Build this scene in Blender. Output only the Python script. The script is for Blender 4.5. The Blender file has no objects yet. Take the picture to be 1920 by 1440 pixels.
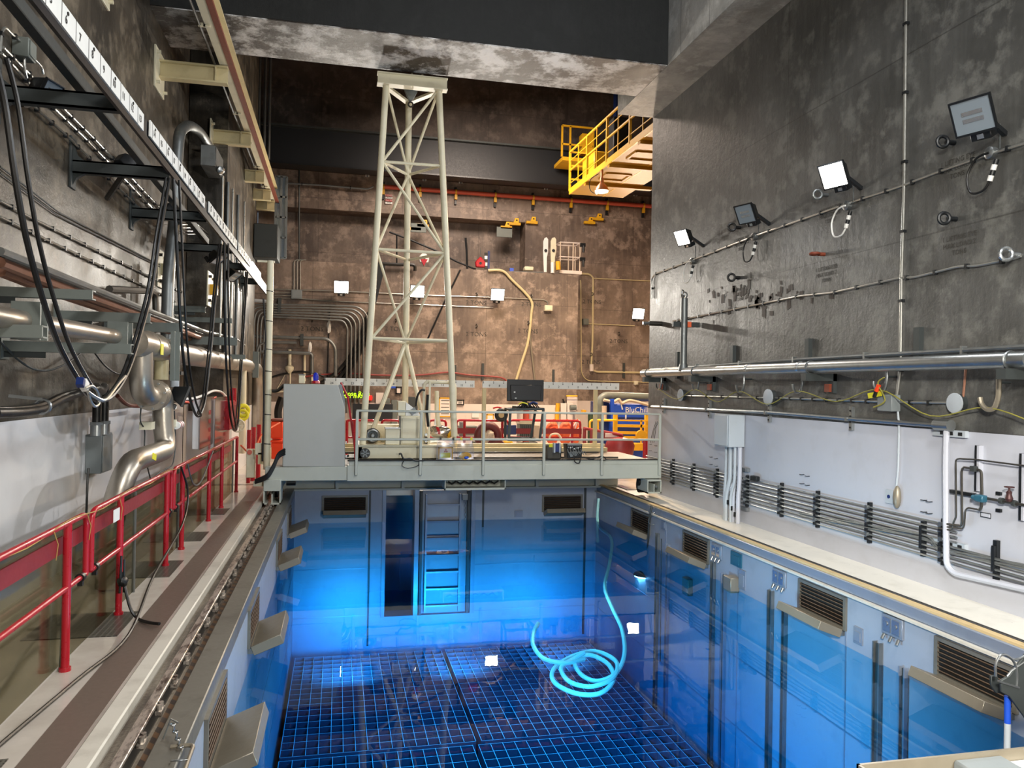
import bpy, bmesh, math, random
from math import sin, cos, pi, radians, atan2, sqrt
from mathutils import Vector as V, Matrix
random.seed(7)
SC = bpy.context.scene
COL = SC.collection

# ---------------------------------------------------------------- camera
EYE = V((0, 0, 2.35))
RX = V((0.97563807, -0.21871126, 0.01719722))     # camera right
RD = V((0.01792551, 0.00134592, -0.99983842))     # camera down
RF = V((0.21865277, 0.97578869, 0.00523364))      # camera forward
FPX = 1450.0
cam = bpy.data.cameras.new('camera'); cam.sensor_width = 36; cam.lens = FPX / 1920 * 36
cam.clip_start = .05; cam.clip_end = 200
camo = bpy.data.objects.new('camera', cam); COL.objects.link(camo)
camo.matrix_world = Matrix((( RX.x, -RD.x, -RF.x, EYE.x), (RX.y, -RD.y, -RF.y, EYE.y), (RX.z, -RD.z, -RF.z, EYE.z), (0, 0, 0, 1)))
SC.camera = camo

def ray(x, y): return RX * (x - 960) + RD * (y - 720) + RF * FPX
def _on(ax, v, x, y):
    r = ray(x, y); return EYE + r * ((v - EYE[ax]) / r[ax])
def onx(X, x, y): return _on(0, X, x, y)
def ony(Y, x, y): return _on(1, Y, x, y)
def onz(Z, x, y): return _on(2, Z, x, y)

# ---------------------------------------------------------------- world, lights, exposure
w = bpy.data.worlds.new('world'); SC.world = w; w.use_nodes = True
w.node_tree.nodes['Background'].inputs[0].default_value = (.75, .85, 1, 1)
w.node_tree.nodes['Background'].inputs[1].default_value = .10
vs = SC.view_settings; vs.view_transform = 'Standard'; vs.look = 'None'; vs.gamma = 1; vs.use_curve_mapping = False
vs.exposure = 0.12
SC.cycles.use_denoising = True
SC.cycles.max_bounces = 6; SC.cycles.diffuse_bounces = 3; SC.cycles.glossy_bounces = 4
SC.cycles.transmission_bounces = 6; SC.cycles.transparent_max_bounces = 16; SC.cycles.volume_bounces = 0
SC.cycles.caustics_reflective = False; SC.cycles.caustics_refractive = False
SC.cycles.sample_clamp_indirect = 3

def area(name, loc, target, sx, sy, power, color, spread=180):
    l = bpy.data.lights.new(name, 'AREA'); l.shape = 'RECTANGLE'; l.size = sx; l.size_y = sy
    l.energy = power; l.color = color; l.spread = radians(spread)
    o = bpy.data.objects.new(name, l); COL.objects.link(o); o.location = loc
    o.rotation_euler = (V(target) - V(loc)).to_track_quat('-Z', 'Y').to_euler()
    return o
# unseen area lights added overhead and behind the camera to brighten walls and deck
area('overhead_fill_light', (3.0, 1.0, 8.6), (1.6, 8, 0), 1.6, 1.6, 520, (1, .985, .96))
area('overhead_fill_light', (4.5, 6.0, 12.5), (4, 9, 0), 2, 2, 420, (.95, .97, 1))
area('overhead_fill_light', (4.5, 23.0, 11.0), (6.5, 27.0, 0), 3, 2, 800, (1, .82, .68))  # added warm fill for the back wall area
area('rear_fill_light', (3.5, -3.0, 3.0), (-2.5, 9, .8), 1.4, .8, 480, (1, .95, .86))  # added fill without a fixture, for the lower left wall and deck
area('rear_fill_light', (-1.6, -2.5, 5.0), (7.2, 8.5, .3), 1.0, .8, 230, (1, .95, .85), 60)  # added fill for the lower right wall
# unseen lights added under water to brighten the pool walls and racks
for lc, tg, lp, sp in (((.3, 15.6, -3.2), (.2, 18.3, -3.25), 62, 95), ((2.6, 15.6, -3.2), (2.6, 18.3, -3.25), 66, 95), ((4.9, 15.6, -3.2), (4.9, 18.3, -3.25), 52, 95), ((2.0, 8.5, -1.4), (6.3, 10.0, -3.4), 200, 120),
                   ((2.2, 6.0, -1.2), (-.9, 9.0, -2.4), 90, 150), ((.8, 15.2, -1.0), (.8, 15.4, -4), 60, 150), ((3.6, 13.6, -1.0), (3.9, 13.8, -4), 100, 150), ((1.6, 11.6, -1.0), (1.6, 11.8, -4), 90, 150)):
    area('underwater_fill_light', lc, tg, 1.0, .6, lp, (.86, .93, 1), sp)

# ---------------------------------------------------------------- materials
def hexc(h):
    h = h.lstrip('#'); c = [int(h[i:i + 2], 16) / 255 for i in (0, 2, 4)]
    return tuple(((x / 12.92) if x <= .04045 else ((x + .055) / 1.055) ** 2.4) for x in c) + (1,)
class NT:
    def __init__(s, name):
        s.m = bpy.data.materials.new(name); s.m.use_nodes = True; s.t = s.m.node_tree; s.n = s.t.nodes; s.l = s.t.links
        s.b = s.n['Principled BSDF']; s.out = s.n['Material Output']
    def a(s, typ, **k):
        n = s.n.new(typ)
        for kk, v in k.items():
            if kk.startswith('_'): setattr(n, kk[1:], v)
            else:
                key = int(kk[1:]) if kk[0] == 'i' and kk[1:].isdigit() else kk
                n.inputs[key].default_value = v
        return n
    def lk(s, a, b): s.l.new(a, b)
    def math(s, op, a, b=None):
        n = s.n.new('ShaderNodeMath'); n.operation = op
        for i, v in enumerate((a, b)):
            if v is None: continue
            if isinstance(v, (int, float)): n.inputs[i].default_value = v
            else: s.lk(v, n.inputs[i])
        return n.outputs[0]
    def ramp(s, fac, p0, p1, c0=(0, 0, 0, 1), c1=(1, 1, 1, 1)):
        r = s.n.new('ShaderNodeValToRGB'); e = r.color_ramp.elements
        e[0].position = p0; e[1].position = p1; e[0].color = c0; e[1].color = c1
        s.lk(fac, r.inputs[0]); return r.outputs[0]
    def mix(s, fac, a, b, mode='MIX'):
        n = s.n.new('ShaderNodeMix'); n.data_type = 'RGBA'; n.blend_type = mode
        for i, v in ((0, fac), (6, a), (7, b)):
            if isinstance(v, (int, float)): n.inputs[i].default_value = v
            elif isinstance(v, tuple): n.inputs[i].default_value = v
            else: s.lk(v, n.inputs[i])
        return n.outputs[2]
    def noise(s, scale, vec=None, detail=4, rough=.6):
        n = s.n.new('ShaderNodeTexNoise'); n.inputs['Scale'].default_value = scale
        n.inputs['Detail'].default_value = detail; n.inputs['Roughness'].default_value = rough
        if vec is not None: s.lk(vec, n.inputs['Vector'])
        return n.outputs[0]
    def coord(s, sc=(1, 1, 1)):
        t = s.n.new('ShaderNodeTexCoord'); m = s.n.new('ShaderNodeMapping'); m.inputs['Scale'].default_value = sc
        s.lk(t.outputs['Object'], m.inputs[0]); return m.outputs[0]
    def bump(s, h, strength=.2, dist=.02):
        b = s.n.new('ShaderNodeBump'); b.inputs['Strength'].default_value = strength; b.inputs['Distance'].default_value = dist
        s.lk(h, b.inputs['Height']); s.lk(b.outputs[0], s.b.inputs['Normal'])

def paint(name, c, rough=.45, metal=0, dirt=.12, dirtc='#3a342c', spec=.5):
    s = NT(name); co = s.coord()
    n = s.noise(3.5, co, 5); f = s.ramp(n, .52, .78)
    f2 = s.math('MULTIPLY', f, dirt * 3)
    s.lk(s.mix(f2, hexc(c), hexc(dirtc)), s.b.inputs['Base Color'])
    n2 = s.noise(22, co, 3)
    r = s.n.new('ShaderNodeMapRange'); r.inputs[3].default_value = rough - .08; r.inputs[4].default_value = rough + .12
    s.lk(n2, r.inputs[0]); s.lk(r.outputs[0], s.b.inputs['Roughness'])
    s.b.inputs['Metallic'].default_value = metal; s.b.inputs['Specular IOR Level'].default_value = spec
    s.bump(n2, .06, .01)
    return s.m

def concrete(name, c, dark, light, rough=.42, ax=1, pw=2.44, ph=1.22, patch=.0, patchc='#cfd0cc', bump=.35):
    """cast concrete: cloudy tone, vertical runs, thin form joints, tie holes"""
    s = NT(name); co = s.coord(); st = s.coord((3.0, 3.0, .35))
    big = s.noise(.55, co, 6, .62); run = s.noise(2.2, st, 5, .65); fine = s.noise(9, co, 6, .7)
    colr = s.mix(s.ramp(big, .38, .68), hexc(dark), hexc(c))
    colr = s.mix(s.math('MULTIPLY', s.ramp(run, .48, .74), .24), colr, hexc(light))
    mid = s.noise(2.1, co, 7, .68)
    colr = s.mix(s.math('MULTIPLY', s.ramp(mid, .5, .62), .6), colr, hexc(light))
    colr = s.mix(s.math('MULTIPLY', s.ramp(fine, .5, .75), .4), colr, hexc(dark))
    if patch:
        pn = s.noise(1.1, s.coord((1, 1, 2.4)), 9, .74)
        colr = s.mix(s.math('MULTIPLY', s.ramp(pn, .47, .58), patch), colr, hexc(patchc))
    t = s.n.new('ShaderNodeTexCoord'); sx = s.n.new('ShaderNodeSeparateXYZ'); s.lk(t.outputs['Object'], sx.inputs[0])
    def seam(o, p):
        m = s.math('FRACT', s.math('DIVIDE', o, p)); m = s.math('ABSOLUTE', s.math('SUBTRACT', m, .5))
        return s.math('GREATER_THAN', m, .5 - .009 / p)
    sm = s.math('MAXIMUM', seam(sx.outputs[ax], pw), seam(sx.outputs[2 if ax != 2 else 0], ph))
    colr = s.mix(s.math('MULTIPLY', sm, .45), colr, hexc('#1c1a17'))
    s.lk(colr, s.b.inputs['Base Color'])
    r = s.n.new('ShaderNodeMapRange'); r.inputs[3].default_value = rough - .14; r.inputs[4].default_value = rough + .2
    s.lk(mid, r.inputs[0]); s.lk(r.outputs[0], s.b.inputs['Roughness'])
    run = s.math('MULTIPLY', run, .45)
    h = s.math('ADD', s.math('MULTIPLY', fine, .8), s.math('SUBTRACT', run, s.math('MULTIPLY', sm, .8)))
    s.bump(h, bump, .03)
    return s.m

def emit(name, c, strength):
    s = NT(name); s.b.inputs['Base Color'].default_value = (0, 0, 0, 1)
    s.b.inputs['Emission Color'].default_value = hexc(c); s.b.inputs['Emission Strength'].default_value = strength
    return s.m

M = {}
M['conc_left'] = concrete('concrete_left', '#51493d', '#2a2620', '#7c7262', .42, ax=1)
M['conc_right'] = concrete('concrete_right', '#565654', '#3c3c3a', '#74746f', .40, ax=1, pw=4.9, ph=2.44)
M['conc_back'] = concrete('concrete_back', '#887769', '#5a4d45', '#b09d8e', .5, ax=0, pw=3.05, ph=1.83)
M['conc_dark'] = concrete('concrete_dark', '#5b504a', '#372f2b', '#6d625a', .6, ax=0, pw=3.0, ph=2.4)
M['conc_soffit'] = concrete('concrete_soffit', '#5f564f', '#3a322b', '#786d63', .5, ax=0, pw=2.44, ph=50, patch=1.0, patchc='#ffffff')
M['conc_edge'] = concrete('concrete_edge', '#d6d6d2', '#9a9a96', '#f4f4f0', .5, ax=1, pw=1.2, ph=50, patch=.3)  # raised toward white to stand for floodlight on the beam's underside
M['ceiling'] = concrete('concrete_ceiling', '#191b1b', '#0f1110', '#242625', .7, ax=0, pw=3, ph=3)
M['wall_white_l'] = paint('white_wall_paint', '#dcdcde', .34, 0, .05, '#8d8a84')
M['wall_white_r'] = paint('white_wall_paint_cool', '#b9bcc6', .42, 0, .05, '#8d8a84')
M['wall_pink'] = paint('warm_white_wall_paint', '#dccfc6', .5, 0, .08, '#8a7766')
M['ledge'] = paint('white_ledge_paint', '#e6e4da', .3, 0, .08, '#7c7768')
M['galv'] = paint('galvanised_metal', '#9ea2a3', .32, .9, .12, '#4c4c49')
M['galv_dull'] = paint('dull_galvanised_metal', '#7f8383', .42, .75, .16, '#3a3a38')
M['steelpipe'] = paint('stainless_pipe', '#a9a195', .34, .85, .12, '#5f574c')
M['conduit'] = paint('steel_conduit', '#b4b4ae', .3, .8, .1, '#55534d')
M['rawsteel'] = paint('bare_steel', '#5d5a55', .4, .85, .15, '#2c2723')
M['darksteel'] = paint('dark_grey_steel', '#3d4242', .5, .3, .1, '#1c1c1b')
M['channel'] = paint('grey_channel_paint', '#6f7570', .5, .2, .1, '#33332f')
M['cream'] = paint('cream_paint', '#dad3b8', .42, 0, .07, '#6b5f46')
M['cream_warm'] = paint('warm_cream_paint', '#c7b98f', .45, 0, .08, '#6b5f46')
M['bridge'] = paint('pale_grey_green_paint', '#b6bab0', .45, 0, .05, '#62645c')
M['cabinet'] = paint('cabinet_grey_paint', '#adafaa', .5, 0, .02, '#6a6a66')
M['greybox'] = paint('grey_box_paint', '#7d8486', .42, 0, .05, '#454744')
M['palegrey'] = paint('pale_grey_paint', '#aeb6bd', .45, 0, .04, '#6a6a66')
M['red'] = paint('red_rail_paint', '#a81826', .28, 0, .04, '#4a0c10')
M['red_dull'] = paint('dull_red_paint', '#86252a', .45, 0, .08, '#3a0c10')
M['brown_red'] = paint('oxide_red_paint', '#7a3a26', .5, 0, .1, '#3a1c10')
M['salmon'] = paint('salmon_pipe_paint', '#c4553f', .5, 0, .06, '#5a2016')
M['hose_red'] = paint('dull_red_hose', '#8c3a36', .5, 0, .06, '#4a1c18')
M['orange'] = paint('orange_plastic', '#f2481c', .5, 0, .03, '#a0300c')
M['orange_pale'] = paint('pale_orange_cloth', '#e0653c', .6, 0, .1, '#f0b090')
M['girder_mat'] = paint('dark_blue_girder_paint', '#15181d', .5, 0, .1, '#14171a')
M['rope_thin'] = paint('weathered_rope', '#a88a48', .7, 0, .1, '#5a4a20')
M['yellow'] = paint('yellow_paint', '#d9a41c', .45, 0, .08, '#6a4a0c')
M['yellow_w'] = paint('walkway_yellow_paint', '#a97a14', .5, 0, .06, '#8a5c0c')
M['yellow_bright'] = paint('bright_yellow_paint', '#f2b81e', .45, 0, .03, '#a0700c')
M['yellow_tape'] = paint('yellow_tag', '#dcd428', .5, 0, .02, '#a0900c')
M['rope'] = paint('yellow_rope', '#8f8a3c', .6, 0, .05, '#6a6020')
M['blue'] = paint('blue_panel_paint', '#1f4fc4', .4, 0, .03, '#10286a')
M['blue_dark'] = paint('dark_blue_panel_paint', '#142a63', .4, 0, .03, '#0a1436')
M['teal'] = paint('teal_valve_paint', '#2c6076', .4, .1, .1, '#10282e')
M['black'] = paint('black_rubber', '#141414', .38, 0, .02, '#2a2a2a')
M['black_tv'] = paint('black_plastic', '#0c0d12', .35, 0, .0, '#000000')
M['brown_leather'] = paint('dark_red_hose_rubber', '#5a1c1e', .5, 0, .1, '#2a0c0c')
M['wood'] = paint('pale_timber', '#c8b184', .6, 0, .15, '#7c6238')
M['white'] = paint('white_plastic', '#e4e4e0', .4, 0, .02, '#9a9a94')
M['board'] = paint('white_ruler_board', '#dcdedb', .42, 0, .03, '#8a8a84')
M['bluecap'] = emit('blue_beacon_glass', '#1030e0', .35)
M['darkgap'] = paint('dark_gap', '#0e0f10', .7, 0, 0, '#000000')
M['ink'] = paint('black_ink', '#17171a', .6, 0, 0, '#000000')
M['ink_grey'] = paint('faded_stencil_ink', '#34312d', .6, 0, .3, '#5a5a52')
M['ink_red'] = paint('red_ink', '#b02824', .6, 0, 0, '#000000')
M['led'] = emit('green_led', '#b8f01c', 2.2)
M['led_red'] = emit('red_led', '#ff2218', 1.6)
M['lens_on'] = emit('lit_lamp_lens', '#fff6e4', 16)
M['lens_warm'] = emit('lit_warm_lens', '#ffd9a8', 8)
M['lens_pool'] = emit('lit_pool_lens', '#cfe8ff', 30)
M['tube_on'] = emit('lit_tube', '#f4f8ff', 5)
M['lens_off'] = paint('unlit_lamp_glass', '#8e9ba6', .12, .3, 0, '#000000')
M['reflector'] = paint('lamp_reflector', '#c8ced2', .2, .9, 0, '#000000')
M['lampbody'] = paint('black_lamp_housing', '#15181b', .4, .1, 0, '#000000')
M['copper'] = paint('copper_lamp_shade', '#c98a66', .3, .8, .05, '#5a3016')
M['copper_pipe'] = paint('copper_pipe', '#a27560', .4, .6, .1, '#4a3026')
M['liner'] = paint('stainless_pool_liner', '#8a94a4', .33, .35, .07, '#4a4e58')
M['liner_deep'] = paint('pool_liner_plate', '#9aa2b0', .45, .1, .06, '#5a5e68')
M['slat'] = paint('brown_stained_slat', '#574638', .5, .2, .2, '#2a211a')
M['flap'] = paint('weathered_stainless_flap', '#8f8777', .4, .45, .08, '#5c5444')
M['hose'] = paint('pale_blue_hose', '#b8fff8', .3, 0, 0, '#b8fff8')
M['rack'] = paint('rack_plate', '#46586a', .4, .1, .05, '#2a3a48')
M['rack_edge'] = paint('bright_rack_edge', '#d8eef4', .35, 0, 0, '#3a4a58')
M['pool_floor'] = paint('pool_floor_plate', '#39424e', .5, .1, .1, '#20262e')
M['paper'] = paint('paper', '#e8dcd4', .6, 0, .02, '#b0a090')
M['cloth_pale'] = paint('pale_cloth', '#cdbba6', .8, 0, .1, '#8a745c')
M['drk_cloth'] = paint('charcoal_bag', '#46443f', .7, 0, .1, '#23211e')
M['foil'] = paint('silver_foil', '#b4b0a8', .22, .9, .2, '#3c3a36')
M['coping'] = paint('worn_coping_steel', '#77746b', .35, .3, .15, '#3e3a34')
M['deckplate'] = paint('brown_deck_plate', '#6f6252', .5, 0, .1, '#3a3228')
M['valve_brown'] = paint('brown_valve', '#4a3030', .4, .4, .1, '#2a1818')
M['green'] = paint('dark_green_cylinder', '#27402c', .4, 0, .05, '#101c12')

def floor_mat():
    s = NT('deck_epoxy'); co = s.coord()
    n = s.noise(1.2, co, 5); n2 = s.noise(14, co, 4)
    c = s.mix(s.ramp(n, .4, .7), hexc('#cac2b8'), hexc('#b0a79c'))
    s.lk(c, s.b.inputs['Base Color'])
    r = s.n.new('ShaderNodeMapRange'); r.inputs[3].default_value = .10; r.inputs[4].default_value = .26
    s.lk(n2, r.inputs[0]); s.lk(r.outputs[0], s.b.inputs['Roughness']); s.bump(s.noise(2.5, co, 3), .12, .02)
    return s.m
M['deck'] = floor_mat()
M['stripe'] = paint('taupe_floor_stripe', '#675a51', .36, 0, .03, '#544a42')
M['kerbwhite'] = paint('worn_white_kerb', '#cbc7bb', .4, 0, .12, '#6a6254')
def trench():
    s = NT('stained_trench_concrete'); co = s.coord(); st = s.coord((1, .12, 1))
    a = s.noise(5, st, 6, .7); b = s.noise(16, co, 5, .7)
    c = s.mix(s.ramp(a, .42, .6), hexc('#3a2c22'), hexc('#8d8272')); c = s.mix(s.math('MULTIPLY', s.ramp(b, .55, .7), .6), c, hexc('#2c2119'))
    s.lk(c, s.b.inputs['Base Color']); s.b.inputs['Roughness'].default_value = .35; s.bump(b, .4, .03); return s.m
M['trench'] = trench()
def railm():
    s = NT('worn_rail_steel'); co = s.coord((1, .3, 1)); a = s.noise(18, co, 6, .7)
    s.lk(s.mix(s.ramp(a, .45, .62), hexc('#dcd2c6'), hexc('#5c4c42')), s.b.inputs['Base Color'])
    s.b.inputs['Metallic'].default_value = .7; s.b.inputs['Roughness'].default_value = .28; s.bump(a, .3, .01); return s.m
M['rail'] = railm()
def hazard():
    s = NT('worn_hazard_strip'); t = s.n.new('ShaderNodeTexCoord'); sp = s.n.new('ShaderNodeSeparateXYZ'); s.lk(t.outputs['Object'], sp.inputs[0])
    f = s.math('FRACT', s.math('DIVIDE', s.math('ADD', sp.outputs[0], sp.outputs[1]), .16)); g = s.math('GREATER_THAN', f, .5)
    s.lk(s.mix(s.math('MULTIPLY', g, .6), hexc('#2a1f19'), hexc('#6e4a24')), s.b.inputs['Base Color']); s.b.inputs['Roughness'].default_value = .5; return s.m
M['hazard'] = hazard()
def grate_m():
    s = NT('grey_grating'); t = s.n.new('ShaderNodeTexCoord'); sp = s.n.new('ShaderNodeSeparateXYZ'); s.lk(t.outputs['Object'], sp.inputs[0])
    f = s.math('GREATER_THAN', s.math('FRACT', s.math('DIVIDE', sp.outputs[1], .035)), .45)
    g = s.math('GREATER_THAN', s.math('FRACT', s.math('DIVIDE', sp.outputs[0], .05)), .3)
    s.lk(s.mix(s.math('MULTIPLY', f, g), hexc('#5c5a54'), hexc('#2f2d29')), s.b.inputs['Base Color']); s.b.inputs['Roughness'].default_value = .3; return s.m
M['grate'] = grate_m()

def clear(name, tint, gloss, rough):
    s = NT(name); s.n.remove(s.b)
    t = s.n.new('ShaderNodeBsdfTransparent'); t.inputs[0].default_value = tint
    g = s.n.new('ShaderNodeBsdfGlossy'); g.inputs['Roughness'].default_value = rough; g.inputs[0].default_value = (1, 1, 1, 1)
    fr = s.n.new('ShaderNodeFresnel'); fr.inputs[0].default_value = 1.45
    mx = s.n.new('ShaderNodeMixShader'); s.lk(s.math('MULTIPLY', fr.outputs[0], gloss), mx.inputs[0])
    s.lk(t.outputs[0], mx.inputs[1]); s.lk(g.outputs[0], mx.inputs[2]); s.lk(mx.outputs[0], s.out.inputs[0]); return s.m
M['plexi'] = clear('tinted_clear_panel', (.64, .62, .52, 1), .28, .05)
M['bag'] = clear('clear_plastic_bag', (.85, .85, .9, 1), 2.0, .2)
M['sheeting'] = clear('clear_plastic_sheeting', (.93, .86, .84, 1), 1.6, .15)

def water_mat():
    s = NT('pool_water'); s.n.remove(s.b)
    t = s.n.new('ShaderNodeBsdfTransparent'); t.inputs[0].default_value = (.80, .92, 1, 1)
    g = s.n.new('ShaderNodeBsdfGlossy'); g.inputs['Roughness'].default_value = .0
    co = s.coord((1, .6, 1)); nz = s.noise(2.4, co, 3, .5)
    b = s.n.new('ShaderNodeBump'); b.inputs['Strength'].default_value = .05; b.inputs['Distance'].default_value = .02
    s.lk(nz, b.inputs['Height']); s.lk(b.outputs[0], g.inputs['Normal'])
    fr = s.n.new('ShaderNodeFresnel'); fr.inputs[0].default_value = 1.33
    mx = s.n.new('ShaderNodeMixShader'); s.lk(fr.outputs[0], mx.inputs[0]); s.lk(t.outputs[0], mx.inputs[1]); s.lk(g.outputs[0], mx.inputs[2])
    s.lk(mx.outputs[0], s.out.inputs['Surface'])
    v = s.n.new('ShaderNodeVolumeAbsorption'); v.inputs[0].default_value = (0, .74, .97, 1); v.inputs[1].default_value = .40
    s.lk(v.outputs[0], s.out.inputs['Volume']); return s.m
M['water'] = water_mat()

# ---------------------------------------------------------------- mesh helpers
class MB:
    def __init__(s): s.v = []; s.f = []
    def add(s, vs, fs):
        o = len(s.v); s.v += [V(x) for x in vs]; s.f += [tuple(i + o for i in f) for f in fs]; return s
    def box(s, x0, x1, y0, y1, z0, z1):
        if x0 > x1: x0, x1 = x1, x0
        if y0 > y1: y0, y1 = y1, y0
        if z0 > z1: z0, z1 = z1, z0
        return s.add([(x0,y0,z0),(x1,y0,z0),(x1,y1,z0),(x0,y1,z0),(x0,y0,z1),(x1,y0,z1),(x1,y1,z1),(x0,y1,z1)],
                     [(0,3,2,1),(4,5,6,7),(0,1,5,4),(1,2,6,5),(2,3,7,6),(3,0,4,7)])
    def cbox(s, c, sx, sy, sz): return s.box(c[0]-sx/2, c[0]+sx/2, c[1]-sy/2, c[1]+sy/2, c[2]-sz/2, c[2]+sz/2)
    def obox(s, c, a, b, d):
        c, a, b, d = V(c), V(a), V(b), V(d)
        return s.add([c-a-b-d, c+a-b-d, c+a+b-d, c-a+b-d, c-a-b+d, c+a-b+d, c+a+b+d, c-a+b+d],
                     [(0,3,2,1),(4,5,6,7),(0,1,5,4),(1,2,6,5),(2,3,7,6),(3,0,4,7)])
    def bar(s, p, q, w, h=None, up=(0, 0, 1)):
        p, q = V(p), V(q); d = q - p; u = V(up); h = w if h is None else h
        if abs(d.normalized().dot(u)) > .97: u = V((0, 1, 0))
        a = d.cross(u).normalized(); b = a.cross(d).normalized()
        return s.obox((p + q) / 2, a * w / 2, d / 2, b * h / 2)
    def tube(s, pts, r, n=10, bend=0, cap=True, steps=5):
        pts = [V(p) for p in pts]
        if bend and len(pts) > 2:
            out = [pts[0]]
            for i in range(1, len(pts) - 1):
                a, b, c = pts[i-1], pts[i], pts[i+1]
                k = min(bend, (a-b).length * .49, (c-b).length * .49)
                p0 = b + (a-b).normalized() * k; p1 = b + (c-b).normalized() * k
                for j in range(steps + 1):
                    t = j / steps; out.append(p0 * (1-t)**2 + b * 2*t*(1-t) + p1 * t*t)
            out.append(pts[-1]); pts = out
        rr = r if isinstance(r, (list, tuple)) else None
        o = len(s.v); d = (pts[1] - pts[0]).normalized(); u = V((0, 0, 1)) if abs(d.z) < .9 else V((1, 0, 0))
        a = d.cross(u).normalized()
        for i, p in enumerate(pts):
            if i == 0: t = pts[1] - pts[0]
            elif i == len(pts) - 1: t = pts[-1] - pts[-2]
            else: t = (pts[i+1] - p).normalized() + (p - pts[i-1]).normalized()
            if t.length < 1e-9: t = d
            t = t.normalized(); a = (a - t * a.dot(t))
            a = a.normalized() if a.length > 1e-6 else t.orthogonal().normalized()
            b = t.cross(a); R = rr[i] if rr else r
            for k in range(n): s.v.append(p + (a * cos(2*pi*k/n) + b * sin(2*pi*k/n)) * R)
        m = len(pts)
        for i in range(m - 1):
            for k in range(n):
                k2 = (k + 1) % n; s.f.append((o+i*n+k, o+i*n+k2, o+(i+1)*n+k2, o+(i+1)*n+k))
        if cap: s.f.append(tuple(o+k for k in range(n))[::-1]); s.f.append(tuple(o+(m-1)*n+k for k in range(n)))
        return s
    def cyl(s, p, q, r, n=14): return s.tube([p, q], r, n)
    def cone(s, p, q, r1, r2, n=16): return s.tube([p, q], [r1, r2], n)
    def lathe(s, c, axis, prof, n=20):
        c = V(c); ax = V(axis).normalized(); a = ax.orthogonal().normalized(); b = ax.cross(a); o = len(s.v)
        for (r, t) in prof:
            for k in range(n): s.v.append(c + ax * t + (a * cos(2*pi*k/n) + b * sin(2*pi*k/n)) * max(r, 1e-4))
        for i in range(len(prof) - 1):
            for k in range(n):
                k2 = (k + 1) % n; s.f.append((o+i*n+k, o+i*n+k2, o+(i+1)*n+k2, o+(i+1)*n+k))
        s.f.append(tuple(o+k for k in range(n))[::-1]); s.f.append(tuple(o+(len(prof)-1)*n+k for k in range(n)))
        return s
    def torus(s, c, axis, R, r, n=24, m=8):
        c = V(c); ax = V(axis).normalized(); a = ax.orthogonal().normalized(); b = ax.cross(a); o = len(s.v)
        for i in range(n):
            d = a * cos(2*pi*i/n) + b * sin(2*pi*i/n)
            for k in range(m): s.v.append(c + d * (R + r * cos(2*pi*k/m)) + ax * r * sin(2*pi*k/m))
        for i in range(n):
            for k in range(m):
                s.f.append((o+i*m+k, o+((i+1)%n)*m+k, o+((i+1)%n)*m+(k+1)%m, o+i*m+(k+1)%m))
        return s
    def prism(s, poly, ext):
        n = len(poly); e = V(ext); P = [V(p) for p in poly]
        return s.add(P + [p + e for p in P], [tuple(range(n))[::-1], tuple(range(n, 2*n))] + [(i, (i+1) % n, n + (i+1) % n, n + i) for i in range(n)])
    def blob(s, c, rx, ry, rz, seed=0, amp=.12, n=12, m=8):
        rnd = random.Random(seed); o = len(s.v); c = V(c); ph = [rnd.random() * 6 for _ in range(4)]
        for i in range(m + 1):
            th = pi * i / m
            for k in range(n):
                p = 2*pi*k/n; q = 1 + amp * (sin(3*p+ph[0]) * sin(2*th+ph[1]) + .6 * sin(5*p+ph[2]+th*3))
                s.v.append(c + V((rx*q*sin(th)*cos(p), ry*q*sin(th)*sin(p), rz*q*cos(th))))
        for i in range(m):
            for k in range(n):
                k2 = (k+1) % n; s.f.append((o+i*n+k, o+(i+1)*n+k, o+(i+1)*n+k2, o+i*n+k2))
        return s
    def build(s, name, mat, parent=None, bevel=0, smooth=True, **props):
        if not s.v: return None
        if parent is not None: off = wloc(parent)
        else:
            xs = [v.x for v in s.v]; ys = [v.y for v in s.v]; zs = [v.z for v in s.v]
            off = V(((min(xs)+max(xs))/2, (min(ys)+max(ys))/2, min(zs)))
        me = bpy.data.meshes.new(name); me.from_pydata([v - off for v in s.v], [], s.f); me.validate()
        bm = bmesh.new(); bm.from_mesh(me)
        bmesh.ops.recalc_face_normals(bm, faces=bm.faces)
        if bevel:
            es = [e for e in bm.edges if len(e.link_faces) == 2 and e.calc_face_angle(0) > .7]
            try: bmesh.ops.bevel(bm, geom=es, offset=bevel, segments=1, affect='EDGES')
            except Exception: pass
        bm.to_mesh(me); bm.free()
        if smooth:
            me.polygons.foreach_set('use_smooth', [True] * len(me.polygons)); me.set_sharp_from_angle(angle=radians(38))
        me.materials.append(M[mat] if isinstance(mat, str) else mat)
        o = bpy.data.objects.new(name, me); COL.objects.link(o)
        if parent is not None: o.parent = parent
        else: o.location = off
        for k, v in props.items(): o[k] = v
        return o
_W = {}
def wloc(o):
    p = V((0, 0, 0))
    while o is not None: p = p + o.location; o = o.parent
    return p
def thing(name, label, cat, loc=(0, 0, 0), group=None):
    o = bpy.data.objects.new(name, None); o.empty_display_size = .1; COL.objects.link(o); o.location = loc
    o['label'] = label; o['category'] = cat
    if group: o['group'] = group
    return o
def tag(o, label, cat, group=None, kind=None):
    o['label'] = label; o['category'] = cat
    if group: o['group'] = group
    if kind: o['kind'] = kind
    return o
def struct(name, mb, mat, parent=None, **k):
    o = mb.build(name, mat, parent, **k)
    if parent is None: o['kind'] = 'structure'
    return o
def copy_tree(o, parent=None, loc=None):
    c = o.copy(); COL.objects.link(c)
    if parent is not None: c.parent = parent
    if loc is not None: c.location = loc
    for ch in list(o.children): copy_tree(ch, c)
    return c
_TX = {}
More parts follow.
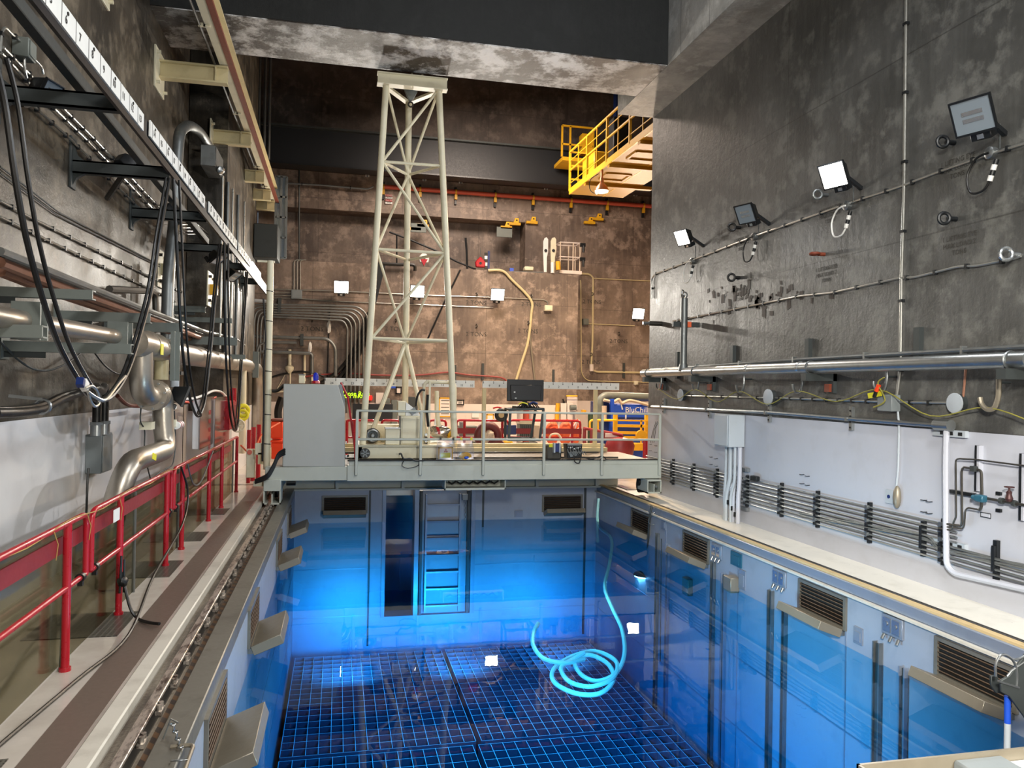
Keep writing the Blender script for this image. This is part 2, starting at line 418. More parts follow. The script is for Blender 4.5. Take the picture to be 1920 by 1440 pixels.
def text(s_, size, loc, xd, yd, mat, parent, name='lettering', align='CENTER'):
    key = (s_, align, mat)
    if key not in _TX:
        cu = bpy.data.curves.new('t', 'FONT'); cu.body = s_; cu.size = 1; cu.align_x = align; cu.align_y = 'CENTER'; cu.extrude = .01; cu.resolution_u = 2
        to = bpy.data.objects.new('t', cu); COL.objects.link(to); dg = bpy.context.evaluated_depsgraph_get()
        me = bpy.data.meshes.new_from_object(to.evaluated_get(dg)); me.name = 'lettering'; bpy.data.objects.remove(to); me.materials.clear(); me.materials.append(M[mat]); _TX[key] = me
    o = bpy.data.objects.new(name, _TX[key]); COL.objects.link(o); xd, yd = V(xd).normalized(), V(yd).normalized(); zd = xd.cross(yd)
    off = wloc(parent) if parent is not None else V((0, 0, 0))
    R = Matrix((xd, yd, zd)).transposed(); L = V(loc) - off
    o.location = L; o.rotation_euler = R.to_euler(); o.scale = (size, size, size)
    if parent is not None: o.parent = parent
    return o
ORD = ('first', 'second', 'third', 'fourth', 'fifth', 'sixth', 'seventh', 'eighth', 'ninth')
XD, YD, ZD = V((1, 0, 0)), V((0, 1, 0)), V((0, 0, 1))
# ---------------------------------------------------------------- room shell
XL, XR, YB = -3.3, 7.2, 29.0           # left wall, right wall, back wall
PL, PR, PF = -.93, 6.3, 18.3           # pool: left, right, far faces
ZW, ZB = -.83, -3.75                   # water surface, bottom plates
# left wall: concrete above, white paint below; a recess and a projecting bay beyond it
struct('wall_left', MB().box(XL-.4, XL, -4, 18.1, 1.92, 14), 'conc_left')
struct('wall_left_lower', MB().box(XL-.4, XL, -4, 18.1, 0, 1.92), 'wall_white_l')
struct('wall_left_recess', MB().box(XL-1.2, XL-.9, 18.1, 18.9, 0, 14).box(XL-1.2, XL, 18.02, 18.1, 0, 14), 'conc_dark')
struct('wall_left_bay', MB().box(XL-1.2, -2.6, 18.9, 25.2, 1.7, 14), 'conc_left')
struct('wall_left_bay_lower', MB().box(XL-1.2, -2.6, 18.9, 25.2, 0, 1.7), 'wall_white_l')
struct('wall_left_end', MB().box(XL-1.2, -2.95, 25.2, YB, 0, 14), 'conc_dark')
struct('wall_left_recess_lower', MB().box(XL-.9, XL-.05, 18.1, 18.9, 0, 1.85), 'wall_white_l')
# right wall
struct('wall_right', MB().box(XR, XR+.9, -4, 17.25, 1.93, 8.85), 'conc_right')
struct('wall_right_lower', MB().box(XR, XR+.9, -4, 17.25, -.05, 1.93), 'wall_white_r')
struct('wall_right_beam', MB().box(6.31, XR+.9, -4, 17.25, 8.85, 14), 'conc_edge')
# back wall, its projecting lower block and the shallow niche above it
struct('wall_back', MB().box(-3, 6.92, YB+.9, YB+1.3, 6.6, 8.75).box(6.92, 15, YB, YB+1.3, 0, 14).box(-4.5, 6.92, YB, YB+1.3, 8.75, 14).box(-4.5, 6.92, YB+.9, YB+1.3, 0, 6.6), 'conc_back')
struct('wall_back_block', MB().box(-4.4, 8.62, 27.5, YB+.9, 1.75, 6.6), 'conc_back')
struct('wall_back_lower', MB().box(-4.4, 8.62, 27.5, YB+.9, 0, 1.75).box(8.62, 15, YB-.02, YB, 0, 1.9), 'wall_pink')
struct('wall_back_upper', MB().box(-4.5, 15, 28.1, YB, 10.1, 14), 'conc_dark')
struct('wall_far_right', MB().box(13, 13.4, 17.25, YB, 0, 14).box(XR+.9, 13.4, 17.0, 17.25, 0, 14), 'conc_back')
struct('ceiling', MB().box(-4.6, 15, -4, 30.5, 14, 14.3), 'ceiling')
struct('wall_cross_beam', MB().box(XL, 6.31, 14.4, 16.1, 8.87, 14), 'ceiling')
struct('trim_1', MB().box(XL, 6.30, 14.42, 16.08, 8.85, 8.87), 'conc_soffit')
struct('wall_behind', MB().box(-3.7, 8.1, -4.4, -4, 0, 14), 'conc_dark')

# deck, ledge, floors
struct('floor', MB().box(XL, -1.56, -4, 18.9, -.3, 0).box(XL-.2, 13, 18.9, YB, -.3, 0), 'deck')
struct('floor_near', MB().box(-1.56, XR, -4, 1.6, -.6, -.02), 'deck')
struct('floor_right_ledge', MB().box(6.52, XR, 1.6, 18.9, -.4, -.02), 'ledge')
struct('trim_2', MB().box(-1.87, -1.60, 0, 18.6, 0, .004), 'stripe')
struct('trim_3', MB().box(-1.56, -1.42, 0, 18.9, -.35, .035), 'kerbwhite', bevel=.012)
struct('floor_rail_trench', MB().box(-1.42, -1.13, 0, 18.9, -.35, -.06), 'trench')
struct('trim_4', MB().box(-1.185, -1.13, 0, 18.7, -.06, -.04), 'hazard')
struct('trim_5', MB().box(-1.13, PL, 0, 18.3, -.16, .0), 'coping', bevel=.01)
struct('trim_6', MB().box(PR, 6.52, 1.6, 18.3, -.155, -.02), 'liner', bevel=.01)
struct('trim_7', MB().box(PR-.05, PR+.02, 1.6, 18.3, -.185, -.158), 'kerbwhite')
struct('trim_8', MB().box(6.33, 6.42, 1.6, 18.3, -.02, .005), 'wood')
# pool shell
struct('wall_pool_left', MB().box(-1.3, PL, 0, PF, ZB-1, -.16).box(-1.42, -1.3, 0, 18.9, -2, -.35), 'liner_deep')
struct('wall_pool_right', MB().box(PR, 6.7, 0, PF+.0, ZB-1, -.155), 'liner_deep')
struct('wall_pool_near', MB().box(-1.3, 6.7, 1.2, 1.6, ZB-1, -.05), 'liner_deep')
struct('floor_pool', MB().box(-1.3, 6.7, 1.2, PF+3, ZB-1.2, ZB-.9), 'pool_floor')
sx0, sx1 = 1.13, 1.80                    # slot through the far wall; the gate stands right of it
gx0, gx1 = 1.90, 3.15
struct('wall_pool_far', MB().box(-1.3, sx0, PF, PF+.5, ZB-1, -.02).box(gx1, 6.7, PF, PF+.5, ZB-1, -.02).box(sx0, gx1, PF, PF+.5, ZB-1, -3.05), 'liner_deep')
struct('wall_canal', MB().box(0, 4, PF+3, PF+3.2, ZB-1, -.05).box(.6, .7, PF+.5, PF+3, ZB-1, -.05).box(3.4, 3.5, PF+.5, PF+3, ZB-1, -.05), 'liner_deep')
struct('floor_far_deck', MB().box(-1.42, XL+.1, 18.8, 18.9, -.3, 0).box(-1.42, sx0-.3, PF+.5, 18.9, -.3, 0).box(3.5, 13, PF+.5, 18.9, -.3, 0).box(6.7, 13, 17.25, PF+.5, -.3, 0), 'deck')
# liner plate seams
for y in (8.6, 11.3, 14.1):
    struct('trim_9', MB().box(PR-.008, PR, y-.012, y+.012, ZB-.9, -.24), 'liner')
for z in (-1.9, -3.0):
    struct('trim_10', MB().box(PR-.006, PR, 1.6, PF, z-.012, z+.012).box(PL, PL+.006, 1.6, PF, z-.012, z+.012), 'liner')
    struct('trim_11', MB().box(PL, sx0, PF-.006, PF, z-.012, z+.012).box(gx1, PR, PF-.006, PF, z-.012, z+.012), 'liner')
# corner trims of the far wall
struct('trim_12', MB().box(sx0-.08, sx0, PF-.05, PF, -3.05, -.05).box(sx1, gx0, PF-.06, PF+.5, -3.05, -.05).box(gx1, gx1+.1, PF-.05, PF, -3.05, -.05), 'liner')
struct('trim_13', MB().box(.74, .78, PF-.03, PF, -3.7, -.05).box(3.42, 3.46, PF-.03, PF, -1, -.1).box(5.98, 6.03, PF-.03, PF, -3.7, -.05), 'darksteel')

# water: one closed volume
mw = MB().box(-1.25, 6.65, 1.4, PF+2.95, ZB-1.1, ZW)
ow = mw.build('pool_water', 'water', smooth=False)
tag(ow, 'clear deep blue water filling the pool below the skimmers', 'water', kind='stuff')

# ---------------------------------------------------------------- crane rail in the left trench
r = thing('crane_rail', 'worn steel bridge rail along the left pool edge, held by bolted clips', 'rail', (-1.28, 9, -.06))
MB().box(-1.34, -1.22, 0, 18.4, -.06, -.045).box(-1.287, -1.273, 0, 18.4, -.045, -.0).build('rail_web', 'rawsteel', r)
MB().box(-1.315, -1.24, 0, 18.4, 0, .03).build('rail_head', 'rail', r, bevel=.006)
for i in range(26):
    y = 3.9 + i * .52
    MB().box(-1.245, -1.20, y, y+.12, -.05, -.02).cyl((-1.222, y+.03, -.03), (-1.222, y+.03, .02), .018, 8).cyl((-1.222, y+.09, -.03), (-1.222, y+.09, .02), .018, 8).build('rail_clip', 'rail', r)
r2 = thing('crane_rail', 'thin dark rail sunk in the white ledge on the right pool side', 'rail', (6.45, 9, -.02))
MB().box(6.43, 6.47, 1.6, 17.8, -.02, .004).box(6.485, 6.50, 1.6, 17.8, -.02, .003).build('rail_head', 'rawsteel', r2)

# ---------------------------------------------------------------- floor gratings along the left deck
for i, (y0, y1, wh) in enumerate(((4.75, 5.35, 'nearest the camera, cut by the picture edge'), (7.75, 8.55, 'second from the camera'), (10.0, 10.9, 'third from the camera'), (12.2, 12.95, 'fourth from the camera'), (14.6, 15.3, 'farthest, by the bridge wheel'))):
    o = MB().box(-2.75 if i else -2.6, -1.95, y0, y1, 0, .006).build('floor_grating', 'grate')
    tag(o, 'grey floor grating in the pale left deck, ' + wh, 'grating', 'deck gratings')

# ---------------------------------------------------------------- skimmers
def skimmer(label, c, side):
    """c: centre of the opening on the wall; side: 'L','R','F' - the wall it sits in. Opening is 0.98 x 0.36 with a tilted flap box below it."""
    if side == 'L': ax, nr = YD, V((1, 0, 0))
    elif side == 'R': ax, nr = YD, V((-1, 0, 0))
    else: ax, nr = XD, V((0, -1, 0))
    c = V(c); t = thing('pool_skimmer', label, 'skimmer', c - V((0, 0, .25)), 'pool skimmers')
    def ob(mb, a0, a1, n0, n1, z0, z1):
        mb.obox(c + ax*(a0+a1)/2 + nr*(n0+n1)/2 + ZD*(z0+z1)/2, ax*(a1-a0)/2, nr*(n1-n0)/2, ZD*(z1-z0)/2); return mb
    f = MB(); ob(f, -.52, .52, 0, .03, .17, .21); ob(f, -.52, .52, 0, .03, -.21, -.17); ob(f, -.52, -.47, 0, .03, -.17, .17); ob(f, .47, .52, 0, .03, -.17, .17)
    f.build('frame', 'coping', t)
    b = MB(); ob(b, -.47, .47, .0, .006, -.17, .17); b.build('back_plate', 'darkgap', t)
    for k in range(7):
        s_ = MB(); z = -.145 + k * .048; s_.obox(c + nr*.02 + ZD*z, ax*.465, nr*.012 + ZD*.010, ZD*.004 - nr*.003); s_.build('slat', 'slat', t)
    hg = c + nr * .05 - ZD * .25
    up = (nr * .93 + ZD * .36).normalized(); th = ax.cross(up); th = th if th.z > 0 else -th
    MB().obox(hg + up*.17 , ax*.48, up*.17, th*.055).build('flap', 'flap', t, bevel=.005)
    e = MB()
    for q in (-.46, .46): e.obox(hg + ax*q - nr*.01, ax*.012, nr*.05, ZD*.03)
    e.build('hinge', 'galv_dull', t)
    return t
for y, wh in ((6.62, 'nearest on the left pool wall'), (9.45, 'second on the left pool wall'), (13.4, 'third on the left pool wall'), (16.1, 'last on the left pool wall, near the bridge')):
    skimmer('steel skimmer flap tilted over the water, ' + wh, (PL, y, -.36), 'L')
for y, wh in ((6.58, 'nearest, at the right picture edge'), (9.1, 'middle one under the ledge'), (12.8, 'third from the right edge'), (15.4, 'in the shade behind the lamp pole')):
    skimmer('slatted skimmer in the right pool wall, ' + wh, (PR, y, -.43), 'R')
skimmer('dark slatted skimmer in the far pool wall left of the slot', (.19, PF, -.41), 'F')
skimmer('slatted skimmer with bright flap in the far pool wall on the right', (5.42, PF, -.46), 'F')

# ---------------------------------------------------------------- gate and slot in the far pool wall
g = thing('pool_gate', 'blue-lit steel gate with ladder bars in the far pool wall', 'gate', ((gx0+gx1)/2, PF, -3.05))
MB().box(gx0, gx1, PF+.12, PF+.22, -3.05, -.12).build('gate_panel', 'liner_deep', g)
for x in (gx0+.16, gx1-.28): MB().box(x, x+.04, PF+.0, PF+.10, -3.0, -.2).build('stile', 'liner', g)
for z in (-.46, -.86, -1.26, -1.66, -2.06, -2.46, -2.86): MB().box(gx0+.2, gx1-.28, PF+.02, PF+.1, z-.02, z+.02).build('rung', 'liner', g)
for x in (gx0+.03, gx1-.09): MB().box(x, x+.06, PF-.02, PF+.12, -3.05, -.12).build('seal_bar', 'darksteel', g)
c = thing('chain', 'shackle and chain hanging at the gate\'s right edge', 'chain', (3.0, PF-.04, -1.0))
for k in range(9): MB().torus((3.0+.006*(k % 2), PF-.04, -.36-.055*k), (1 if k % 2 else 0, 0 if k % 2 else 1, 0), .022, .007, 10, 5).build('chain_link', 'galv', c)
MB().box(2.93, 3.05, PF-.07, PF-.01, -.34, -.2).build('bracket', 'galv_dull', c)

# ---------------------------------------------------------------- wall fittings of the right pool wall
def guide(y, z0, label, wd=.12, mat='galv_dull'):
    t = thing('guide_rail', label, 'guide rail', (PR-.05, y, z0), 'guide rails on the right pool wall')
    MB().box(PR-.055, PR-.004, y-wd/2, y-wd/2+.02, ZB-.6, z0).box(PR-.055, PR-.004, y+wd/2-.02, y+wd/2, ZB-.6, z0).build('flange', mat, t)
    MB().box(PR-.025, PR-.004, y-wd/2+.02, y+wd/2-.02, ZB-.6, z0-.02).build('web', 'darksteel', t)
guide(14.45, -.50, 'dark vertical guide rail just right of the hanging pool lamp')
guide(13.95, -.62, 'pale vertical guide rail beside the dark one, right of the pool lamp', .12, 'liner')
guide(12.10, -.55, 'dark vertical guide rail under the third skimmer, left one of its pair')
guide(11.72, -.66, 'vertical guide rail under the third skimmer, right one of its pair', .13, 'liner')
guide(10.30, -.57, 'dark vertical guide rail at the left end of the middle flap')
guide(9.93, -.70, 'thin vertical guide rail below the middle flap', .09)
guide(7.98, -.58, 'dark vertical guide rail between the middle and nearest skimmers')
guide(7.55, -.72, 'pale stained guide rail left of the nearest flap', .10, 'liner')
def outlet(y, z, label, n=3):
    t = thing('outlet_box', label, 'outlet box', (PR-.02, y, z-.1), 'outlet boxes under the ledge')
    MB().box(PR-.03, PR-.002, y-.17, y+.17, z-.13, z+.10).build('plate', 'liner', t, bevel=.006)
    for k in range(2): MB().box(PR-.045, PR-.03, y-.14+k*.15, y-.02+k*.15, z-.09, z+.07).cyl((PR-.055, y-.08+k*.15, z), (PR-.045, y-.08+k*.15, z), .025, 10).build('door', 'reflector', t)
    for k in range(n): MB().cyl((PR-.03, y-.12+k*.12, z-.13), (PR-.06, y-.12+k*.12, z-.19), .018, 8).build('nozzle', 'galv', t)
outlet(10.1, -.32, 'small steel outlet box with two covers, between the two right wall skimmers')
outlet(7.75, -.31, 'small steel outlet box with two covers, left of the nearest right skimmer')
outlet(12.0, -.33, 'dull outlet box right of the third skimmer')
def plate(y, z, w_, h_, label, mat='liner', dy=0):
    o = MB().box(PR-.022, PR-.002, y-w_/2, y+w_/2, z-h_/2, z+h_/2).box(PR-.035, PR-.022, y-w_/3, y+w_/3, z-h_/3, z+h_/4).build('wall_plate', mat)
    tag(o, label, 'plate', 'small plates on the right pool wall')
plate(11.35, -.34, .34, .22, 'greenish worn plate on the right pool wall beneath the ledge', 'teal')
plate(14.2, -.28, .2, .2, 'faint square plate on the right pool wall near the lamp pole')
plate(8.35, -.62, .16, .2, 'pale little plate at the waterline below the outlet box')
plate(11.15, -.62, .2, .3, 'square frame plate just above the waterline, centre of the right pool wall')
o = MB().box(PR-.16, PR-.002, 11.25, 11.5, -.86, -.62).build('junction_box', 'flap', bevel=.01)
tag(o, 'little grey box jutting from the right pool wall at the waterline', 'box')
o = MB().box(PR-.10, PR-.002, 12.9, 13.15, -1.35, -1.05).build('junction_box', 'flap', bevel=.01)
tag(o, 'small box under water below the third right skimmer', 'box')
o = MB().box(4.22, 4.42, PF-.03, PF, -.78, -.62).box(4.25, 4.38, PF-.045, PF-.03, -.75, -.66).build('wall_plate', 'liner')
tag(o, 'small square plate on the far pool wall left of the bright flap', 'plate')

# ---------------------------------------------------------------- fuel racks: egg-crate plates standing on the bottom
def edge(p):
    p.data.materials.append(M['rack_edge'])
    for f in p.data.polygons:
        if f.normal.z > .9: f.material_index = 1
def rack(label, x0, x1, y0, y1, nx, ny):
    t = thing('storage_rack', label, 'rack', ((x0+x1)/2, (y0+y1)/2, ZB-.7), 'storage racks')
    top, h = ZB + .1, .62
    me1 = me2 = None
    for i in range(nx + 1):
        x = x0 + (x1-x0) * i / nx
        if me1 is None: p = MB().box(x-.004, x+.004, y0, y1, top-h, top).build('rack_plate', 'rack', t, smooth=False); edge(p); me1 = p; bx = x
        else: p = me1.copy(); COL.objects.link(p); p.location.x += x - bx
    for j in range(ny + 1):
        y = y0 + (y1-y0) * j / ny
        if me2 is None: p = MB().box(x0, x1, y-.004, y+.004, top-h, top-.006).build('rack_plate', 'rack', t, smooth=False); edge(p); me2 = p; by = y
        else: p = me2.copy(); COL.objects.link(p); p.location.y += y - by
    MB().box(x0, x1, y0, y1, top-h-.05, top-h).build('base_plate', 'pool_floor', t, smooth=False)
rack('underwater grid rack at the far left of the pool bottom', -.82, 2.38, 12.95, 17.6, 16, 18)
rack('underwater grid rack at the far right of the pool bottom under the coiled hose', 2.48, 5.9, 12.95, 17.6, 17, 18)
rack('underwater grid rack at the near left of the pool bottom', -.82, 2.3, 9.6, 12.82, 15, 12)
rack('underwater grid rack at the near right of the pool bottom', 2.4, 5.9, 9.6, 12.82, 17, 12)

# ---------------------------------------------------------------- hose lying in the water, lamp on its pole
def pz(z, *pts): return [onz(z, x, y) for x, y in pts]
hp = [V((6.22, 17.9, -.3)), V((6.15, 17.7, -.9)), onz(-1.05, 1146, 1010), onz(-1.25, 1143, 1055), onz(-1.4, 1134, 1100), onz(-1.6, 1148, 1140), onz(-1.8, 1166, 1180), onz(-1.9, 1171, 1225), onz(-2.0, 1155, 1262),
      onz(-2.05, 1120, 1277), onz(-2.05, 1090, 1265), onz(-2.0, 1078, 1240), onz(-1.95, 1105, 1228), onz(-2.0, 1140, 1245), onz(-2.05, 1150, 1275), onz(-2.1, 1125, 1300), onz(-2.1, 1080, 1300),
      onz(-2.1, 1040, 1280), onz(-2.05, 1038, 1255), onz(-2.0, 1070, 1232), onz(-1.95, 1115, 1221), onz(-1.95, 1155, 1240), onz(-2.0, 1150, 1270), onz(-2.03, 1110, 1287), onz(-2.05, 1068, 1278), onz(-2.0, 1052, 1252), onz(-1.95, 1075, 1236), onz(-1.9, 1095, 1224),
      ]
hp2 = [onz(-2.0, 1095, 1236), onz(-1.95, 1060, 1243), onz(-1.9, 1020, 1235), onz(-1.8, 1000, 1210), onz(-1.7, 1001, 1185), onz(-1.6, 1010, 1168)]
def spline(pts, k=6):
    P = [pts[0]] + pts + [pts[-1]]; out = []
    for i in range(1, len(P) - 2):
        a, b, c_, d = P[i-1], P[i], P[i+1], P[i+2]
        for j in range(k):
            t = j / k; out.append(.5 * ((2*b) + (c_-a)*t + (2*a-5*b+4*c_-d)*t*t + (3*b-a-3*c_+d)*t**3))
    out.append(pts[-1]); return out
o = MB().tube(spline(hp), .035, 8).tube(spline(hp2), .035, 8).build('hose', 'hose')
tag(o, 'pale cyan hose sinking from the far corner and coiled in the water', 'hose')
lt = onz(-1.55, 1212, 1078)
la = thing('pool_lamp', 'lit lamp hanging under water from a dark pole by the right pool wall', 'lamp', (lt.x, lt.y, lt.z))
lp = onx(PR-.06, 1222, 948)
MB().tube([lp, lp+V((-.05, 0, -.3)), lt+V((0, 0, .1))], .022, 8).build('pole', 'darksteel', la)
MB().lathe(lt, (0, 0, 1), [(.02, .14), (.09, .10), (.26, .03), (.28, 0)], 20).build('lamp_shade', 'lampbody', la)
MB().lathe(lt - ZD*.03, (0, 0, 1), [(.25, .0), (.25, .02)], 20).build('lens', 'lens_pool', la)
area('pool_lamp_light', lt - ZD*.06, lt - V((.6, .3, 2)), .4, .4, 260, (.72, .88, 1), 170)
MB().torus(lp + V((.0, 0, -.1)), (0, 1, 0), .07, .008, 14, 5).torus(lp + V((.02, 0, -.3)), (0, 1, 0), .09, .006, 14, 5).build('cable_loop', 'galv', la)
o = MB().tube([onx(PR-.12, 1240, 1010), onx(PR-.12, 1238, 1240)], .01, 6).build('cable', 'darksteel')
tag(o, 'thin dark cable hanging straight down into the water right of the pool lamp', 'cable')
# ================================================================ movable bridge over the pool
BF, BR_ = 15.8, 18.3                    # front and rear faces
def B(x, y, Y=BF): return ony(Y, x, y)
def rect(mb, Y0, Y1, x0, y0, x1, y1):
    a = B(x0, y0, Y0); b = B(x1, y1, Y0); return mb.box(a.x, b.x, Y0, Y1, b.z, a.z)
br = thing('bridge', 'pale grey-green movable bridge spanning the pool from rail to rail', 'bridge', (2.8, 17, .0))
rect(MB(), BF, BF+.25, 497, 876, 651, 901).build('girder_end', 'bridge', br, bevel=.01)
rect(MB(), BF-.03, BF+.22, 651, 873, 1240, 897).build('girder', 'bridge', br, bevel=.008)
rect(MB(), BF-.01, BF+.2, 655, 864, 1239, 872.4).build('kick_plate', 'bridge', br)
MB().box(.25, 6.85, BF+.2, BR_, .74, .80).box(-1.3, .25, BF+.25, BR_, .62, .70).build('deck_plate', 'deckplate', br)
MB().box(.2, 6.85, BF-.04, BF+.1, .835, .855).build('deck_edge', 'darkgap', br)
MB().box(-1.2, 6.8, 18.15, 18.2, -.02, .75).build('rear_web', 'bridge', br)
MB().box(-1.2, 6.8, 18.0, 18.34, -.05, -.01).build('rear_flange', 'bridge', br)
for x in (632, 756, 1008, 1120):
    a = ony(18.0, x, 910); MB().box(a.x-.035, a.x+.035, 18.02, 18.15, -.02, .72).build('stiffener', 'bridge', br)
for z0, z1, y0 in ((.82, .92, 18.1), (.92, 1.0, 18.3)):
    MB().box(-1.0, 6.5, y0, y0+.2, z0, z1).build('timber', 'cream_warm', br, bevel=.01)
MB().box(-1.0, 6.2, 16.55, 16.62, .80, .84).build('trolley_rail', 'rawsteel', br)
MB().box(-1.0, 6.2, 17.9, 17.97, .80, .84).build('trolley_rail', 'rawsteel', br)
# end trucks
def truck(x0, x1, y1, name='end_truck'):
    a = B(x0, 901, BF-.06); b = B(x1, y1, BF-.06); z0 = b.z; z1 = a.z
    m = MB().box(a.x, b.x, BF-.06, BR_, z0+.26, z1+.02)
    o = m.build(name, 'bridge', br, bevel=.008)
    m = MB().box(a.x, a.x+.025, BF-.06, BF+.5, z0, z0+.26).box(b.x-.025, b.x, BF-.06, BF+.5, z0, z0+.26).box(a.x, b.x, BF-.06, BF+.5, z0, z0+.03).box((a.x+b.x)/2-.012, (a.x+b.x)/2+.012, BF-.05, BF+.4, z0, z0+.2)
    m.build('wheel_guard', 'bridge', o)
    MB().cyl(((a.x+b.x)/2-.06, BF+.7, .19), ((a.x+b.x)/2+.06, BF+.7, .19), .16, 18).build('wheel', 'rawsteel', o)
    return a, b
truck(494, 526, 946)
truck(1214, 1240, 925)
MB().cyl(B(1230, 912, BF-.2), B(1230, 912, BF), .03, 10).build('axle_stub', 'darksteel', br)
# motor stub left of the right truck
a = B(1196, 903, BF+.4); MB().cyl(a, a+V((.25, 0, 0)), .09, 14).build('drive_motor', 'black', br)
a = B(537, 904, BF+.4); MB().cyl(a, a+V((.18, 0, 0)), .07, 14).build('drive_motor', 'black', br)
# trough hung under the girder
a = B(834, 899, BF+.05); b = B(948, 918, BF+.05)
MB().box(a.x, b.x, BF+.05, BF+.09, b.z, b.z+.04).box(a.x, b.x, BF+.5, BF+.54, b.z, a.z).box(a.x, b.x, BF+.09, BF+.5, b.z, b.z+.02).box(b.x-.02, b.x, BF+.05, BF+.5, b.z, a.z).box(a.x, a.x+.02, BF+.05, BF+.5, b.z, a.z).build('cable_trough', 'bridge', br)
m = MB()
for k in range(6):
    p = a + V((.1+.18*k, .2, -.07)); m.tube([p, p+V((.08, 0, -.05)), p+V((.17, 0, .01))], .02, 6)
m.build('trough_cables', 'black', br)
# bracket plates at the left end
rect(MB(), 16.4, 16.5, 462, 842, 477, 896).build('end_plate', 'cream', br, bevel=.01)
rect(MB(), 16.2, 16.3, 478, 831, 493, 853).build('end_plate', 'cream', br, bevel=.01)
a = ony(16.25, 484, 858); b = ony(16.25, 498, 870); MB().box(a.x, b.x, 16.2, 17.6, b.z, a.z+.1).build('end_beam', 'cream_warm', br)
MB().cyl(ony(16.38, 468, 848), ony(16.5, 468, 848), .05, 12).build('hole_plug', 'salmon', br)
rect(MB(), 15.9, 16.4, 475, 903, 495, 912).build('foot_plate', 'cream', br)

# front railing of the bridge
rl = thing('bridge_railing', 'pale grey pipe railing along the front edge of the bridge', 'railing', (3.6, BF, .4))
top = [(668, 770), (1238, 776.5)]; mid = [(670, 823.5), (1236, 824.5)]
for q, nm in ((top, 'top_rail'), (mid, 'mid_rail')):
    p0 = B(*q[0], BF-.06); p1 = B(*q[1], BF-.06); MB().bar(p0, p1, .055, .045).build(nm, 'bridge', rl, bevel=.01)
for x in (670, 790, 907.5, 1021, 1129.5, 1237.5):
    zt = B(x, 770 + (x-668)*.0114, BF-.06); zb = B(x, 891, BF-.06)
    MB().box(zt.x-.028, zt.x+.028, BF-.09, BF-.035, zb.z, zt.z).build('post', 'bridge', rl, bevel=.008)
# red brace leaning beside the cabinet
o = MB().tube([B(639, 717, 16.2), B(652, 745, 16.2), B(668, 860, 16.4)], .02, 8).tube([B(662, 790, 16.3), B(666, 862, 16.3)], .016, 8).build('brace_bar', 'red')
tag(o, 'thin red bar leaning from the grey cabinet top down to the deck', 'bar')

# cabinet
cb = thing('control_cabinet', 'large blank grey cabinet with a sloped corner on the left end of the bridge', 'cabinet', (-.4, 16.2, .7))
p = [B(531.5, 719.5), B(634, 721), B(646.5, 765), B(647, 875.5), B(529.5, 875.5)]
MB().prism(p, (0, .8, 0)).build('body', 'cabinet', cb, bevel=.012)
a = B(640, 722, BF+.1); MB().prism([B(634, 721, BF+.02)+V((.01, 0, 0)), B(641, 721, BF+.02), B(646, 745, BF+.02), B(647, 766, BF+.02)], (0, .5, 0)).build('side_panel', 'greybox', cb)
for y in (830, 856): MB().cyl(B(648, y), B(650, y)+V((0, .0, 0)), .03, 8).build('hinge', 'white', cb)
bc = thing('beacon', 'blue beacon light on a red base on top of the cabinet', 'beacon', B(592, 719, 16.2))
q = B(592, 719, 16.2)
MB().lathe(q, ZD, [(.09, 0), (.08, .05), (.05, .06)], 16).build('base', 'red', bc)
MB().lathe(q+ZD*.06, ZD, [(.05, 0), (.055, .08), (.045, .13), (.02, .16)], 16).build('dome', 'bluecap', bc)
bx = thing('junction_box', 'small cream box standing on the cabinet top left of the beacon', 'box', B(566, 719, 16.2)); q = B(566, 719, 16.2)
MB().box(q.x-.06, q.x+.06, 16.15, 16.25, q.z, q.z+.17).build('body', 'cream', bx, bevel=.008); MB().box(q.x-.065, q.x+.065, 16.14, 16.26, q.z+.17, q.z+.185).build('lid', 'galv_dull', bx)

# tall cream pole at the left end
pt = B(507, 489, 16.2); pb = B(500, 880, 16.2); pt.x = pb.x = (pt.x + pb.x)/2
po = thing('cable_pole', 'tall cream pole with black cable ties at the left end of the bridge', 'pole', (pb.x, pb.y, pb.z))
MB().tube([pb, pt], .066, 14).build('pole', 'cream', po)
for y in (546, 602, 655, 696, 740, 777, 832): q = B(503, y, 16.2); q.x = pb.x; MB().lathe(q, (.1, 0, 1), [(.07, -.008), (.072, 0), (.07, .008)], 14).build('cable_tie', 'black', po)
MB().bar(pt + V((-.25, 0, -.02)), pt + V((.08, 0, -.02)), .06, .04).build('top_arm', 'cream', po)
MB().tube([B(492, 560, 16.12)+V((.02,0,0)), B(499, 640, 16.12), B(494, 690, 16.12), B(495, 760, 16.12), B(492, 865, 16.12)], .018, 8, bend=.4).build('cable', 'black', po)
m = MB()
for k in range(4): m.tube(spline([B(535, 842+k*3, 15.75), B(522, 850+k*3, 15.75), B(512, 872+k*3, 15.7), B(500, 890+k*2.5, 15.65), B(478, 900+k*2, 15.7)]), .02, 8)
tag(m.build('cable_bundle', 'black'), 'thick black cable bundle looping off the left end of the bridge', 'cable')

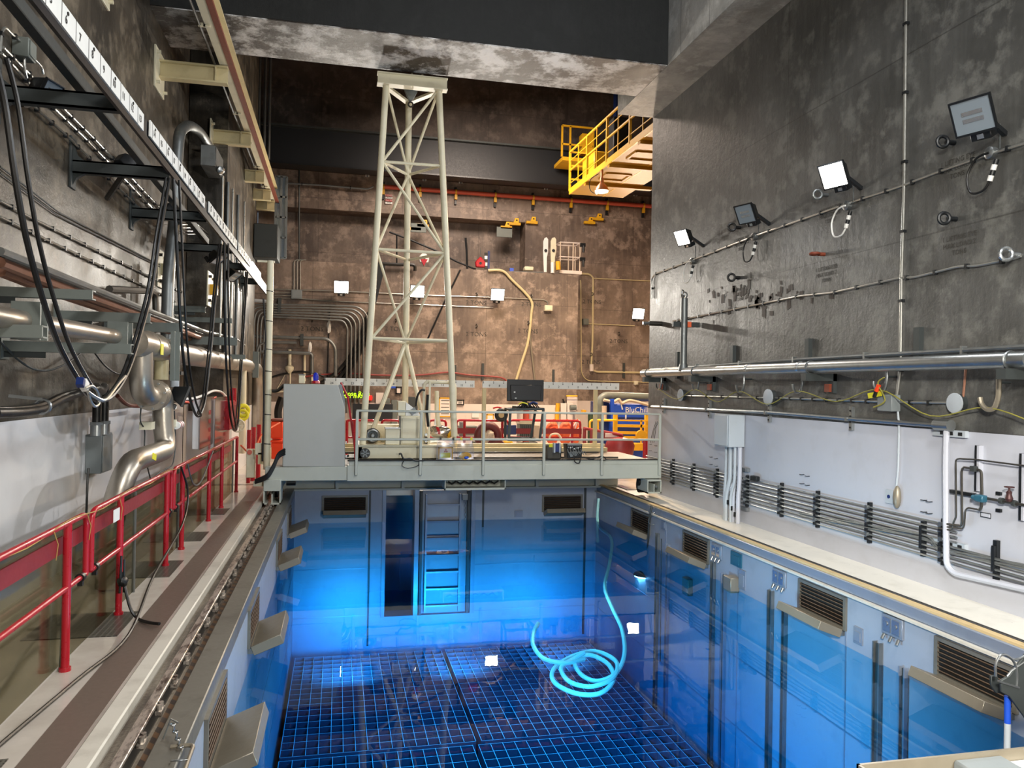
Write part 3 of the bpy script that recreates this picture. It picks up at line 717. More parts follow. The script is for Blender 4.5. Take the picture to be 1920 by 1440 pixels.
# ---------------------------------------------------------------- mast tower
tw = thing('mast_tower', 'tall three-legged cream lattice mast standing on the bridge trolley', 'tower', (1.4, 17, .9))
Lp = [B(724, 158, 16.2), B(717, 303, 16.2), B(705.5, 467, 16.2), B(697, 634, 16.2), B(680, 833, 16.2)]
Rp = [B(823, 167, 16.2), B(826.5, 311, 16.2), B(834.5, 475, 16.2), B(843.5, 639, 16.2), B(852, 818, 16.2)]
Cp = [B(766.5, 190, 17.0), B(765, 328, 17.15), B(764, 488, 17.3), B(760, 643, 17.45), B(759, 790, 17.6)]
for P, r_ in ((Lp, .068), (Rp, .068), (Cp, .07)): MB().tube([P[0], P[-1]], r_, 14).build('leg', 'cream', tw)
def brace(p, q, r_=.03): MB().tube([p, q], r_, 8).build('brace', 'cream', tw)
for i in (1, 2, 3):
    brace(Lp[i], Rp[i], .032); brace(Rp[i], Cp[i], .032); brace(Lp[i], Cp[i], .032)
for p, q in ((Rp[0], Lp[1]), (Lp[0], Cp[1]), (Rp[0], Cp[1]), (Lp[1], Rp[2]), (Cp[1], Lp[2]), (Cp[1], Rp[2]), (Rp[2], Lp[3]), (Lp[2], Cp[3]), (Rp[2], Cp[3])): brace(p, q)
brace(Cp[3], B(690, 830, 16.6), .05); brace(Cp[3], B(803, 830, 16.6), .05)
z = Lp[0].z
a = B(708, 160, 16.1); b = B(838, 160, 16.1)
f = MB().box(a.x, b.x, 16.08, 16.12, z-.03, z+.17).box(a.x-.01, b.x+.01, 16.02, 16.24, z-.05, z-.03).box(a.x-.01, b.x+.01, 16.02, 16.24, z+.17, z+.19)
f.build('top_beam', 'cream', tw)
mid_ = (a.x + b.x)/2
MB().bar((a.x+.1, 16.15, z-.02), (Cp[0].x-.03, 17.05, z-.02), .12, .05).bar((b.x-.1, 16.15, z-.02), (Cp[0].x+.03, 17.05, z-.02), .12, .05).build('top_frame', 'cream', tw)
MB().prism([(a.x+.25, 16.24, z+.17), (b.x-.25, 16.24, z+.17), (Cp[0].x, 16.98, z+.17)], (0, 0, .015)).build('top_plate', 'cream', tw)
q = B(757, 143, 16.3); MB().lathe((q.x-.03, 16.4, z+.17), (1, 0, 0), [(.13, 0), (.10, .02), (.10, .05), (.13, .07)], 18).build('sheave', 'black', tw)
MB().cyl((q.x+.2, 16.35, z+.24), (q.x+.36, 16.35, z+.24), .09, 14).build('sheave', 'lampbody', tw)
MB().box(q.x+.15, q.x+.19, 16.27, 16.43, z+.17, z+.32).box(q.x+.37, q.x+.41, 16.27, 16.43, z+.17, z+.32).build('sheave_bracket', 'cream', tw)
hk = thing('crane_hook', 'grey triangular hook block hanging inside the mast top', 'hook', B(771, 182, 16.6)); q = B(771, 162, 16.6)
MB().prism([q+V((-.16, 0, 0)), q+V((.16, 0, 0)), q+V((.14, 0, -.09)), q+V((.03, 0, -.30)), q+V((-.03, 0, -.30)), q+V((-.14, 0, -.09))], (0, .1, 0)).build('hook_block', 'greybox', hk, bevel=.01)
MB().torus(q+V((0, .05, -.37)), YD, .05, .018, 16, 6).build('hook', 'black', hk)
MB().cyl(q+V((0, .05, -.02)), q+V((0, .05, .14)), .015, 6).build('hoist_rope', 'darksteel', hk)

# trolley under the mast
tr = thing('trolley', 'cream trolley base with fan and motor drive at the foot of the mast', 'trolley', (1.3, 16.6, .84))
a = B(672, 838, 16.05); b = B(845, 861, 16.05)
MB().box(a.x, b.x, 16.05, 16.12, .86, a.z).box(a.x, b.x, 17.7, 17.8, .86, a.z).box(a.x, a.x+.08, 16.05, 17.8, .86, a.z).box(b.x-.08, b.x, 16.05, 17.8, .86, a.z).build('base_frame', 'cream', tr, bevel=.008)
MB().box(a.x, b.x, 16.02, 17.8, a.z, a.z+.04).build('base_top', 'cream', tr, bevel=.006)
c_ = B(684.5, 850, 16.0); MB().lathe(c_, (0, 1, 0), [(.10, 0), (.105, .02), (.08, .03)], 18).build('fan_ring', 'black', tr)
for k in range(6): MB().obox(c_ + V((cos(k*pi/3)*.05, -.005, sin(k*pi/3)*.05)), V((cos(k*pi/3), 0, sin(k*pi/3)))*.035, (0, .004, 0), V((-sin(k*pi/3), 0, cos(k*pi/3)))*.012).build('fan_blade', 'greybox', tr)
mz = a.z + .04
c_ = B(699, 817, 16.3); MB().lathe(c_, (0, 1, 0), [(.14, .04), (.155, .06), (.155, .14), (.12, .16), (.13, .3)], 20).build('motor', 'darksteel', tr); MB().torus(c_ + YD*.03, YD, .115, .022, 24, 8).build('motor_ring', 'galv', tr); MB().lathe(c_, YD, [(.03, -.02), (.05, 0), (.06, .04)], 14).build('motor_hub', 'galv_dull', tr)
MB().lathe(B(700, 821, 16.6), (0, 1, 0), [(.18, 0), (.18, .3)], 20).build('motor_housing', 'cream_warm', tr)
a = B(686, 796, 16.9); b = B(758, 836, 16.9); MB().box(a.x, b.x, 16.9, 17.3, mz, a.z).build('gear_case', 'cream', tr, bevel=.02)
c1 = thing('drum_housing', 'cream steel housing with chipped white top beside the motor on the trolley', 'housing', B(735, 838, 16.1))
a = B(723, 804, 16.1); b = B(749, 838, 16.1)
MB().box(a.x, b.x, 16.1, 16.35, mz, a.z).build('body', 'cream', c1, bevel=.01); MB().box(a.x-.01, b.x+.01, 16.08, 16.4, a.z, a.z+.025).build('lid', 'white', c1)
for x in (727.5, 743): MB().cyl(B(x, 836, 16.06), B(x, 836, 16.1), .022, 10).build('bolt', 'black', c1)
c2 = thing('electrical_cabinet', 'upright cream cabinet on the trolley in the middle of the mast foot', 'cabinet', B(772, 838, 16.15))
a = B(751.5, 780, 16.15); b = B(789, 836, 16.15)
MB().box(a.x, b.x, 16.15, 16.5, mz, a.z).build('body', 'cream', c2, bevel=.012)
MB().box(a.x+.03, b.x-.03, 16.135, 16.15, mz+.03, a.z-.04).build('door', 'cream', c2, bevel=.006)
MB().box(a.x-.025, a.x-.005, 16.14, 16.3, mz, a.z).build('side_strip', 'rawsteel', c2)
c3 = thing('console_box', 'slanted cream console box sitting on the upright cabinet', 'console', B(765, 780, 16.2))
a = B(746.5, 752, 16.2); b = B(760, 780, 16.2); e = B(788, 780, 16.2)
MB().box(a.x, b.x, 16.2, 16.5, b.z, a.z).build('body', 'cream', c3, bevel=.008)
MB().prism([(b.x, 16.2, b.z), (e.x, 16.2, e.z), (e.x-.05, 16.2, e.z+.1), (b.x+.01, 16.2, a.z-.02)], (0, .3, 0)).build('wedge', 'white', c3, bevel=.006)
MB().obox(B(775, 771, 16.17), (.05, 0, .04), (0, .02, 0), (.03, 0, -.045)).build('handle_block', 'greybox', c3)
# cream frame and handle at the right side of the mast foot
fr = thing('hoist_frame', 'cream pipe frame with hanging black cables right of the trolley cabinet', 'frame', B(800, 838, 16.4))
MB().tube([B(795, 838, 16.4), B(795, 722, 16.4), B(800, 716, 16.4), B(850, 718, 16.4), B(853, 724, 16.4), B(853, 830, 16.4)], .035, 10, bend=.1).build('frame_pipe', 'cream', fr)
MB().box(B(804.5, 714, 16.3).x, B(808, 714, 16.3).x, 16.3, 16.36, B(804, 838, 16.3).z, B(804, 714, 16.3).z).build('upright', 'cream', fr)
MB().tube([B(819, 733, 16.8), B(819, 770, 16.8), B(823, 800, 16.8)], .05, 10).build('lever', 'cream', fr)
MB().prism([B(814, 797, 16.8), B(824, 797, 16.8), B(821, 775, 16.8), B(817, 775, 16.8)], (0, .05, 0)).build('lever_foot', 'white', fr)
MB().tube([B(802, 740, 16.3), B(800, 770, 16.3), B(803, 800, 16.3)], .03, 8).tube([B(779, 762, 16.3), B(783, 740, 16.3), B(791, 730, 16.3), B(797, 732, 16.3)], .022, 8, bend=.2).build('cable', 'black', fr)
for k in range(4): MB().cyl(B(799, 815+k*6, 16.25), B(799, 815+k*6, 16.35), .03, 8).build('knob', 'black' if k % 2 else 'galv', fr)
m = thing('foil_bundle', 'crumpled silver foil bundle tied with red and yellow tape behind the bridge rail', 'bundle', B(826, 820, 16.9))
MB().blob(B(826, 811, 17.0), .26, .16, .14, 3, .16, 18, 12).build('foil', 'foil', m)
MB().lathe(B(822, 812, 17.0), (1, 0, .25), [(.15, -.03), (.155, 0), (.15, .03)], 14).build('tape', 'red', m); MB().lathe(B(841, 811, 17.0), (1, 0, 0), [(.12, -.03), (.125, 0), (.12, .03)], 14).build('tape', 'yellow_bright', m)
# plastic bags hanging on the mid rail
def bag(x0, y0, x1, y1, label, v):
    t = thing('plastic_bag', label, 'bag', B((x0+x1)/2, y0, BF-.16))
    P = [B(x0+4, y0, BF-.14), B(x1-4, y0+1, BF-.14), B(x1, (y0+y1)/2, BF-.14), B(x1-1, y1, BF-.14), B(x0+1, y1, BF-.14), B(x0, (y0+y1)/2, BF-.14)]
    c = sum(P, V((0, 0, 0))) / 6; n = len(P)
    m = MB(); vv = [c + V((0, -.05, 0))] + P + [c + V((0, .04, 0))]
    m.add(vv, [(0, i+1, (i+1) % n+1) for i in range(n)] + [(7, (i+1) % n+1, i+1) for i in range(n)]); m.build('bag_film', 'bag', t)
    if v == 0:
        a = B(x0+5, y0+14, BF-.13); b = B(x1-6, y1-1, BF-.13)
        MB().box(a.x, b.x, BF-.13, BF-.12, b.z, a.z).build('card', 'paper', t)
        MB().box(a.x, b.x, BF-.137, BF-.13, a.z-.03, a.z).box(a.x, a.x+.025, BF-.137, BF-.13, b.z, a.z).box(b.x-.025, b.x, BF-.137, BF-.13, b.z, a.z).build('card_border', 'yellow', t)
        MB().box(a.x+.05, b.x-.05, BF-.137, BF-.13, b.z+.03, b.z+.13).build('label_patch', 'yellow_tape', t)
        cc = (a+b)/2 + V((0, -.04, .05))
        for k in range(3): MB().prism([cc, cc+V((sin(k*2.094-.4)*.04, 0, cos(k*2.094-.4)*.04)), cc+V((sin(k*2.094+.4)*.04, 0, cos(k*2.094+.4)*.04))], (0, .004, 0)).build('trefoil_blade', 'ink_red', t, smooth=False)
    else:
        MB().blob(B((x0+x1)/2, y1-6, BF-.12), .13, .02, .07, 5).build('crumpled_tag', 'yellow_bright', t); MB().blob(B((x0+x1)/2+2, y1-3, BF-.14), .05, .02, .03, 8).build('glove', 'blue', t)
    for xx in (x0+9, x1-5): q = B(xx, y0-1, BF-.12); MB().box(q.x-.02, q.x+.02, BF-.13, BF-.1, q.z-.03, q.z+.03).build('tape', 'yellow_tape' if v else 'black', t)
bag(817, 824, 855, 862, 'clear bag with a yellow-bordered caution card tied to the bridge railing', 0)
bag(856, 824, 889, 861, 'clear bag with crumpled yellow tag and blue glove, right of the card bag', 1)
# cables lying on the deck edge
o = MB().tube(spline([B(748, 852, 15.74), B(752, 851, 15.74), B(757, 860, 15.72), B(770, 860, 15.72), B(780, 864, 15.72), B(795, 863, 15.72)]), .018, 7).tube(spline([B(757, 864, 15.72), B(754, 873, 15.72), B(764, 878, 15.72), B(782, 874, 15.72), B(790, 866, 15.72)]), .008, 6).build('cable', 'black')
tag(o, 'tangled black cable draped over the bridge edge below the trolley', 'cable')
# waste bag and electronics on the rail
t = thing('waste_box', 'dark grey waste bag standing at the bridge rail, left of the electronics', 'bag', B(1040, 862, BF+.1))
a = B(1025, 834, BF+.05); b = B(1053, 862, BF+.05)
MB().prism([(a.x+.02, a.y, a.z), (b.x-.0, a.y, a.z-.02), (b.x+.0, a.y, b.z), (a.x, a.y, b.z)], (0, .3, 0)).build('body', 'drk_cloth', t, bevel=.03)
MB().box(a.x+.05, a.x+.15, a.y-.01, a.y+.02, a.z-.05, a.z+.02).box(b.x-.1, b.x-.03, a.y-.01, a.y+.02, a.z-.05, a.z+.01).build('tape', 'yellow_tape', t)
t = thing('equipment_rack', 'black electronics unit with tangled leads strapped to the bridge rail', 'electronics', B(1078, 862, BF))
a = B(1062, 832, BF-.02); b = B(1094, 858, BF-.02)
MB().prism([a, B(1092, 832, BF-.02), B(1091, 858, BF-.02), B(1064, 860, BF-.02)], (0, .25, 0)).build('body', 'lampbody', t, bevel=.01)
MB().box(B(1052.5, 0, BF-.05).x, B(1055, 0, BF-.05).x, BF-.07, BF+.05, B(0, 850, BF).z, B(0, 829, BF).z).box(B(1062.5, 0, BF-.05).x, B(1065, 0, BF-.05).x, BF-.07, BF+.05, B(0, 850, BF).z, B(0, 829, BF).z).build('handle', 'palegrey', t)
MB().box(B(1055, 0, BF-.05).x, B(1062.5, 0, BF-.05).x, BF-.05, BF+.1, B(0, 848, BF).z, B(0, 830, BF).z).build('side_module', 'blue_dark', t)
MB().box(a.x+.02, a.x+.33, BF-.05, BF-.02, a.z-.035, a.z).build('top_strip', 'greybox', t)
rnd = random.Random(4)
for k in range(7):
    x = 1066 + k*3.6; MB().cyl(B(x, 838+rnd.random()*4, BF-.06), B(x, 838+rnd.random()*4, BF-.02), .014, 8).build('knob', 'white' if k % 2 else 'greybox', t)
m = MB()
for k in range(6):
    x = 1064+k*5; m.tube(spline([B(x, 842, BF-.05), B(x+3, 850, BF-.08), B(x+7, 846, BF-.08), B(x+10, 853, BF-.05)]), .009, 6)
m.build('leads', 'galv_dull', t)
MB().prism([B(1066, 848, BF-.03), B(1080, 846, BF-.03), B(1082, 854, BF-.03), B(1070, 857, BF-.03)], (0, .05, 0)).build('front_unit', 'greybox', t)
o = MB().tube(spline([B(1076, 853, 15.7), B(1078, 866, 15.68), B(1086, 868, 15.68), B(1091, 858, 15.7), B(1110, 861, 15.72), B(1128, 855, 15.72), B(1136, 862, 15.72), B(1126, 862, 15.72), B(1132, 856, 15.72)]), .012, 6).build('cable', 'black')
tag(o, 'thin black lead looped over the bridge edge beside the electronics', 'cable')
# cart with screen, on the near side of the bridge
ct = thing('screen_cart', 'dark steel frame cart carrying cables and recorders under the black screen', 'cart', B(985, 826, 16.3))
fc = 'blue_dark'
def cbar(p, q, w_=.05, mat='darksteel', n='frame_bar'): MB().bar(p, q, w_).build(n, mat, ct)
FL, FR, Rl, Rr = 16.3, 16.3, 16.9, 16.9
c00, c10 = B(954, 825, 16.3), B(1012, 825, 16.3); t00, t10 = B(957, 768, 16.3), B(1019, 767, 16.3)
c01, c11 = c00 + V((.05, .6, 0)), c10 + V((-.05, .6, 0)); t01, t11 = t00 + V((.02, .6, 0)), t10 + V((-.02, .6, 0))
for p, q in ((c00, c10), (c01, c11), (c00, c01), (c10, c11), (t00, t10), (t01, t11), (t00, t01), (t10, t11), (c00, t00), (c10, t10), (c01, t01), (c11, t11)): cbar(p, q)
a = B(957, 766, 16.3); b = B(1018, 775, 16.3); MB().box(a.x, b.x, 16.3, 16.9, b.z, b.z+.03).build('shelf', 'darksteel', ct)
MB().box(a.x+.15, b.x-.15, 16.4, 16.8, a.z, a.z+.05).build('recorder', 'lampbody', ct)
m = MB(); rnd = random.Random(3)
for k in range(7):
    x = 970+rnd.random()*20; m.tube(spline([B(x, 765, 16.35), B(x+6, 756+rnd.random()*3, 16.33), B(x+14, 757, 16.33), B(x+22, 766, 16.35)]), .012, 6)
m.build('lead_bundle', 'black', ct)
MB().tube(spline([B(972, 758, 16.28), B(980, 755, 16.28), B(990, 758, 16.28)]), .014, 6).build('yellow_lead', 'yellow_tape', ct); MB().tube(spline([B(992, 758, 16.28), B(1000, 754, 16.28), B(1008, 757, 16.28)]), .02, 6).build('blue_lead', 'blue_dark', ct)
tv = thing('flat_screen', 'black flat screen seen from behind, standing above the cart on the bridge', 'screen', B(985, 753, 16.3))
a = B(952, 711, 16.3); b = B(1020, 753, 16.3)
MB().box(a.x, b.x, 16.34, 16.38, b.z, a.z).build('panel', 'black_tv', tv, bevel=.008)
MB().prism([(a.x+.08, 16.34, b.z+.02), (b.x-.08, 16.34, b.z+.02), (b.x-.06, 16.34, a.z-.12), (a.x+.06, 16.34, a.z-.12)], (0, -.04, 0)).build('rear_cover', 'black_tv', tv, bevel=.01)
MB().box(a.x+.10, a.x+.52, 16.285, 16.3, b.z+.03, b.z+.12).build('port_cover', 'lampbody', tv)
MB().box(a.x+.14, a.x+.17, 16.283, 16.30, b.z+.185, b.z+.21).build('sticker', 'white', tv); MB().box(a.x+.16, a.x+.20, 16.28, 16.285, b.z+.06, b.z+.075).build('sticker', 'white', tv)
MB().box((a.x+b.x)/2-.05, (a.x+b.x)/2+.05, 16.38, 16.44, b.z-.15, b.z+.1).build('stand', 'lampbody', tv)
# rear posts carrying the numbered boards
def ruler(label, x0, x1, ys, nums, Y=18.45):
    t = thing('ruler_board', label, 'board', ony(Y, (x0+x1)/2, 725), 'numbered boards above the bridge')
    a = ony(Y, x0, ys[0]); b = ony(Y, x1, ys[2]); zt = (a.z+b.z)/2; h = .17
    MB().box(a.x, b.x, Y, Y+.02, zt-h, zt).build('board', 'board', t)
    MB().box(a.x, b.x, Y+.02, Y+.06, zt-h*.8, zt-h*.3).build('backing_angle', 'galv_dull', t)
    n = len(nums)
    for i in range(n):
        x = a.x + (b.x-a.x)*(i+.55)/n
        text(nums[i], .075, (x+.03, Y-.006, zt-.12), XD, ZD, 'ink', t, 'number')
        MB().box(x-.12, x-.112, Y-.004, Y, zt-.06, zt).build('tick', 'ink', t); MB().prism([(x-.13, Y-.004, zt-.045), (x-.10, Y-.004, zt-.045), (x-.116, Y-.004, zt-.07)], (0, .004, 0)).build('arrow', 'ink', t)
    return a, b, zt
ruler('long white numbered ruler board behind the mast foot, left one of two', 609, 890, (708.5, 0, 713.5), ['24', '25', '23', '21', '20', '19', '18', '17', '16', '15', '14', '13', '12', '11', '10'])
ruler('white numbered ruler board partly hidden by the black screen, right one of two', 905, 1161, (713.5, 0, 719), ['9', '8', '7', '6', '5', '4', '3', '2', '1', '0', 'A', 'B', 'C', 'D'])
for x, lb in ((908, 'cream post holding the left end of the right numbered board'), (1117, 'cream post holding the right end of the right numbered board'), (853, 'cream post behind the mast foot under the left numbered board')):
    a = ony(18.5, x, 728); o = MB().box(a.x-.045, a.x+.045, 18.47, 18.55, .9, a.z).build('board_post', 'cream_warm'); tag(o, lb, 'post')
# ================================================================ left wall
def fl(X, *pts): return [onx(X, x, y) for x, y in pts]
RXx = -2.1
ru = thing('ruler_rail', 'long dark overhead rail on the left with white numbered plates', 'rail', (RXx, 12, 5.1))
MB().box(RXx-.05, RXx-.018, 3.0, 24.0, 4.98, 5.07).box(RXx-.05, RXx-.03, 3, 24, 5.08, 5.26).build('rail', 'black_tv', ru)
def seg(Y0, Y1, nums, dz=0, mat='board'):
    p = MB().box(RXx-.018, RXx-.0, Y0, Y1, 5.07+dz, 5.25+dz).build('plate', mat, ru)
    n = len(nums)
    for i in range(n):
        y = Y0 + (Y1-Y0)*(i+.5)/n
        text(nums[i], .10, (RXx+.004, y, 5.15+dz), YD, ZD, 'ink', p, 'number')
        MB().box(RXx, RXx+.003, y-.10, y-.095, 5.07+dz, 5.25+dz).build('tick', 'ink_grey', p)
    k = max(2, n//2)
    for i in range(k):
        y = Y0 + (Y1-Y0)*(i+.3)/k; MB().cyl((RXx, y, 5.21+dz), (RXx+.008, y, 5.21+dz), .016, 8).build('screw', 'black', p)
seg(4.45, 9.0, [str(i) for i in range(0, 14)], -.02)
seg(9.3, 12.9, [str(i) for i in range(14, 24)], .02)
seg(13.3, 16.8, [str(i) for i in range(24, 34)], .04)
seg(17.1, 19.4, [str(i) for i in range(34, 40)], .06)
tb = thing('tube_light', 'lit slim tube light at the far end of the overhead ruler rail', 'lamp', (RXx, 20.2, 5.3))
MB().box(RXx-.03, RXx+.02, 19.6, 21.6, 5.14, 5.30).build('tube', 'tube_on', tb); MB().box(RXx-.05, RXx-.03, 19.55, 21.7, 5.12, 5.32).build('housing', 'lampbody', tb)
o = MB().bar((-2.45, 3, 5.3), (-2.75, 17.2, 5.3), .09, .12).build('support_angle', 'darksteel'); tag(o, 'long dark angle bar running behind the ruler rail', 'bar')
for i, (Y, z, wh) in enumerate(((8.38, 5.12, 'nearest, top left'), (10.6, 5.02, 'second, with diagonal strut'), (13.42, 5.06, 'third'), (16.6, 5.08, 'fourth, before the dark recess'), (19.0, 5.08, 'fifth'), (21.6, 5.08, 'sixth, far end'))):
    xw = -3.3 if Y < 18.3 else -2.6
    t = thing('arm_bracket', 'dark steel arm under the ruler rail, ' + wh, 'bracket', (xw, Y, z), 'arms of the ruler rail')
    MB().box(xw, RXx-.05, Y-.05, Y-.035, z-.09, z+.07).box(xw, RXx-.05, Y-.05, Y+.05, z+.05, z+.07).box(xw, RXx-.05, Y-.05, Y+.05, z-.09, z-.07).build('arm', 'darksteel', t)
    MB().box(xw, xw+.03, Y-.10, Y+.10, z-.28, z+.36).build('wall_plate', 'darksteel', t, bevel=.005)
    MB().prism([(xw+.03, Y-.03, z+.07), (xw+.03, Y-.03, z+.26), (xw+.07, Y-.03, z+.14), (xw+.16, Y-.03, z+.07)], (0, .06, 0)).prism([(xw+.03, Y-.03, z-.09), (xw+.03, Y-.03, z-.24), (xw+.07, Y-.03, z-.15), (xw+.16, Y-.03, z-.09)], (0, .06, 0)).build('gusset', 'darksteel', t)
    if i in (1,): MB().tube([(xw+.15, Y+1.0, z-.15), (xw+.6, Y, z-.06)], .04, 8).build('strut', 'black', t)

# upper runway beam
RZ = 8.22
rb = thing('runway_beam', 'cream overhead runway beam with oxide red lower edge, high on the left', 'beam', (-2.15, 16, RZ))
MB().box(-2.16, -2.14, 9.5, 26, RZ, RZ+.45).box(-2.22, -2.04, 9.5, 26, RZ+.43, RZ+.46).build('web', 'cream_warm', rb)
MB().box(-2.24, -2.09, 9.5, 26, RZ-.02, RZ+.01).build('bottom_flange', 'cream', rb); MB().box(-2.09, -1.99, 9.5, 26, RZ-.03, RZ+.02).build('red_flange', 'brown_red', rb)
MB().tube([(-2.32, 9.5, RZ-.03), (-2.32, 24.5, RZ-.03)], .022, 8).build('conductor_bar', 'lampbody', rb)
for k in range(7): MB().box(-2.34, -2.16, 11.3+k*2.1, 11.36+k*2.1, RZ-.05, RZ+.0).box(-2.26, -2.23, 11.3+k*2.1, 11.33+k*2.1, RZ-.05, RZ+.28).build('hanger_clip', 'cream', rb)
for i, (Y, wh) in enumerate(((11.6, 'nearest, at the top edge'), (15.1, 'second, with a big wall plate'), (18.9, 'third'), (22.2, 'fourth'), (24.3, 'fifth'), (25.7, 'last'))):
    xw = -3.3 if Y < 18.5 else -2.6
    if Y > 18.5: xw = -2.95
    t = thing('runway_bracket', 'cream stub beam bracket of the high runway, ' + wh, 'bracket', (xw, Y, RZ-.25), 'brackets of the overhead runway')
    MB().box(xw+.03, -2.1, Y-.008, Y+.008, RZ-.33, RZ-.05).box(xw+.03, -2.1, Y-.09, Y+.09, RZ-.07, RZ-.04).box(xw+.03, -2.1, Y-.09, Y+.09, RZ-.36, RZ-.33).build('stub_beam', 'cream_warm', t)
    MB().box(-2.32, -2.30, Y-.085, Y+.085, RZ-.33, RZ-.07).build('stiffener', 'cream_warm', t)
    if Y < 19:
        MB().box(xw, xw+.035, Y-.36, Y+.36, RZ-.62, RZ+.12).build('wall_plate', 'cream', t, bevel=.006)
        for a in (-.28, .28):
            for b in (-.52, .02): MB().cyl((xw+.03, Y+a, RZ+b), (xw+.10, Y+a, RZ+b), .03, 8).build('bolt', 'cream', t)

# thin wall conduits with clips
def conduit(label, pts, X, r_=.014, clips=9, name='conduit', mat='conduit', cat='conduit', group='thin conduits on the left wall', clipmat='lampbody', bend=.12, nr=V((1, 0, 0))):
    P = [onx(X, x, y) if not isinstance(x, V) else x for x, y in pts] if not isinstance(pts[0], V) else pts
    t = thing(name, label, cat, P[0], group)
    MB().tube(P, r_, 8, bend=bend).build('pipe', mat, t)
    if clips:
        L = [(P[i+1]-P[i]).length for i in range(len(P)-1)]; T = sum(L)
        for k in range(clips):
            d = T * (k+.5) / clips; i = 0
            while i < len(L)-1 and d > L[i]: d -= L[i]; i += 1
            q = P[i].lerp(P[i+1], d/L[i]); dr = (P[i+1]-P[i]).normalized()
            MB().obox(q - nr*r_*.3, dr*.018, nr*(r_+.008), dr.cross(nr)*(r_*1.8)).build('clip', clipmat, t)
    return t
G = 'thin conduits on the left wall'
conduit('thin steel conduit with dark clips, uppermost of the three under the ruler arms', [(6, 89), (93, 178), (178, 262), (306, 397)], -3.25, .016, 16)
conduit('thin steel conduit with dark clips, middle of the three under the ruler arms', [(3, 100), (78, 181), (162, 262), (290, 395)], -3.25, .016, 16)
conduit('clipped steel conduit with an offset, lowest of three under the ruler arms', [(25, 168), (35, 190), (48, 201), (60, 196), (133, 262), (270, 400)], -3.25, .016, 12)
conduit('bare thin conduit with clips on the left wall, upper of the long pair', [(0, 376), (58, 408), (204, 481), (277, 517), (345, 550)], -3.26, .014, 16)
conduit('bare thin conduit with clips on the left wall, lower of the long pair', [(0, 406), (93, 452), (216, 511), (291, 546), (330, 566)], -3.26, .014, 16)
for dx, wh in ((0, 'upper'), (12, 'lower')):
    conduit('dark thin cable stretched along the left wall above the clipped pair, %s one' % wh, [(0, 312+dx), (110, 398+dx*.6), (300, 497+dx*.3)], -3.27, .009, 0, 'wall_cable', 'darksteel', 'cable', 'dark cables on the left wall')
for k in range(4):
    conduit('bent thin conduit wrapping the wall bay under the ruler rail, %s from the top' % ORD[k], [(330, 421+k*6), (370, 421+k*6), (405, 450+k*5)], -3.0, .012, 0, group='conduits bending round the bay')
def wbox(label, x0, x1, y0, y1, X=-3.3, dep=.2, mat='greybox', name='junction_box', cat='box', parts=True):
    """box on the left wall; x0..x1 the far-to-near extent in the photo of its room-facing side"""
    a = onx(X+dep, x0, (y0+y1)/2); b = onx(X+dep, x1, (y0+y1)/2); c = onx(X+dep, x0, y0); d = onx(X+dep, x0, y1)
    t = thing(name, label, cat, (X, (a.y+b.y)/2, d.z))
    MB().box(X, X+dep, a.y, b.y, d.z, c.z).build('body', mat, t, bevel=.008)
    MB().box(X+dep, X+dep+.012, a.y+.02, b.y-.02, d.z+.02, c.z-.02).build('cover', mat, t, bevel=.004)
    return t, a, b, c, d
wbox('small dark junction box high on the left wall at the picture edge', 54, 68, 69, 106, dep=.16, mat='channel')
conduit('white conduit arching over into the high junction box', [(0, 97), (3, 60), (9, 50), (20, 62), (42, 80)], -3.22, .014, 2, bend=.05)
conduit('short conduit dropping from the high junction box to the lamp', [(62, 108), (78, 125), (81, 138)], -3.2, .014, 0)
conduit('short conduit loop below the high junction box', [(46, 108), (46, 130), (50, 146)], -3.2, .014, 0)

def floodlight(label, c, aim, lit, s=.42, power=0, mat=None, color=(1, .96, .88), bodymat='lampbody', mount=None, group='floodlights'):
    c = V(c); n = V(aim).normalized(); sx = n.cross(ZD).normalized(); sy = sx.cross(n).normalized()
    t = thing('floodlight', label, 'floodlight', c - ZD*s*.6, group)
    m = MB(); h = s/2
    fr_ = [c + n*.10 + sx*h*a + sy*h*.86*b for a, b in ((-1, -1), (1, -1), (1, 1), (-1, 1))]
    bk = [c - n*.08 + sx*h*.55*a + sy*h*.45*b for a, b in ((-1, -1), (1, -1), (1, 1), (-1, 1))]
    m.add(fr_ + bk, [(0, 1, 2, 3), (4, 7, 6, 5), (0, 4, 5, 1), (1, 5, 6, 2), (2, 6, 7, 3), (3, 7, 4, 0)]); m.build('housing', bodymat, t, bevel=.01)
    f = MB()
    for a0, a1, b0, b1 in ((-1, 1, .80, .90), (-1, 1, -.90, -.80), (-1, -.92, -.8, .8), (.92, 1, -.8, .8)):
        f.obox(c + n*.11 + sx*h*(a0+a1)/2 + sy*h*(b0+b1)/2, sx*h*(a1-a0)/2, n*.015, sy*h*(b1-b0)/2)
    f.build('rim', bodymat, t)
    MB().obox(c + n*.106, sx*h*.92, n*.008, sy*h*.80).build('lens', mat or ('lens_on' if lit else 'lens_off'), t)
    if not lit:
        MB().obox(c + n*.116 + sy*h*.18, sx*h*.5, n*.003, sy*h*.10).obox(c + n*.116 - sy*h*.18, sx*h*.5, n*.003, sy*h*.10).build('reflector_bar', 'reflector', t)
    MB().obox(c - n*.02 - sy*h*1.1, sx*h*.5, n*.07, sy*h*.22).build('ballast_box', bodymat, t, bevel=.008)
    MB().obox(c + n*.055 - sy*h*1.12, sx*h*.16, n*.004, sy*h*.12).build('label_plate', 'reflector', t)
    if mount is not None:
        MB().bar(c - n*.05, mount, .05, .05).build('mounting_arm', bodymat, t)
    if power:
        area('floodlight_light', c + n*.14, c + (n + V((0, 0, .42)))*3, s*.8, s*.7, power, color, 165)
    return t
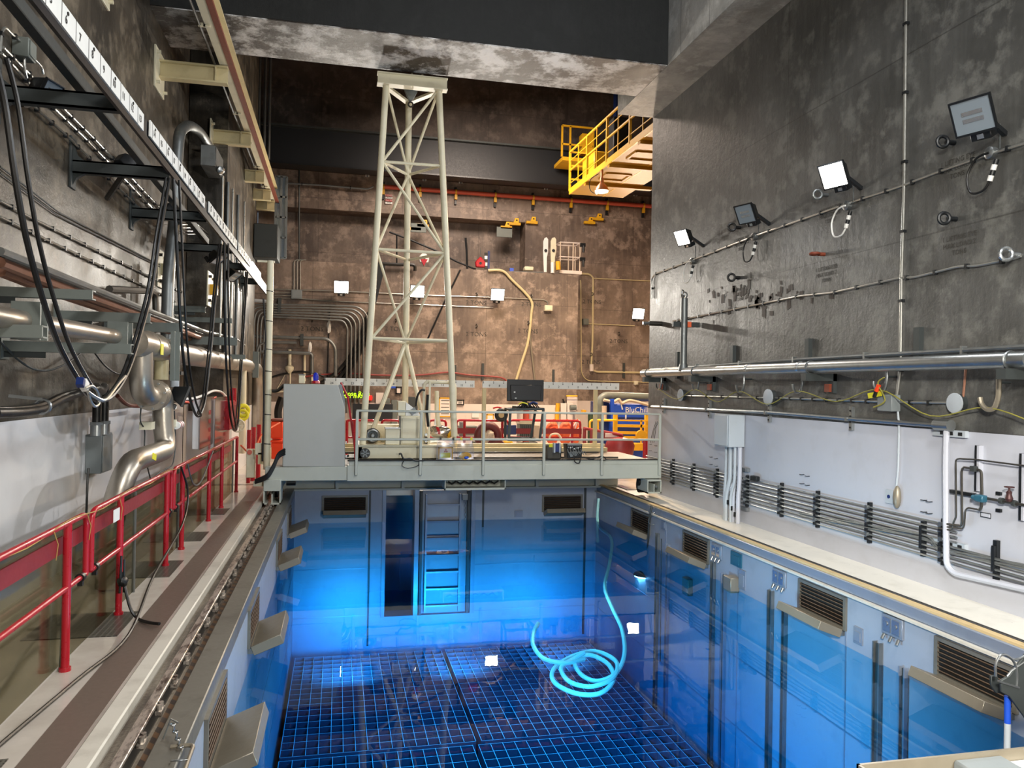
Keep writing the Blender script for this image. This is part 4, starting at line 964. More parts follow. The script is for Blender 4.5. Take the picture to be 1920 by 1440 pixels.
floodlight('small unlit floodlight clipped at the nearest ruler arm, top left', onx(-3.0, 78, 165), (1, -.3, -.5), False, .26, mount=onx(-3.3, 65, 150))
floodlight('small unlit floodlight at the second ruler arm', onx(-2.9, 232, 303), (.6, .6, -.6), False, .30, mount=onx(-3.3, 225, 300))
floodlight('small unlit floodlight at the third ruler arm', onx(-2.9, 316, 392), (.6, .6, -.6), False, .30, mount=onx(-3.3, 312, 392))
floodlight('small unlit floodlight on the far wall bay, upper of the pair', onx(-2.4, 404, 479), (.5, -.2, -.7), False, .30, mount=onx(-2.6, 400, 475))
floodlight('small unlit floodlight on the far wall bay, lower of the pair', onx(-2.4, 434, 512), (.5, -.2, -.7), False, .34, mount=onx(-2.6, 430, 508))
floodlight('black floodlight tilted down beside the big pipe flange', onx(-2.2, 333, 738), (.9, .2, -.35), False, .34, mount=onx(-2.4, 330, 715))
o = MB().torus(onx(-3.1, 52, 180), (.2, 1, 0), .07, .02, 16, 6).build('hook_ring', 'red'); tag(o, 'red-tipped loop beside the nearest small floodlight', 'ring')

# large curved conduit into a box
cv = thing('curved_conduit', 'thick grey conduit rising by the recess and bending over into a box', 'conduit', onx(-2.95, 313, 600))
MB().tube(fl(-2.95, (312, 640), (316, 500), (327, 420), (333, 290), (336, 248), (352, 233), (375, 246), (396, 282)), .10, 14, bend=.6).build('pipe', 'galv_dull', cv)
t, *_ = wbox('grey pull box where the thick curved conduit ends', 404, 418, 272, 312, X=-2.95, dep=.30, mat='galv_dull')
MB().lathe(onx(-2.6, 411, 318), (.5, -.6, -.3), [(.08, 0), (.085, .08), (.03, .12)], 14).build('hub', 'galv', t)
for k, (x, wh) in enumerate(((418, 'left'), (428, 'second'), (437, 'middle'), (447, 'fourth'), (459, 'right'))):
    a = onx(-2.55, x, 330+k*12); b = onx(-2.55, x-2, 655+k*6)
    o = MB().tube([a, (a.x, a.y, b.z)], .03 + .012*(k % 2), 10).build('riser_conduit', 'galv_dull' if k % 2 else 'conduit'); tag(o, 'vertical riser conduit on the far wall bay, %s of five' % wh, 'conduit', 'riser conduits on the far bay')
for x, y, wh in ((300, 505, 'bright cream wall plate beside the lit wall patch left of the thick conduit'), (392, 543, 'cream wall plate with two bolts on the far bay')):
    xx = -3.3 if x < 340 else -2.6
    q = onx(xx, x, y); t = thing('anchor_plate', wh, 'plate', q)
    MB().box(xx, xx+.03, q.y-.3, q.y+.3, q.z-.35, q.z+.35).build('plate', 'cream', t, bevel=.006)
    for a in (-.22, .22): MB().cyl((xx+.03, q.y+a, q.z+.24), (xx+.09, q.y+a, q.z+.24), .03, 8).cyl((xx+.03, q.y+a, q.z-.24), (xx+.09, q.y+a, q.z-.24), .03, 8).build('bolt', 'rawsteel', t)
    MB().box(xx+.03, xx+.16, q.y-.1, q.y+.1, q.z-.1, q.z+.1).build('stub', 'yellow' if x > 340 else 'cream_warm', t)

# pipe bundle with its channel brackets
conduit('bright steel pipe of the bundle above the big pipe on the left', [(0, 471), (165, 537), (270, 579), (385, 622), (440, 634), (458, 648)], -2.62, .036, 0, 'pipe', 'galv', 'pipe', 'pipe bundle on the left wall', bend=.3)
conduit('black pipe of the bundle above the big pipe on the left', [(0, 482), (130, 534), (250, 580), (380, 629)], -2.75, .04, 0, 'pipe', 'black', 'pipe', 'pipe bundle on the left wall')
conduit('copper coloured pipe of the bundle, upper one', [(0, 492), (105, 534), (235, 580), (380, 635)], -2.72, .045, 0, 'pipe', 'copper_pipe', 'pipe', 'pipe bundle on the left wall')
conduit('copper coloured pipe of the bundle, lower one', [(0, 509), (70, 537), (230, 592), (380, 643)], -2.9, .05, 0, 'pipe', 'copper_pipe', 'pipe', 'pipe bundle on the left wall')
for i, (x, yt, yb, X, wh) in enumerate(((174, 544, 562, -2.25, 'nearest under the pipe bundle'), (282, 588, 606, -2.25, 'second under the pipe bundle'), (343, 606, 624, -2.25, 'third under the pipe bundle'), (445, 633, 648, -2.0, 'far one under the pipe bundle'), (385, 575, 586, -2.7, 'high on the recess edge'), (435, 597, 606, -2.2, 'small high one on the far bay'),
        (80, 610, 634, -2.1, 'nearest under the big pipe'), (246, 645, 664, -2.1, 'second under the big pipe'), (460, 665, 674, -1.95, 'far one under the big pipe'))):
    a = onx(X, x, yt); b = onx(X, x, yb); xw = -3.3 if a.y < 18.5 else -2.6
    t = thing('channel_bracket', 'grey channel bracket on the left wall, ' + wh, 'bracket', (xw, a.y, b.z), 'channel brackets')
    h = a.z - b.z
    MB().box(xw, X, a.y-.01, a.y+.01, b.z, a.z).box(xw, X, a.y, a.y+.10, a.z-.012, a.z).box(xw, X, a.y, a.y+.10, b.z, b.z+.012).build('channel', 'channel', t)
    MB().box(xw, xw+.02, a.y-.05, a.y+.15, b.z-.08, a.z+.08).build('foot', 'channel', t)
    MB().box(xw, xw+.4, a.y+.012, a.y+.02, b.z-.06, b.z).build('gusset', 'darksteel', t)

# the big pipes
P1 = fl(-2.35, (0, 594), (60, 604), (252, 637))
bp = thing('stainless_pipe', 'slim stainless pipe running in from the left edge to the big tee', 'pipe', P1[-1])
MB().tube([P1[0]-V((0, 1, 0)), P1[0], P1[-1]], .078, 16).build('pipe', 'steelpipe', bp)
for x in (68, 82, 234, 243):
    q = onx(-2.25, x, 598+(x-68)*.17); MB().box(-2.42, -2.22, q.y-.012, q.y+.012, q.z-.16, q.z+.13).build('clamp_plate', 'channel', bp)
big = thing('stainless_header', 'large silver header pipe with tee, flange and double bend beside the railing', 'pipe', onx(-2.35, 262, 700))
h0 = onx(-2.35, 250, 642); h1 = onx(-2.35, 484, 692)
MB().tube([h0, onx(-2.35, 330, 662), onx(-2.35, 462, 685), h1, V((h1.x, h1.y, 1.3)), V((h1.x, h1.y, .0))], .165, 18, bend=.6).build('pipe', 'steelpipe', big)
dn = [onx(-2.35, 264, 655), onx(-2.35, 264, 742), onx(-2.35, 318, 742), onx(-2.35, 308, 790), onx(-2.30, 306, 842), onx(-2.28, 243, 872), onx(-2.35, 222, 930), onx(-2.35, 218, 1010)]
dn[2] = V((dn[1].x, onx(-2.35, 306, 742).y, dn[1].z)); yy = dn[2].y
dn[3] = V((-2.35, yy, onx(-2.35, 306, 790).z)); dn[4] = V((-2.30, yy, onx(-2.30, 306, 845).z)); dn[5] = onx(-2.38, 240, 868); dn[6] = V((-2.5, dn[5].y-.25, .75)); dn[7] = V((-2.5, dn[5].y-.25, .02))
MB().tube(dn, .135, 18, bend=.30).build('down_leg', 'steelpipe', big)
fc = dn[1].lerp(dn[2], .48)
for k in (-.10, -.03, .05, .12):
    MB().lathe(fc + YD*k, YD, [(.20, 0), (.20, .035)], 20).build('flange', 'steelpipe', big)
for k in range(8):
    a = k*pi/4+.2; q = fc + V((cos(a)*.175, 0, sin(a)*.175)); MB().cyl(q-YD*.14, q+YD*.19, .016, 6).build('bolt', 'galv', big)
for x, y in ((275, 645), (292, 650), (330, 662), (372, 668), (400, 674), (432, 680)):
    q = onx(-2.35, x, y); MB().lathe(q, YD, [(.169, 0), (.169, .02)], 18).build('weld_band', 'steelpipe', big)
q = onx(-2.2, 303, 655); MB().obox(onx(-2.183, 304, 655), (.0, .07, 0), (.004, 0, 0), (0, 0, .07)).build('warning_tag', 'yellow_tape', big)
q = onx(-2.2, 283, 855); MB().obox(V((-2.14, q.y-.1, q.z+.0)), (.0, .09, -.02), (.004, 0, 0), (0, .015, .035)).build('warning_tag', 'yellow_tape', big)
for x, z_ in ((304, 735), (330, 0)):
    pass
q = onx(-2.35, 303, 676); MB().cyl(q+ZD*.02, q-ZD*.26, .09, 14).build('drain_stub', 'cream_warm', big)
q = onx(-2.12, 334, 668); MB().box(-2.2, -2.15, q.y-.1, q.y+.02, q.z-.33, q.z+.33).box(-2.2, -2.1, q.y+.0, q.y+.02, q.z-.33, q.z+.33).build('clamp_plate', 'channel', big)
q = onx(-2.12, 484, 684); MB().box(-2.25, -2.1, q.y-.1, q.y+.02, q.z-.35, q.z+.35).build('clamp_plate', 'channel', big)
lh = thing('pipe_hanger_can', 'small white can below a dark clamp under the header pipe', 'can', onx(-2.3, 328, 725))
q = onx(-2.3, 328, 700); MB().box(-2.38, -2.2, q.y-.09, q.y+.09, q.z-.02, q.z+.03).build('clamp', 'lampbody', lh); MB().cyl(q-ZD*.02, q-ZD*.2, .06, 14).build('can', 'palegrey', lh)
# clamps and striped wrap on the lower leg
sw = thing('red_white_valve', 'little clamp with red and white striped sleeve on the down pipe', 'clamp', onx(-2.2, 335, 798))
q = onx(-2.2, 333, 797)
for k in range(5): MB().lathe(q+YD*(.06*k-.1), YD, [(.055, 0), (.055, .06)], 12).build('sleeve', 'red' if k % 2 else 'white', sw)
MB().box(-2.5, -2.2, q.y-.15, q.y-.05, q.z-.02, q.z+.08).build('clamp_bar', 'cream', sw)
q2 = onx(-2.5, 272, 798); MB().box(-2.55, -2.4, q2.y-.1, q2.y+.1, q2.z-.05, q2.z+.05).build('clamp_block', 'cream', sw)
conduit('thin wavy wire dropping from the striped clamp to the wall foot', [(327, 770), (329, 820), (328, 850), (324, 872), (300, 885), (282, 900)], -2.3, .009, 0, 'wire', 'darksteel', 'cable', None, bend=.1)
conduit('thin wire hanging by the down pipe', [(265, 760), (262, 790), (272, 805), (270, 850), (283, 902)], -2.5, .009, 0, 'wire', 'darksteel', 'cable', None, bend=.1)

# electrical box and its black cables
t, a, b, c_, d_ = wbox('grey electrical box on the white left wall with two cables rising from it', 190, 210, 815, 888, dep=.2, mat='greybox', name='electrical_box')
for x in (181, 195):
    q = onx(-3.1, x, 800); MB().cyl(V((-3.1, q.y, c_.z)), V((-3.1, q.y, c_.z+.16)), .075, 12).lathe(V((-3.1, q.y, c_.z+.14)), ZD, [(.09, 0), (.09, .04)], 6).build('cable_gland', 'galv', t)
    MB().tube(spline([V((-3.1, q.y, c_.z+.15)), V((-3.1, q.y, c_.z+.62)), onx(-3.0, x-4, 733), onx(-2.9, x-16, 728), onx(-2.9, x-30, 735)]), .055, 10).build('cable', 'black', t)
conduit('thin black cord falling from the electrical box to the railing', [(166, 878), (164, 900), (162, 960), (160, 975)], -2.98, .014, 0, 'cord', 'black', 'cable', None)
# festoon cables
FX = -2.12
def festoon(label, P, r_=.026, X=FX):
    pts = [onx(X, x, y) for x, y in P]; t = thing('festoon_cable', label, 'cable', pts[len(pts)//2], 'hanging festoon cables')
    MB().tube(spline(pts), r_, 8).build('cable', 'black', t)
    off = V((.06, .05, .0)); q = [p + off*(1 if i < len(pts)/2 else -.6) for i, p in enumerate(pts)]
    MB().tube(spline(q), r_*.75, 8).build('cable', 'black', t)
    return t
t = festoon('widest black cable loop hanging from the ruler rail, nearest on the left', [(-15, 100), (8, 190), (28, 330), (50, 450), (80, 560), (112, 650), (150, 718), (168, 742), (190, 751), (212, 740), (238, 700), (262, 630), (285, 540), (300, 440), (318, 335)], .022)
MB().obox(onx(FX+.05, 158, 722), (.0, .04, -.02), (.025, 0, 0), (0, .014, .035)).build('white_wrap', 'white', t); MB().obox(onx(FX+.05, 151, 717), (.0, .02, -.014), (.028, 0, 0), (0, .012, .03)).build('blue_tape', 'blue_dark', t)
MB().tube(spline(fl(-2.02, (160, 728), (172, 724), (182, 734), (186, 755), (178, 762), (170, 752), (166, 738))), .012, 6).tube(spline(fl(-2.0, (165, 735), (185, 748), (200, 748), (222, 720), (235, 705))), .014, 6).build('pale_lead', 'conduit', t)
festoon('second black cable loop from the left, dipping to the white wall top', [(325, 335), (330, 440), (338, 600), (346, 690), (357, 750), (368, 778), (376, 775), (386, 740), (397, 640), (404, 560), (415, 458)], .021)
festoon('third black cable loop from the left, dipping to the valve wheel', [(421, 455), (421, 560), (424, 680), (430, 765), (437, 802), (445, 800), (450, 740), (456, 640), (462, 540), (464, 510)], .022)
MB_ = MB().tube(spline(fl(-2.9, (-10, 774), (40, 772), (80, 765), (115, 748), (152, 735))), .05, 10).tube(spline(fl(-2.9, (-10, 768), (40, 766), (80, 758), (115, 742), (150, 732))), .03, 8).build('cable_bundle', 'black')
tag(MB_, 'thick black cable bundle sagging from the left edge along the wall', 'cable')
q = onx(-2.85, 80, 762); o = MB().torus(q, YD, .07, .015, 14, 6).bar(q+V((-.3, 0, .1)), q+V((0, 0, .07)), .03).build('cable_clamp', 'galv'); tag(o, 'metal clamp holding the sagging cable bundle to the left wall', 'clamp')
conduit('thin dark wire sagging below the pipe brackets on the left wall', [(0, 640), (30, 672), (60, 693), (92, 696), (130, 680), (160, 655)], -3.2, .012, 0, 'wall_cable', 'darksteel', 'cable', 'dark cables on the left wall', bend=.3)
conduit('thin dark wire curving down right of the sagging wire', [(178, 662), (195, 685), (215, 700), (245, 705)], -3.2, .012, 0, 'wall_cable', 'darksteel', 'cable', 'dark cables on the left wall', bend=.3)
conduit('dark branch pipe with elbow above the second bracket', [(205, 542), (285, 546), (291, 550), (292, 590)], -3.0, .05, 0, 'pipe', 'rawsteel', 'pipe', None)
# white and orange cables along the top of the wainscot beyond
conduit('white cable lying along the top of the white wall by the recess', [(340, 748), (360, 748), (380, 742), (400, 732), (415, 734), (425, 745)], -2.5, .025, 0, 'wall_cable', 'white', 'cable', None, bend=.4)
conduit('orange cable under the white cable by the recess', [(335, 752), (360, 755), (385, 750), (405, 745)], -2.52, .02, 0, 'wall_cable', 'orange', 'cable', None, bend=.4)
conduit('red cable drooping behind the flange on the left', [(220, 742), (235, 758), (255, 762), (290, 758)], -2.9, .03, 0, 'wall_cable', 'brown_red', 'cable', None, bend=.3)

# ---------------------------------------------------------------- red railing with clear panels
RX0 = -2.12
rr = thing('red_railing', 'glossy red pipe railing along the left deck with clear panels behind it', 'railing', (RX0, 9, 0))
TZ, MZ = 1.195, .67
def rloop(y0, y1, zt=TZ, zm=MZ, open0=False):
    MB().tube([(RX0, y0, zm) if not open0 else (RX0, y0, zt), (RX0, y0, zt), (RX0, y1, zt), (RX0, y1, zm)] if not open0 else [(RX0, y0, zt), (RX0, y1, zt), (RX0, y1, zm)], .026, 10, bend=.12).build('top_rail', 'red', rr)
    MB().tube([(RX0, y0 + (0 if open0 else .0), zm), (RX0, y1, zm)], .024, 10).build('mid_rail', 'red', rr)
rloop(3.2, 7.38, open0=True); rloop(7.52, 10.88); rloop(11.05, 17.66)
for y in (6.9, 8.46, 10.62, 11.64, 13.96, 15.42, 17.6): MB().tube([(RX0, y, 0), (RX0, y, TZ)], .033, 12).lathe((RX0, y, 0), ZD, [(.045, 0), (.045, .03)], 12).build('post', 'red', rr)
for y in (7.25, 7.64, 10.78, 11.2): MB().lathe((RX0, y, MZ), YD, [(.04, -.03), (.04, .03)], 10).box(RX0-.02, RX0+.02, y-.02, y+.02, MZ-.07, MZ-.03).build('clip', 'black', rr)
MB().box(RX0-.065, RX0-.05, 3.0, 10.8, .94, 1.08).box(RX0-.065, RX0-.05, 11.1, 17, .94, 1.07).build('toe_board', 'red_dull', rr)
for i, (y0, y1, wh) in enumerate(((3.3, 7.1, 'nearest the camera'), (7.2, 9.35, 'second'), (9.4, 11.75, 'third'), (11.8, 14.6, 'fourth'), (14.65, 17.6, 'last, ending by the bridge'))):
    t = thing('clear_panel', 'tinted clear splash panel behind the red railing, ' + wh, 'panel', (RX0-.12, y0, 0), 'clear panels of the railing')
    MB().box(RX0-.08, RX0-.074, y0, y1, .01, 1.14).build('sheet', 'plexi', t, smooth=False)
    MB().box(RX0-.09, RX0-.06, y1-.02, y1+.01, .0, 1.12).build('edge_strip', 'galv_dull' if i else 'galv', t)
cp = MB().tube([V((-2.16, 6.97, .0)), V((-2.15, 7.02, .55)), V((-2.16, 7.05, 1.1))], .03, 8).build('conduit', 'galv'); tag(cp, 'silver flexible tube standing behind the nearest red post', 'tube')
rp = [V((RX0+.02, 3.3+i*.9, TZ+.03 - (.05 if i % 2 else 0))) for i in range(15)]
o = MB().tube(spline(rp, 4), .005, 6).build('rope', 'rope_thin'); tag(o, 'thin yellow rope lying along the red top rail', 'rope')
for y in (6.5, 7.3, 8.3): o = MB().tube([(RX0+.03, y, TZ), (RX0+.05, y+.03, TZ-.10), (RX0+.04, y+.02, TZ-.22)], .004, 5).build('rope_end', 'rope_thin'); tag(o, 'loose yellow rope end hanging from the red rail at about %s' % {6.5: 'the nearest post', 7.3: 'the rail gap', 8.3: 'the second post'}[y], 'rope')
q = V((RX0+.04, 8.15, TZ-.15)); o = MB().box(q.x, q.x+.006, q.y-.1, q.y+.1, q.z-.05, q.z+.07).build('paper_tag', 'white'); tag(o, 'white paper tag tied to the red rail near the second post', 'tag')
o = MB().tube(spline([V((RX0+.04, 11.3, TZ)), V((RX0+.1, 11.5, .8)), V((RX0+.12, 11.0, .45)), V((RX0+.16, 9.2, .2)), V((RX0+.3, 7.6, .05)), V((-1.95, 6.6, .02)), V((-2.1, 5.2, .02)), V((-2.2, 3.9, .02))]), .014, 7).build('cord', 'black'); tag(o, 'long black cord falling from the red railing and trailing over the deck', 'cord')
o = MB().tube(spline([V((RX0+.05, 8.35, .45)), V((RX0+.07, 8.37, .33)), V((RX0+.16, 8.25, .12)), V((-1.88, 8.2, .03)), V((-1.75, 8.05, .03)), V((-1.63, 7.95, .04))]), .016, 7).tube([(RX0+.04, 8.33, .25), (RX0+.05, 8.33, .62)], .012, 6).tube([(RX0+.07, 8.36, .25), (RX0+.07, 8.36, .58)], .01, 6).blob((RX0+.06, 8.35, .36), .05, .05, .05, 2).build('cord', 'black'); tag(o, 'short black cord knotted to the second red post and ending on the deck', 'cord')
o = MB().tube(spline([V((RX0+.05, 11.7, TZ)), V((RX0+.08, 12.0, .88)), V((RX0+.08, 12.7, .84)), V((RX0+.06, 13.9, TZ))]), .012, 6).build('cord', 'galv_dull'); tag(o, 'grey cord sagging between two red posts in the middle of the railing', 'cord')
# chain and handle in the near left corner
k0 = onz(0.02, 318, 1385)
ch = thing('safety_chain', 'small steel chain with bent steel handle at the near left pool edge', 'chain', k0)
for k in range(7): q = k0 + V((.02+.012*k, -.02-.02*k, .10-.016*k)); MB().torus(q, (1, 0, 0) if k % 2 else (0, 0, 1), .016, .005, 10, 5).build('chain_link', 'galv', ch)
MB().tube([k0+V((-.04, .0, 0)), k0+V((0, .02, .12)), k0+V((.05, .0, .10))], .006, 6).build('bent_rod', 'galv_dull', ch)
MB().tube([k0+V((.03, -.12, .0)), k0+V((.17, -.12, .0)), k0+V((.17, -.5, -.02))], .014, 8, bend=.04).build('handle', 'flap', ch)
o = MB().torus(k0+V((.12, -.32, .0)), (0, .4, 1), .05, .004, 16, 5).build('wire_ring', 'galv'); tag(o, 'thin steel wire ring beside the safety chain', 'ring')

# ---------------------------------------------------------------- things at the far left, past the railing
def fbox(Y, x0, y0, x1, y1, dep, mat, label, name, cat, bevel=.01, parent=None):
    a = ony(Y, x0, y0); b = ony(Y, x1, y1); m = MB().box(a.x, b.x, Y, Y+dep, b.z, a.z)
    o = m.build(name, mat, parent, bevel=bevel)
    if parent is None: tag(o, label, cat)
    return o
for x0, x1, X, wh in ((375, 398, -2.36, 'left'), (403, 428, -2.32, 'right')):
    a = onx(X, x0, 745); b = onx(X, x1, 745); d = onx(X, x0, 842)
    t = thing('sheeted_panel', 'white cabinet with red lettering behind clear sheeting, %s of two' % wh, 'cabinet', (X, a.y, max(d.z, 0)), 'white cabinets at the end of the railing')
    MB().box(X-.12, X, a.y, b.y, max(d.z, .1), a.z-.05).build('body', 'wall_white_l', t, bevel=.01)
    MB().box(X+.02, X+.025, a.y-.1, b.y+.1, max(d.z, .1), a.z).build('sheeting', 'sheeting', t, smooth=False)
    for k in range(5): text('NO%s' % 'FESAF'[k], .12, (X+.03, (a.y+b.y)/2+.25, a.z-.3-.16*k), YD, ZD, 'ink_red', t)
fc = thing('fire_cabinet', 'tall red cabinet beyond the railing behind the hanging cable', 'cabinet', onx(-2.2, 438, 806))
a = onx(-2.2, 431, 752); b = onx(-2.2, 446, 752); d = onx(-2.2, 431, 806)
MB().box(-2.6, -2.2, a.y, b.y, d.z, a.z).build('body', 'red', fc, bevel=.01); MB().box(-2.195, -2.19, a.y+.2, b.y-.2, d.z+.1, a.z-.1).build('door', 'red_dull', fc)
MB().cyl(onx(-2.25, 437, 752), onx(-2.25, 437, 728), .07, 12).build('red_cap', 'red', fc)
vw = thing('hand_valve', 'white spoked valve hand wheel beyond the red cabinet', 'valve', ony(17.75, 447, 812))
c_ = ony(17.75, 446, 798)
MB().torus(c_, (.25, -1, 0), .135, .018, 24, 6).build('rim', 'cream', vw)
for k in range(6): a = k*pi/3; MB().bar(c_, c_+V((cos(a)*.13, cos(a)*.03, sin(a)*.13)), .02).build('spoke', 'cream', vw)
MB().cyl(c_-YD*.05, c_+YD*.25, .025, 8).build('stem', 'rawsteel', vw)
o = MB().torus(ony(20.2, 456, 770), (.5, -1, 0), .13, .05, 18, 8).torus(ony(20.15, 455, 778), (.3, -1, .2), .12, .035, 18, 8).build('hose_coil', 'yellow_tape'); tag(o, 'coiled yellow hose hanging on the cream pipe at the far left', 'hose')
o = MB().tube([ony(20.4, 456, 672), ony(20.4, 454, 850)], .085, 12).build('pipe', 'cream'); tag(o, 'upright cream pipe behind the yellow hose coil', 'pipe')
fbox(20.5, 447, 762, 460, 786, .1, 'cream', 'cream backing plate behind the yellow hose coil', 'backing_plate', 'plate')
for k, (x0, x1, wh) in enumerate(((463, 470, 'left'), (471, 479, 'middle'), (481, 489, 'right'))):
    a = ony(19.2+k*.4, x0, 806-k*5); b = ony(19.2+k*.4, x1, 852); b.z = 0
    o = MB().tube([((a.x+b.x)/2, a.y, b.z), ((a.x+b.x)/2, a.y, a.z)], (b.x-a.x)/2, 10).build('red_drum', 'red'); tag(o, 'red upright cylinder beyond the railing end, %s of three' % wh, 'cylinder', 'red cylinders beyond the railing')
for y0, y1, wh in ((786, 823, 'upper'), (826, 861, 'lower')):
    t = thing('orange_bin', 'bright orange storage bin between the cream pole and the grey cabinet, %s one' % wh, 'bin', ony(20.5, 518, y1), 'stacked orange bins')
    fbox(20.5, 508, y0+3, 531, y1, .6, 'orange', '', 'body', '', .03, t); fbox(20.45, 507, y0, 532, y0+4, .7, 'brown_red' if wh == 'upper' else 'orange', '', 'lid', '', .01, t)
for k in range(5):
    o = MB().tube(spline([V((-2.05, 17.7, 1.0)), V((-1.9, 18.6, .75)), V((-1.75+.05*k, 19.2, 1.15)), V((-1.4, 19.9, 1.4+.02*k))]), .02, 6).build('red_lead', 'orange_pale') if k == 0 else None
    if o: tag(o, 'salmon cord swinging from the railing end to the red cylinders', 'cord')
# ================================================================ right wall
def R_(x, y, d=0): return onx(XR - d, x, y)
NR = V((-1, 0, 0))
def rlamp(label, x, y, lit, power=0, s=.38, aim=(-1, -.35, -.55)):
    c = R_(x, y, .42); q = R_(x+12, y+30, 0)
    return floodlight(label, c, aim, lit, s, power, mount=V((XR, c.y+.05, c.z-.18)), color=(.96, .98, 1))
rlamp('lit floodlight at the far end of the right wall', 1286, 442, True, 240, .36)
rlamp('unlit black floodlight on the right wall between the two lit ones', 1405, 397, False)
rlamp('lit floodlight in the middle of the right wall', 1571, 324, True, 260, .40)
rlamp('unlit black floodlight nearest the camera at the upper right', 1833, 212, False, 0, .44)
def rcon(label, pts, r_=.016, clips=10, name='conduit', mat='conduit', cat='conduit', group='conduits on the right wall', d=.03, bend=.1, clipmat='lampbody'):
    P = [R_(x, y, d) for x, y in pts]; return conduit(label, P, 0, r_, clips, name, mat, cat, group, clipmat, bend, NR)
rcon('clipped conduit feeding the row of floodlights on the right wall', [(1222, 560), (1222, 522), (1228, 514), (1300, 487), (1420, 441), (1600, 378), (1690, 349), (1760, 322), (1868, 285), (1925, 268)], .017, 22)
rcon('clipped conduit sloping along the right wall below the lifting eyes', [(1262, 602), (1290, 597), (1500, 555), (1560, 549), (1688, 521), (1715, 520), (1800, 499), (1830, 499), (1905, 484), (1914, 480)], .016, 18)
rcon('long thin vertical conduit on the right wall', [(1699, -20), (1695, 350), (1690, 520), (1688, 690), (1684, 722), (1679, 758)], .02, 6)
rcon('short clipped conduit between the round discs, left piece', [(1285, 742), (1438, 746)], .016, 5)
rcon('long clipped conduit between the round discs, middle piece', [(1452, 746), (1668, 754)], .016, 9)
rcon('short clipped conduit right of the small grey box', [(1690, 754), (1798, 756)], .016, 3)
rcon('thin copper tube rising from the right disc to the big pipe', [(1806, 744), (1809, 712), (1811, 690), (1816, 684)], .014, 0, mat='copper_pipe')
rcon('thin conduit hanging down the white wall to the small switch', [(1683, 768), (1686, 800), (1684, 880), (1680, 920)], .014, 0, mat='palegrey')
rcon('clamped conduit running along the top of the white paint', [(1222, 762), (1330, 768), (1440, 773), (1600, 786), (1765, 798)], .03, 0, d=.09, mat='galv')
for i, x in enumerate((1247, 1333, 1446, 1600)):
    y = [762, 768, 774, 786][i]; q = R_(x, y, .0)
    t = thing('strut_clamp', 'perforated strut holding the conduit over the white paint, %s from the corner' % ORD[i], 'bracket', (XR, q.y, q.z-.15), 'struts over the white paint')
    MB().box(XR-.05, XR, q.y-.03, q.y+.03, q.z-.16, q.z+.18).build('strut', 'galv', t)
    for k in range(4): MB().cyl((XR-.06, q.y, q.z-.12+.08*k), (XR-.05, q.y, q.z-.12+.08*k), .014, 8).build('hole', 'darkgap', t)
    MB().box(XR-.13, XR-.05, q.y-.025, q.y+.025, q.z-.03, q.z+.03).build('clamp', 'galv', t)
for i, (x, y, r_, wh) in enumerate(((1283, 741, .13, 'left'), (1449, 745, .14, 'middle'), (1802, 756, .12, 'right'))):
    c = R_(x, y, 0); t = thing('wall_disc', 'round white disc box on the right wall, %s of three' % wh, 'box', c, 'round discs on the right wall')
    MB().lathe(c, NR, [(r_*.9, 0), (r_*.9, .08)], 18).build('stub', 'darksteel', t); MB().lathe(c+NR*.08, NR, [(r_, 0), (r_, .02), (r_*.4, .03)], 18).build('disc', 'palegrey', t)
q = R_(1673, 757, 0); o = MB().box(XR-.14, XR, q.y-.16, q.y+.12, q.z-.1, q.z+.12).build('junction_box', 'greybox', bevel=.008); tag(o, 'small grey box on the right wall under the long vertical conduit', 'box')
# outlet plugs under the lamps
for i, (x, y, lit, wh) in enumerate(((1300, 490, 1, 'farthest'), (1417, 444, 0, 'second from the corner'), (1592, 386, 1, 'third from the corner'), (1862, 287, 0, 'nearest the camera'))):
    c = R_(x, y, .04); t = thing('outlet_plug', 'round outlet with looped cord and striped plug on the right wall, ' + wh, 'outlet', c, 'plugged outlets of the floodlights')
    MB().lathe(R_(x, y, 0), NR, [(.07, 0), (.07, .06), (.03, .09)], 14).build('outlet', 'galv', t)
    u = V((0, 1, 0)); pp = [c+NR*.06, c+NR*.08+u*.16-ZD*.03, c+NR*.09+u*.27-ZD*.2, c+NR*.09+u*.22-ZD*.40, c+NR*.08+u*.06-ZD*.42, c+NR*.07-u*.03-ZD*.33]
    MB().tube(spline(pp), .013, 7).build('cord', 'white' if lit else 'black', t)
    a, b = pp[-1], c+NR*.05-u*.10-ZD*.1
    for k in range(4): MB().cyl(a.lerp(b, k/4), a.lerp(b, (k+1)/4), .03, 10).build('plug', ('white', 'lampbody')[k % 2], t)
    MB().cyl(c-u*.09+ZD*.02, c-u*.09+ZD*.3, .008, 6).build('feed', 'darksteel', t)
